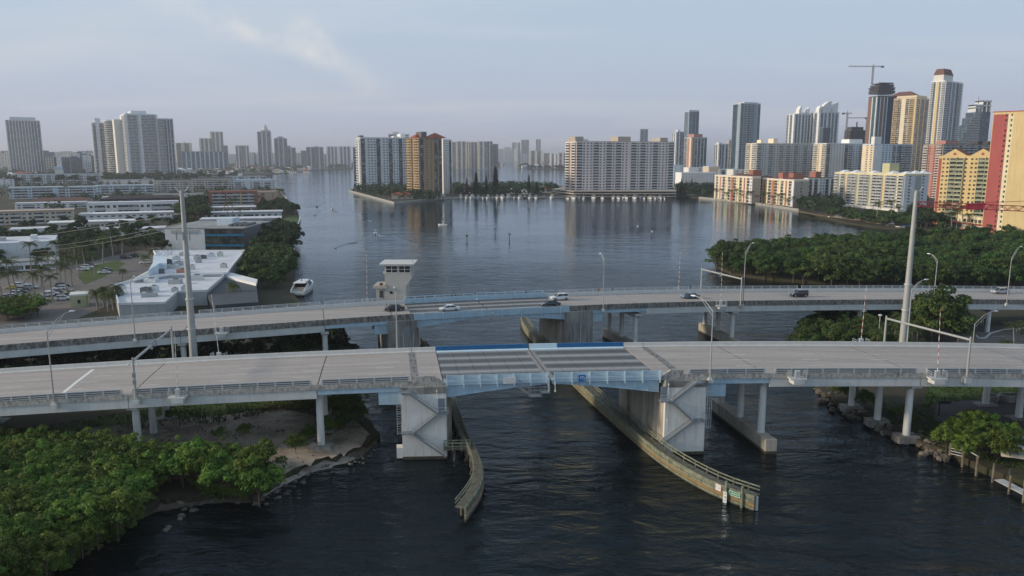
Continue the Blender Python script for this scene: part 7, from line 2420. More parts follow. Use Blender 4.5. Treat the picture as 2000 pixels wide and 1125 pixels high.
for (xa, za), (xb, zb) in zip(arc[:-1], arc[1:]):
    b.face([p + u * xa + Vector((0, 0, za - .06)), p + u * xb + Vector((0, 0, zb - .06)), p + u * xb + Vector((0, 0, zb + .07)), p + u * xa + Vector((0, 0, za + .07))])
for x in (-.36, .26):
    b.face([p + u * x + Vector((0, 0, -.04)), p + u * (x + .14) + Vector((0, 0, -.04)), p + u * (x + .14) + Vector((0, 0, .12)), p + u * x + Vector((0, 0, .12))])
b.build('handset_symbol', M['white'], t)
b = MB(); b.face([p + u * .0 + Vector((0, 0, .05)), p + u * .12 + Vector((0, 0, .05)), p + u * .02 + Vector((0, 0, -.14))]); b.face([p + u * .02 + Vector((0, 0, -.08)), p + u * .12 + Vector((0, 0, -.08)), p + u * .02 + Vector((0, 0, -.34))]); b.build('lightning_symbol', M['white'], t)
b = MB(); b.face([p + u * .28 + Vector((0, 0, -.36)), p + u * .4 + Vector((0, 0, -.36)), p + u * .4 + Vector((0, 0, -.2)), p + u * .28 + Vector((0, 0, -.2))]); b.build('small_mark', M['white'], t)
# ================================================================== vehicles, boats, people, docks, cranes
TYRE = M['rubber']
RIM = mat('wheel_rim', (.35, .36, .37), .35, metal=.7)
CGL = mat('car_glass', (.015, .018, .022), .06, var=.1, spec=.7, coord='obj')
HEAD = mat('headlight', (.75, .78, .80), .2, coord='obj')
TAIL = mat('tail_light', (.35, .02, .02), .3, coord='obj')
def paint(name, c):
    m = mat('car_paint_' + name, c, .22, var=.03, spec=.6, coord='obj')
    m.node_tree.nodes['Principled BSDF'].inputs['Coat Weight'].default_value = .6
    return m
PAINT = {k: paint(k, c) for k, c in dict(white=(.70, .71, .72), black=(.012, .012, .014), silver=(.34, .36, .38), dark=(.03, .034, .04), blue=(.06, .10, .17), red=(.28, .02, .02), yellow=(.55, .42, .02), grey=(.13, .135, .14), cream=(.50, .44, .30)).items()}
SH = {'sedan': dict(L=4.75, W=1.84, belt=.92, top=1.44, cab=(-1.75, -.85, .55, 1.35), wb=1.38, wr=.33, hood=.80, boot=.90),
      'suv': dict(L=4.7, W=1.9, belt=1.05, top=1.70, cab=(-2.15, -1.75, .45, 1.25), wb=1.38, wr=.37, hood=.98, boot=1.05),
      'boxy': dict(L=4.6, W=1.9, belt=1.18, top=1.88, cab=(-2.25, -2.1, .55, .85), wb=1.42, wr=.42, hood=1.12, boot=1.18)}
def make_car(kind, col):
    d = SH[kind]
    t = thing('car', 'x', 'car')
    L, W_ = d['L'] / 2, d['W'] / 2
    z0 = .28
    P = PAINT[col]
    b = MB()
    xs = [(-L, .45, d['boot'] * .82, .86), (-L + .15, z0, d['boot'], .95), (-L * .55, z0, d['belt'], 1), (.0, z0, d['belt'], 1), (L * .42, z0, d['belt'] * .98, 1), (L * .62, z0, d['hood'], .98), (L - .2, z0, d['hood'] * .9, .93), (L, .4, d['hood'] * .72, .84)]
    b.loft([[Vector((x, -W_ * k, za + .12)), Vector((x, -W_ * k * .94, za)), Vector((x, W_ * k * .94, za)), Vector((x, W_ * k, za + .12)), Vector((x, W_ * k, zb - .22)), Vector((x, W_ * k * .9, zb)), Vector((x, -W_ * k * .9, zb)), Vector((x, -W_ * k, zb - .22))] for x, za, zb, k in xs])
    b.build('body', P, t)
    c0, c1, c2, c3 = d['cab']
    zb, zt = d['belt'] - .02, d['top']
    kb, kt = .88, .70 if kind != 'boxy' else .80
    ring = lambda x0, x1, k, z: [Vector((x0, -W_ * k, z)), Vector((x1, -W_ * k, z)), Vector((x1, W_ * k, z)), Vector((x0, W_ * k, z))]
    b = MB(); b.loft([ring(c0, c3, kb, zb), ring(c1, c2, kt, zt - .07)]); b.build('window_glass', CGL, t)
    b = MB(); b.loft([ring(c1 - .06, c2 + .08, kt + .02, zt - .07), ring(c1 + .15, c2 - .1, kt - .1, zt)]); b.build('roof', P, t)
    b = MB()
    for sg in (-1, 1):
        for xa, xb in ((c0, c1), (c3, c2)):
            b.beam((xa, sg * W_ * kb, zb), (xb, sg * W_ * kt, zt - .05), .09, .1)
        xm = (c1 + c2) / 2
        b.beam((xm, sg * W_ * kb * 1.01, zb), (xm, sg * W_ * kt * 1.02, zt - .05), .08, .1)
    b.build('pillars', P, t)['kind'] = 'stuff'
    for sx in (-1, 1):
        for sy in (-1, 1):
            b = MB(); b.tube((sx * d['wb'], sy * (W_ - .22), d['wr']), (sx * d['wb'], sy * (W_ + .01), d['wr']), d['wr'], d['wr'], 14)
            w = b.build('wheel', TYRE, t)
            b = MB(); b.tube((sx * d['wb'], sy * (W_ + .011), d['wr']), (sx * d['wb'], sy * (W_ + .03), d['wr']), d['wr'] * .62, d['wr'] * .55, 12); b.build('rim', RIM, w)
    for sy in (-.62, .62):
        b = MB(); b.cbox((L - .09, sy * W_ / .95, d['hood'] * .68), .22, .36, .15); b.build('headlight', HEAD, t)
        b = MB(); b.cbox((-L + .08, sy * W_ / .95, d['boot'] * .72), .16, .34, .15); b.build('tail_light', TAIL, t)
    return Proto(t)
CARP = {}
def car(kind, col, loc, rz, label, group=None):
    if (kind, col) not in CARP:
        CARP[(kind, col)] = make_car(kind, col)
    return CARP[(kind, col)].put(loc, rz, 1.0, label, group)
for kind, col, px, py, lab in (('sedan', 'black', 770, 607, 'black sedan left of the far drawbridge span'), ('sedan', 'white', 878, 606.5, 'white sedan on the steel grid of the far bridge'), ('sedan', 'dark', 1075, 597, 'black sedan leaving the far drawbridge span, beside the white SUV'),
                               ('suv', 'white', 1093, 586, 'white SUV in the far lane of the far bridge'), ('sedan', 'blue', 1348, 583, 'dark blue sedan alone left of the far gantry'), ('boxy', 'black', 1560, 580, 'boxy black off-roader on the far bridge'),
                               ('suv', 'silver', 1953, 573.5, 'silver blue SUV at the right end of the far bridge')):
    lo, hi = .8, 15
    for _ in range(30):
        m_ = (lo + hi) / 2
        if pix(FB(fs(px, m_), m_, .06))[1] > py: lo = m_
        else: hi = m_
    s = fs(px, lo)
    p, d = fcr(s)
    zc = .1 * (1 - abs(lo - FW / 2) / (FW / 2)) + .02 if not L0 < s < L1 else .005
    car(kind, col, FB(s, lo, zc), math.atan2(d.y, d.x) + math.pi, lab)
park = [('suv', 'white', 91, 579), ('suv', 'white', 101, 576.5), ('sedan', 'grey', 111, 572), ('suv', 'white', 117, 566), ('suv', 'dark', 122, 560), ('sedan', 'black', 76, 588), ('sedan', 'white', 60, 595), ('sedan', 'grey', 68, 592), ('suv', 'white', 124, 586), ('sedan', 'cream', 139, 574),
        ('sedan', 'white', 24, 581), ('sedan', 'dark', 10, 583), ('suv', 'silver', 28, 577), ('sedan', 'black', 39, 572), ('suv', 'black', 45, 568), ('sedan', 'yellow', 25, 564), ('suv', 'white', 40, 560), ('sedan', 'silver', 3, 588), ('sedan', 'blue', 52, 563), ('suv', 'silver', 60, 564),
        ('sedan', 'white', 204, 534), ('sedan', 'dark', 207, 529), ('suv', 'white', 171, 524), ('sedan', 'black', 177, 520), ('suv', 'dark', 262, 502), ('suv', 'black', 246, 505), ('sedan', 'white', 163, 528), ('suv', 'white', 284, 515)]
nm = dict(white='white', black='black', silver='silver', dark='charcoal', blue='dark blue', red='red', yellow='yellow', grey='grey', cream='cream')
where = ['under the tall palms', 'behind the first white one', 'in the right row', 'farther up the right row', 'at the end of the right row', 'by the hedge', 'nearest the hedge', 'between two others by the hedge', 'beside the kiosk', 'behind the kiosk',
         'in the left row by a palm trunk', 'near the left edge', 'in the left row', 'farther up the left row', 'beside the black sedan', 'at the back of the left row', 'behind the yellow car', 'at the left frame edge', 'between the rows', 'in the middle lane',
         'on the verge in front', 'on the verge behind the white car', 'left of the verge', 'far left of the verge', 'behind the blue-white roof tower', 'beside the other dark SUV', 'at the verge corner', 'at the roof tower foot']
for i, (k, c, px, py) in enumerate(park):
    car(k, c, gp(px, py, 1.05), (.35 if i < 10 else .25 if i < 20 else .1) + rng.uniform(-.05, .05) + (math.pi if i % 3 == 0 else 0), f'parked {nm[c]} {"SUV" if k == "suv" else "car"} {where[i]}', 'cars parked on the left bank')
car('sedan', 'dark', gp(1848, 703, 1.15), .4, 'dark car half hidden behind the near bridge on the right')
# ---- boats
HULLW = mat('boat_gelcoat', (.70, .71, .70), .35, var=.05, coord='obj')
HULLD = mat('boat_dark_hull', (.03, .035, .05), .35, coord='obj')
CANV = mat('boat_canvas_blue', (.03, .12, .30), .8, var=.12, coord='obj')
SEATC = mat('boat_seat', (.30, .28, .25), .8, coord='obj')
def make_boat(nm_, L, Bm, hullm, style):
    t = thing(nm_, 'x', 'boat')
    b = MB()
    st = [(-.5, .92, .0, .55), (-.25, 1.0, .0, .56), (.05, .98, .0, .60), (.28, .72, .02, .68), (.42, .36, .06, .78), (.5, .03, .3, .86)]
    D = L * .17
    b.loft([[Vector((L * x, 0, -.35 + D * k0)), Vector((L * x, -Bm / 2 * w * .8, -.1 + D * k0)), Vector((L * x, -Bm / 2 * w, D * k1)), Vector((L * x, Bm / 2 * w, D * k1)), Vector((L * x, Bm / 2 * w * .8, -.1 + D * k0))] for x, w, k0, k1 in st])
    b.build('hull', hullm, t)
    zd = D * .57
    if style == 'open':
        b = MB(); b.cbox((0, 0, zd), L * .16, Bm * .35, .7); b.build('console', HULLW, t)
        b = MB()
        for x in (-.06, .1):
            for y in (-.28, .28):
                b.beam((L * x, Bm * y, zd), (L * x, Bm * y, zd + 1.9), .05, .05)
        b.build('top_frame', RIM, t)['kind'] = 'stuff'
        b = MB(); b.cbox((L * .02, 0, zd + 1.9), L * .24, Bm * .7, .08); b.build('t_top', HULLW, t)
        b = MB(); b.cbox((-L * .52, 0, .2), .5, .5, 1.0); b.build('outboard_motor', HULLD, t)
    elif style == 'cover':
        b = MB(); b.loft([[Vector((-L * .48, -Bm * .48, zd)), Vector((L * .3, -Bm * .4, zd + .1)), Vector((L * .3, Bm * .4, zd + .1)), Vector((-L * .48, Bm * .48, zd))], [Vector((-L * .4, -.2, zd + 1.3)), Vector((L * .2, -.1, zd + 1.0)), Vector((L * .2, .1, zd + 1.0)), Vector((-L * .4, .2, zd + 1.3))]]); b.build('canvas_cover', CANV, t)
    else:
        b = MB(); b.loft([[Vector((-L * .22, -Bm * .38, zd)), Vector((L * .22, -Bm * .30, zd + .1)), Vector((L * .22, Bm * .30, zd + .1)), Vector((-L * .22, Bm * .38, zd))], [Vector((-L * .2, -Bm * .34, zd + 1.2)), Vector((L * .1, -Bm * .27, zd + 1.2)), Vector((L * .1, Bm * .27, zd + 1.2)), Vector((-L * .2, Bm * .34, zd + 1.2))]]); b.build('cabin', HULLW, t)
        b = MB(); b.loft([[Vector((-L * .205, -Bm * .37, zd + .5)), Vector((L * .18, -Bm * .305, zd + .5)), Vector((L * .18, Bm * .305, zd + .5)), Vector((-L * .205, Bm * .37, zd + .5))], [Vector((-L * .2, -Bm * .355, zd + 1.0)), Vector((L * .14, -Bm * .29, zd + 1.0)), Vector((L * .14, Bm * .29, zd + 1.0)), Vector((-L * .2, Bm * .355, zd + 1.0))]]); b.build('cabin_window', CGL, t)
        b = MB(); b.cbox((-L * .06, 0, zd + 2.0), L * .26, Bm * .62, .1); b.build('hard_top', HULLW, t)
        b = MB()
        for x in (-.17, .05):
            for y in (-.28, .28):
                b.beam((L * x, Bm * y, zd + 1.2), (L * x, Bm * y, zd + 2.0), .07, .07)
        b.build('top_frame', RIM, t)['kind'] = 'stuff'
        b = MB(); b.cbox((-L * .08, 0, zd + 1.2), L * .1, Bm * .4, .45); b.build('seat', SEATC, t)
        b = MB(); b.cbox((-L * .52, 0, .1), L * .07, Bm * .8, .12); b.build('swim_platform', HULLW, t)
    return Proto(t)
BO = {'cr': make_boat('motor_yacht', 13, 4.2, HULLW, 'cabin'), 'cr2': make_boat('motor_yacht', 10, 3.4, HULLW, 'cabin'), 'dk': make_boat('motor_boat', 9, 3.0, HULLD, 'cabin'), 'op': make_boat('motor_boat', 7.5, 2.5, HULLW, 'open'), 'opd': make_boat('motor_boat', 7, 2.4, HULLD, 'open'), 'cv': make_boat('covered_boat', 11, 3.4, HULLW, 'cover')}
for i, (px, k) in enumerate(((900, 'cr2'), (911, 'cr2'), (922, 'cr'), (934, 'cr2'), (943, 'op'), (953, 'cr2'), (962, 'op'), (971, 'cr2'), (981, 'cr'), (993, 'cr'), (1004, 'op'), (1015, 'cr'), (1025, 'dk'), (1035, 'cr2'), (1047, 'cr2'), (1062, 'opd'), (1078, 'cr'))):
    BO[k].put(gp(px, 387.3 + (i % 3) * .2, 0), -R(90) + rng.uniform(-.15, .15), rng.uniform(1.2, 1.5), 'white motor boat moored along the island tree belt', 'boats moored along the island')
for i, (px, k) in enumerate(((1109, 'op'), (1121, 'cr'), (1131, 'op'), (1140, 'cr2'), (1160, 'cr'), (1177, 'cr2'), (1198, 'cr2'), (1208, 'cr2'), (1222, 'cr'), (1240, 'cr'), (1250, 'op'), (1258, 'op'), (1270, 'cr'), (1279, 'cr2'), (1289, 'cr2'), (1297, 'op'))):
    BO[k].put(gp(px, 388.3 + (i % 2) * .3, 0), -R(90) + rng.uniform(-.15, .15), rng.uniform(1.15, 1.4), 'small white boat moored under the mauve slab podium', 'boats under the mauve slab')
for px, py, k, rz, sc, lab in ((1634, 427, 'cr', 2.9, 1.0, 'white cruiser moored at the left end of the marina'), (1673, 432, 'cr2', 2.8, 1.0, 'small white cruiser with hard top in the marina'), (1697, 434, 'cv', 2.9, 1.1, 'boat under a bright blue cover in the marina'), (1720, 440, 'op', 3.0, 1.0, 'small open boat behind the mangroves'),
                               (1738, 443.5, 'dk', 2.95, 1.25, 'dark hulled cruiser with white cabin in the marina'), (1768, 447, 'cv', 2.9, 1.1, 'covered white boat by the tall right pole'), (1348, 383, 'cr', 2.6, 1.2, 'boat moored in the cove right of the mauve slab'), (862, 388, 'op', .2, 1.0, 'tiny boat at the island corner below the tan tower')):
    BO[k].put(gp(px, py, 0), rz, sc, lab)
for px, py, k, rz, lab in ((619, 404, 'opd', 1.9, 'small dark boat under way off the west bank'), (649, 409, 'op', 1.95, 'white boat under way trailing a V wake'), (733, 457, 'op', 1.75, 'open white boat heading away in mid bay'), (865, 440, 'op', 2.9, 'white open boat idling in mid bay')):
    BO[k].put(gp(px, py, 0), rz, .95, lab)
# wakes: low ridges of disturbed water
FOAM = mat('foam', (.42, .46, .50), .8, rgb2=(.12, .15, .18), mixpos=(.42, .6), scale=1.2)
wk = MB()
def ridge(pts, w, h):
    for (ax, ay), (bx_, by) in zip(pts[:-1], pts[1:]):
        p, q = gp(ax, ay), gp(bx_, by)
        d = (q - p); n = Vector((-d.y, d.x, 0)).normalized() * w
        wk.face([p - n, q - n, q + Vector((0, 0, h)), p + Vector((0, 0, h))]); wk.face([p + Vector((0, 0, h)), q + Vector((0, 0, h)), q + n, p + n])
ridge([(644, 406), (630, 412), (616, 421)], 1.2, .35); ridge([(644, 411), (628, 418), (613, 421)], .9, .25); ridge([(655, 407), (680, 413), (708, 419)], 1.2, .35)
ridge([(725, 459), (710, 467), (695, 474), (680, 476), (662, 482), (655, 485)], .8, .3); ridge([(740, 457), (765, 460), (785, 467), (803, 471)], .8, .3); ridge([(808, 476), (819, 481)], .7, .25)
ridge([(709, 430), (720, 430), (727, 433)], 1.0, .3); ridge([(600, 405), (617, 404)], 1.0, .2); ridge([(625, 402), (650, 397)], 1.0, .2)
o = wk.build('water_wake', M['water']); struct(o)
fm = MB()
for px, py, dx, dy in ((653, 411, 3, 1.4), (657, 413, 5, 1.5), (738, 459, 4, 1.0), (745, 461, 6, 1.0)):
    p = gp(px, py, .05)
    a, c = gp(px + dx, py, .05) - p, gp(px, py + dy, .05) - p
    fm.face([p - a - c, p + a - c, p + a + c, p - a + c])
struct(fm.build('foam_patch', FOAM))
# docked motor yacht seen from the stern
p = gp(581, 578, 0)
t = thing('motor_yacht', 'large white motor yacht moored stern-on at the west sea wall', 'yacht', p)
L, Bm = 19, 5.6
def Y_(x, y, z): return p + Vector((y, x, z))
b = MB()
st = [(0, .90, 1.55), (1.2, .98, 1.6), (7, 1.0, 1.8), (12, .86, 2.2), (16, .5, 2.5), (19, .05, 2.7)]
b.loft([[Y_(x, 0, -.5), Y_(x, -Bm / 2 * w * .85, .1), Y_(x, -Bm / 2 * w, zz), Y_(x, Bm / 2 * w, zz), Y_(x, Bm / 2 * w * .85, .1)] for x, w, zz in st]); b.build('hull', HULLW, t)
b = MB(); b.loft([[Y_(-1.6, -Bm * .40, z), Y_(.1, -Bm * .44, z), Y_(.1, Bm * .44, z), Y_(-1.6, Bm * .40, z)] for z in (.35, .55)]); b.build('swim_platform', M['timber_deck'], t)
b = MB(); b.loft([[Y_(5, -2.3, 1.7), Y_(14, -1.6, 2.3), Y_(14, 1.6, 2.3), Y_(5, 2.3, 1.7)], [Y_(5.2, -2.0, 4.0), Y_(10.5, -1.5, 4.1), Y_(10.5, 1.5, 4.1), Y_(5.2, 2.0, 4.0)]]); b.build('cabin_window', CGL, t)
b = MB(); b.loft([[Y_(2.6, -2.25, 4.0), Y_(11, -1.7, 4.1), Y_(11, 1.7, 4.1), Y_(2.6, 2.25, 4.0)], [Y_(3.2, -1.9, 4.3), Y_(10, -1.4, 4.4), Y_(10, 1.4, 4.4), Y_(3.2, 1.9, 4.3)]]); b.build('hard_top', HULLW, t)
for sg in (-1, 1):
    b = MB(); b.loft([[Y_(.2, sg * 2.5, 1.5), Y_(6, sg * 2.6, 1.7), Y_(6, sg * 2.3, 1.7), Y_(.2, sg * 2.2, 1.5)], [Y_(1.2, sg * 2.45, 2.3), Y_(6, sg * 2.3, 3.9), Y_(6, sg * 2.05, 3.9), Y_(1.2, sg * 2.2, 2.3)]]); b.build('side_wing', HULLW, t)
b = MB(); b.cbox(Y_(3.4, 0, 1.6), 3.2, 1.1, .8); b.build('cockpit_seat', SEATC, t)
b = MB(); b.cbox(Y_(1.0, 0, 1.55), 3.6, 1.6, .5); b.build('sun_pad', PAINT['silver'], t)
b = MB(); b.tube(Y_(6, 0, 4.3), Y_(6, 0, 5.3), .2, .08, 8); b.build('radar_mast', HULLD, t)
# ---- channel markers and piles
def marker(label, px, py, yt, board):
    q = gp(px, py, 0)
    zt = zt_at(q, yt)
    t = thing('channel_marker', label, 'channel marker', q)
    b = MB(); b.tube(q - Vector((0, 0, 2)), Vector((q.x, q.y, zt)), .28, .22, 8); b.build('pile', M['timber_old'], t)
    b = MB(); b.cbox((q.x, q.y - .3, zt - 1.3), 1.3, .1, 1.3); b.build('board', M[board], t)
for args in (('green channel marker left of the mid bay piles', 912, 470, 458, 'sign_green'), ('dark channel pile left of a pair in mid bay', 967, 458, 445, 'galv_dk'), ('dark channel pile right of a pair in mid bay', 995, 468, 455, 'galv_dk'), ('thin marker left of a pair below the mauve slab', 1245, 451, 440, 'white'), ('thin marker right of a pair below the mauve slab', 1273, 461, 450, 'white'),
             ('tiny far marker near the west bank', 567, 361, 353, 'galv_dk'), ('tiny far marker left of the island', 630, 362, 355, 'galv_dk'), ('tiny far marker close to the island tip', 668, 354, 347, 'galv_dk'), ('tiny far marker in the back bay', 990, 340, 334, 'galv_dk')):
    marker(*args)
for i, px in enumerate(range(1605, 1800, 8)):
    q = gp(px, 425 + (px - 1605) * .125, 0)
    o = MB(); o.tube(q - Vector((0, 0, 1.5)), q + Vector((0, 0, 3.4 + .5 * (i % 3))), .2, .18, 7)
    tag(o.build('mooring_pile', M['timber_old']), 'grey mooring pile in the marina row', 'pile', 'mooring piles of the marina')
t = thing('marina_dock', 'long brown timber dock along the marina', 'dock', gp(1650, 427, 0))
for (xa, ya), (xb, yb) in zip(((1560, 413), (1605, 421), (1660, 428), (1720, 437)), ((1605, 421), (1660, 428), (1720, 437), (1790, 446))):
    b = MB(); b.beam(gp(xa, ya, 1.5), gp(xb, yb, 1.5), 2.0, .3); b.build('walk_plank', M['timber_rust'], t)
for px in range(1565, 1790, 12):
    q = gp(px, 413 + (px - 1560) * .143, 0); b = MB(); b.tube(q - Vector((0, 0, 2)), q + Vector((0, 0, 1.9)), .2, .2, 7); b.build('pile', M['timber_old'], t)
# ---- lower right docks
def pile(px, py, yt, r=.2):
    q = gp(px, py, 0); b = MB(); b.tube(q - Vector((0, 0, 2)), Vector((q.x, q.y, zt_at(q, yt))), r, r * .9, 9)
    return q, b
t = thing('old_pile_row', 'three old timber piles joined by rails at lower right', 'pile', gp(1880, 910, 0))
qs = []
for px, py, yt in ((1854, 898, 866), (1879, 912, 874), (1906, 930, 890)):
    q, b = pile(px, py, yt); b.build('pile', M['timber_old'], t); qs.append(Vector((q.x, q.y, zt_at(q, yt))))
for k in range(4):
    b = MB(); b.beam(qs[0] - Vector((0, 0, .3 + .45 * k)), qs[1] - Vector((0, 0, .1 + .45 * k)), .1, .12); b.build('rail', M['galv'], t)
b = MB(); b.beam(qs[1] - Vector((0, 0, .1)), qs[2] - Vector((0, 0, .1)), .1, .14); b.build('rail', M['galv'], t)
t = thing('jetty', 'pale plank jetty with timber posts at the lower right edge', 'jetty', gp(1960, 950, 0))
a, c = gp(1942, 938, .9), gp(2060, 1000, .9)
n = 40
d = (c - a) / n
sd_ = Vector((-d.y, d.x, 0)).normalized() * 1.5
me = MB(); me.obox((0, 0, 0), d * .9, sd_, (0, 0, .1)); me = me.mesh('plank', mat('pale_planks', (.46, .46, .44), .85, var=.14, scale=1.5))
for k in range(n):
    inst('plank', me, t, a + d * k)
for px, py, yt in ((1938, 942, 905), (1970, 965, 928), (1969, 940, 916), (1998, 982, 945), (2000, 955, 938)):
    q, b = pile(px, py, yt, .17); b.build('post', M['timber_old'], t)
t = thing('timber_bulkhead', 'weathered timber bulkhead with deck at the right edge', 'bulkhead', gp(1980, 905, 0))
a, c = gp(1954, 892, 0), gp(2070, 945, 0)
for k in range(5):
    b = MB(); b.beam(Vector((a.x, a.y, .4 + .42 * k)), Vector((c.x, c.y, .4 + .42 * k)), .3 + .05 * (k % 2), .38); b.build('timber', M['timber_rust' if k % 2 else 'timber_old'], t)
b = MB(); sd_ = Vector((-(c - a).y, (c - a).x, 0)).normalized() * 5; b.obox(Vector((a.x, a.y, 2.3)), c - a, sd_, (0, 0, .2)); b.build('deck', M['timber_deck'], t)
for (px, py, sx, sy, sz, mt_, lab) in ((1957, 858, 4.6, 2.6, 2.2, 'lgrey', 'grey shed with flat lid beside the shrubs at right edge'), (1990, 880, 3.2, 2.2, 1.8, 'white', 'white storage tank on the bulkhead'), (1996, 858, 3.5, 2, 1.2, 'lgrey', 'pale boat shape behind the storage tank'), (1993, 893, 5, 1.0, .5, 'beige', 'pale beam lying on the bulkhead deck')):
    q = gp(px, py, 1.1 if py < 870 else 2.5); t = thing('yard_item', lab, 'shed' if 'shed' in lab else 'tank', q)
    b = MB(); b.cbox(q - Vector((0, 0, .1)), sx, sy, sz, -.4); b.build('body', K[mt_], t)
    b = MB(); b.cbox(q + Vector((0, 0, sz - .1)), sx * 1.05, sy * 1.08, .15, -.4); b.build('lid', K['grey'], t)
for i, px in enumerate((1933, 1966, 1985)):
    q = gp(px, 783, 1.15); t = thing('planter_ring', ('left', 'middle', 'right')[i] + ' one of three round concrete planters by the turning area', 'planter', q)
    b = MB(); b.tube(q, q + Vector((0, 0, 1.3)), 1.3, 1.45, 16); b.build('ring', M['conc_weather'], t)
    b = MB(); b.tube(q + Vector((0, 0, 1.28)), q + Vector((0, 0, 1.34)), 1.1, 1.1, 12); b.build('soil', M['soil'], t)
t = thing('mesh_fence', 'dark mesh fence along the turning area on the right', 'fence', gp(1880, 833, 1.1))
a, c = gp(1865, 834, 1.1), gp(2080, 838, 1.1)
BLK = mat('black_fence', (.03, .03, .032), .7)
for k in range(15):
    p = a.lerp(c, k / 14); b = MB(); b.beam(p - Vector((0, 0, .2)), p + Vector((0, 0, 1.7)), .08, .08); b.build('post', BLK, t)
for k in range(8):
    b = MB(); b.beam(a + Vector((0, 0, .2 + .2 * k)), c + Vector((0, 0, .2 + .2 * k)), .02, .03); b.build('wire', BLK, t)
q = gp(1833, 812, 1.15); t = thing('dark_signpost', 'black cantilever sign post under the near bridge on the right', 'sign', q)
b = MB(); b.beam(q, q + Vector((0, 0, 2.6)), .18, .18); b.build('post', BLK, t)
b = MB(); b.cbox(q + Vector((.95, 0, 2.2)), 2.0, .1, .6); b.build('panel', BLK, t)
def rsign(label, px, py, wd, ht, leg, c1, c2):
    q = gp(px, py, 1.16); t = thing('road_sign', label, 'sign', q)
    for sx in (-.35, .35):
        b = MB(); b.beam(q + Vector((sx * wd, 0, 0)), q + Vector((sx * wd, 0, leg)), .06, .06); b.build('leg', M['galv'], t)
    n = 4
    for k in range(n):
        b = MB(); b.obox(q + Vector((-wd / 2 + wd * k / n, -.06, leg)), (wd / n, 0, 0), (0, .04, 0), (0, 0, ht)); b.build('stripe', c1 if k % 2 else c2, t)
rsign('black and white chevron sign on the road island', 1918, 637, .9, .9, .9, M['rubber'], M['white'])
for px, py, lab in ((1848, 641, 'left'), (1906, 640, 'middle'), (1988, 650, 'right')):
    rsign(lab + ' red and white barricade by the access road', px, py, 1.2, .8, .5, M['red'], M['white'])
b = MB()
pa = gp(1948, 657, 1.175)
for (x0, y0, x1, y1) in ((-1.5, 0, 1.2, .12), (1.2, -.3, 1.9, .06), (1.2, .42, 1.9, .06)):
    b.face([pa + Vector((x0, y0 - .12, 0)), pa + Vector((x1, y1 - .12, 0)), pa + Vector((x1, y1 + .12, 0)), pa + Vector((x0, y0 + .12, 0))])
struct(b.build('road_arrow', M['lane']))
# ---- cranes
def lattice(b, p, q, w, n, r, up=Vector((0, 0, 1))):
    p, q = Vector(p), Vector(q)
    d = (q - p).normalized()
    s = d.cross(up).normalized() if abs(d.dot(up)) < .95 else Vector((1, 0, 0))
    u = s.cross(d).normalized()
    cs = [s * w / 2 + u * w / 2, -s * w / 2 + u * w / 2, -s * w / 2 - u * w / 2, s * w / 2 - u * w / 2]
    for c_ in cs:
        b.beam(p + c_, q + c_, r, r)
    for k in range(n):
        for j in range(4):
            a, e = cs[j], cs[(j + 1) % 4]
            if k % 2: a, e = e, a
            b.beam(p.lerp(q, k / n) + a, p.lerp(q, (k + 1) / n) + e, r * .7, r * .7)
def tcrane(label, px, ybase, ytop, Y, xj0, xj1, yj, mt_, w=2.2, zbase=None):
    base = yp(px, ybase, Y)
    if zbase is not None: base.z = zbase
    top = Vector((base.x, Y, yp(px, ytop, Y).z)); jz = yp(px, yj, Y).z
    t = thing('tower_crane', label, 'crane', base)
    b = MB(); lattice(b, base, (base.x, Y, jz), w, max(6, int((jz - base.z) / 3)), .4); b.build('mast', mt_, t)['kind'] = 'stuff'
    b = MB(); lattice(b, (yp(xj0, yj, Y).x, Y, jz + .8), (yp(xj1, yj, Y).x, Y, jz + .8), 1.5, 24, .35); b.build('jib', mt_, t)['kind'] = 'stuff'
    b = MB(); b.tube((base.x, Y, jz + 1), (base.x, Y, top.z), .8, .3, 6); b.build('apex', mt_, t)
    e = yp(max(xj0, xj1, key=lambda x: -abs(x - px)), yj, Y).x
    b = MB(); b.cbox((e - 2 * (1 if e > base.x else -1), Y, jz - 1.5), 5, 2, 3); b.build('counterweight', K['dgrey'], t)
    b = MB(); b.cbox((base.x + 1.6, Y, jz - 2), 2, 2, 2.4); b.build('cab', K['white'], t)
CR1 = mat('crane_grey', (.24, .22, .20), .6)
CRR = mat('crane_red', (.42, .03, .05), .5)
tcrane('tower crane standing on the dark unfinished skyscraper', 1703, 165, 124, 1415, 1657, 1726, 130.5, CR1)
tcrane('small tower crane left of the dark skyscraper', 1651, 280, 215, 1490, 1645, 1664, 222, CR1, zbase=1)
tcrane('low jib crane half hidden beside the dark skyscraper', 1690, 280, 228, 1530, 1656, 1694, 231, CR1, zbase=1)
Yc = 395
p0, p1 = yp(1793, 398, Yc), yp(2110, 413, Yc)
t = thing('red_crane', 'red lattice crane boom reaching in from the right edge', 'crane', (p1.x, Yc, 1.1))
b = MB(); lattice(b, p0, p1, 2.6, 30, .32); b.build('boom', CRR, t)['kind'] = 'stuff'
b = MB(); lattice(b, (p1.x, Yc, 1.1), (p1.x, Yc, p1.z + 3), 2.4, 12, .3); b.build('mast', CRR, t)['kind'] = 'stuff'
q = yp(1903, 404, Yc); b = MB(); b.loft([[q + Vector((-3, -1.6, -1.5)), q + Vector((4, -1.6, -1)), q + Vector((4, 1.6, -1)), q + Vector((-3, 1.6, -1.5))], [q + Vector((-4, -1.2, 1.5)), q + Vector((5, -1.2, 2.2)), q + Vector((5, 1.2, 2.2)), q + Vector((-4, 1.2, 1.5))]]); b.build('trolley', CRR, t)
b = MB(); b.beam(q + Vector((3, 0, 2)), yp(2110, 388, Yc), .25, .25); b.build('stay_bar', CRR, t)
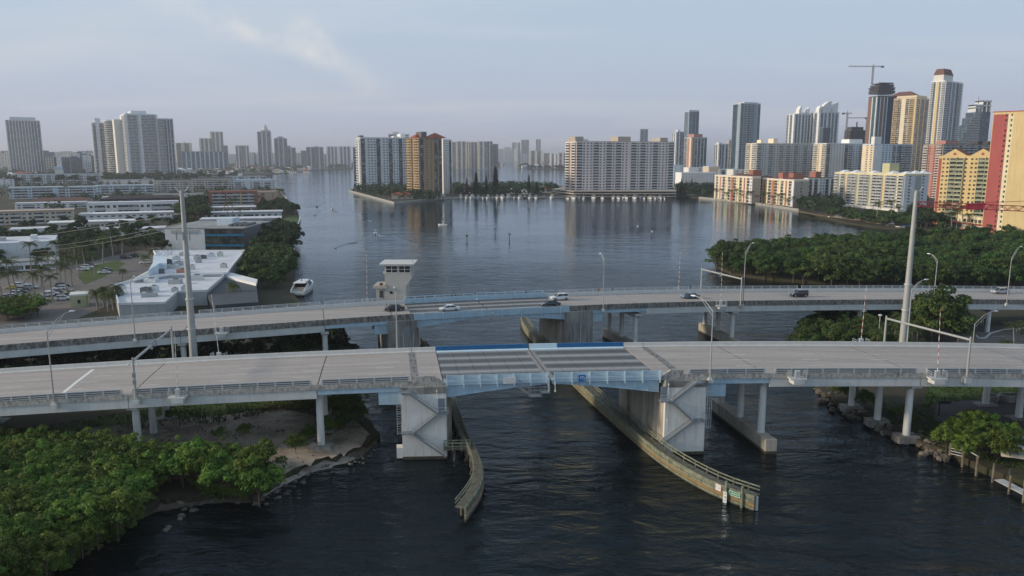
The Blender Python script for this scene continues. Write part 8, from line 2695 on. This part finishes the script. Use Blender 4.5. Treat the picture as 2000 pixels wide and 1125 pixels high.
# ---- people on the far footway
SKIN = mat('skin', (.35, .20, .13), .6, coord='obj')
HAIR = mat('hair', (.03, .02, .015), .8, coord='obj')
def person(label, px, top, leg, stride):
    s = fs(px, FW - 1)
    loc = FB(s, FW - 1.0, .13)
    t = thing('person', label, 'person', loc)
    vs = [(0, 0, .95), (0, 0, 1.15), (0, 0, 1.38), (0, 0, 1.5), (0, .01, 1.62), (0, .0, 1.72),
          (-.1, 0, .88), (-.11, stride * .5, .48), (-.11, stride * .9, .06), (-.11, stride * .9 + .14, .03), (.1, 0, .88), (.11, -stride * .5 + .05, .48), (.11, -stride, .07), (.11, -stride + .14, .03),
          (-.2, 0, 1.4), (-.26, -stride * .4, 1.12), (-.25, -stride * .5 + .1, .88), (.2, 0, 1.4), (.26, stride * .4, 1.12), (.25, stride * .5 + .1, .88)]
    es = [(0, 1), (1, 2), (2, 3), (3, 4), (4, 5), (0, 6), (6, 7), (7, 8), (8, 9), (0, 10), (10, 11), (11, 12), (12, 13), (2, 14), (14, 15), (15, 16), (2, 17), (17, 18), (18, 19)]
    rr = [.15, .15, .16, .06, .10, .08, .10, .075, .05, .045, .10, .075, .05, .045, .075, .05, .04, .075, .05, .04]
    me = bpy.data.meshes.new('body')
    me.from_pydata(vs, es, [])
    o = bpy.data.objects.new('body', me)
    COL.objects.link(o)
    sk = o.modifiers.new('skin', 'SKIN')
    for i, v in enumerate(me.skin_vertices[0].data):
        v.radius = (rr[i], rr[i] * .8); v.use_root = (i == 0)
    sb = o.modifiers.new('sub', 'SUBSURF'); sb.levels = sb.render_levels = 1
    o.parent = t
    m = bpy.data.materials.new('clothes'); m.use_nodes = True
    nt_ = m.node_tree; bs = nt_.nodes['Principled BSDF']; bs.inputs['Roughness'].default_value = .85
    tcn = nt_.nodes.new('ShaderNodeTexCoord'); sp = nt_.nodes.new('ShaderNodeSeparateXYZ'); rp_n = nt_.nodes.new('ShaderNodeValToRGB')
    dv_ = nt_.nodes.new('ShaderNodeMath'); dv_.operation = 'DIVIDE'; dv_.inputs[1].default_value = 2.0
    nt_.links.new(tcn.outputs['Object'], sp.inputs[0]); nt_.links.new(sp.outputs[2], dv_.inputs[0]); nt_.links.new(dv_.outputs[0], rp_n.inputs[0])
    e = rp_n.color_ramp; e.interpolation = 'CONSTANT'
    e.elements[0].position = 0; e.elements[0].color = leg + (1,)
    e.elements[1].position = .48; e.elements[1].color = top + (1,)
    k = e.elements.new(.735); k.color = (.35, .20, .13, 1)
    nt_.links.new(rp_n.outputs[0], bs.inputs['Base Color'])
    me.materials.append(m)
    b = MB(); b.loft([[Vector((.095 * math.cos(a_) * k_, -.02 + .095 * math.sin(a_) * k_, z)) for a_ in [i * .785 for i in range(8)]] for z, k_ in ((1.66, 1.0), (1.74, 1.0), (1.8, .5))])
    h = bpy.data.objects.new('hair', b.mesh('hair', HAIR)); COL.objects.link(h); h.parent = t
    t.rotation_euler = (0, 0, R(-75))
person('person in dark clothes walking the far footway beyond the blue barrier', 1027, (.03, .03, .035), (.03, .03, .04), .16)
person('person in a red top on the far footway near a street lamp', 1169, (.30, .03, .03), (.05, .05, .06), .12)
person('left one of two dark figures at the far railing by the tender house', 883, (.04, .05, .06), (.03, .03, .04), .1)
person('right one of two dark figures at the far railing by the tender house', 889, (.06, .06, .06), (.04, .04, .05), .14)
# ---- distant channel bridge posts
for px, lab in ((980, 'left white pylon of the distant channel gap'), (1007, 'right white pylon of the distant channel gap')):
    q = gp(px, 326.5, 0); t = thing('channel_pylon', lab, 'pylon', q)
    b = MB(); b.cbox(q - Vector((0, 0, 2)), 14, 14, 24); b.build('shaft', K['offwhite'], t)
    b = MB(); b.cbox(q + Vector((0, 0, 22)), 18, 18, 4); b.build('cap', K['lgrey'], t)
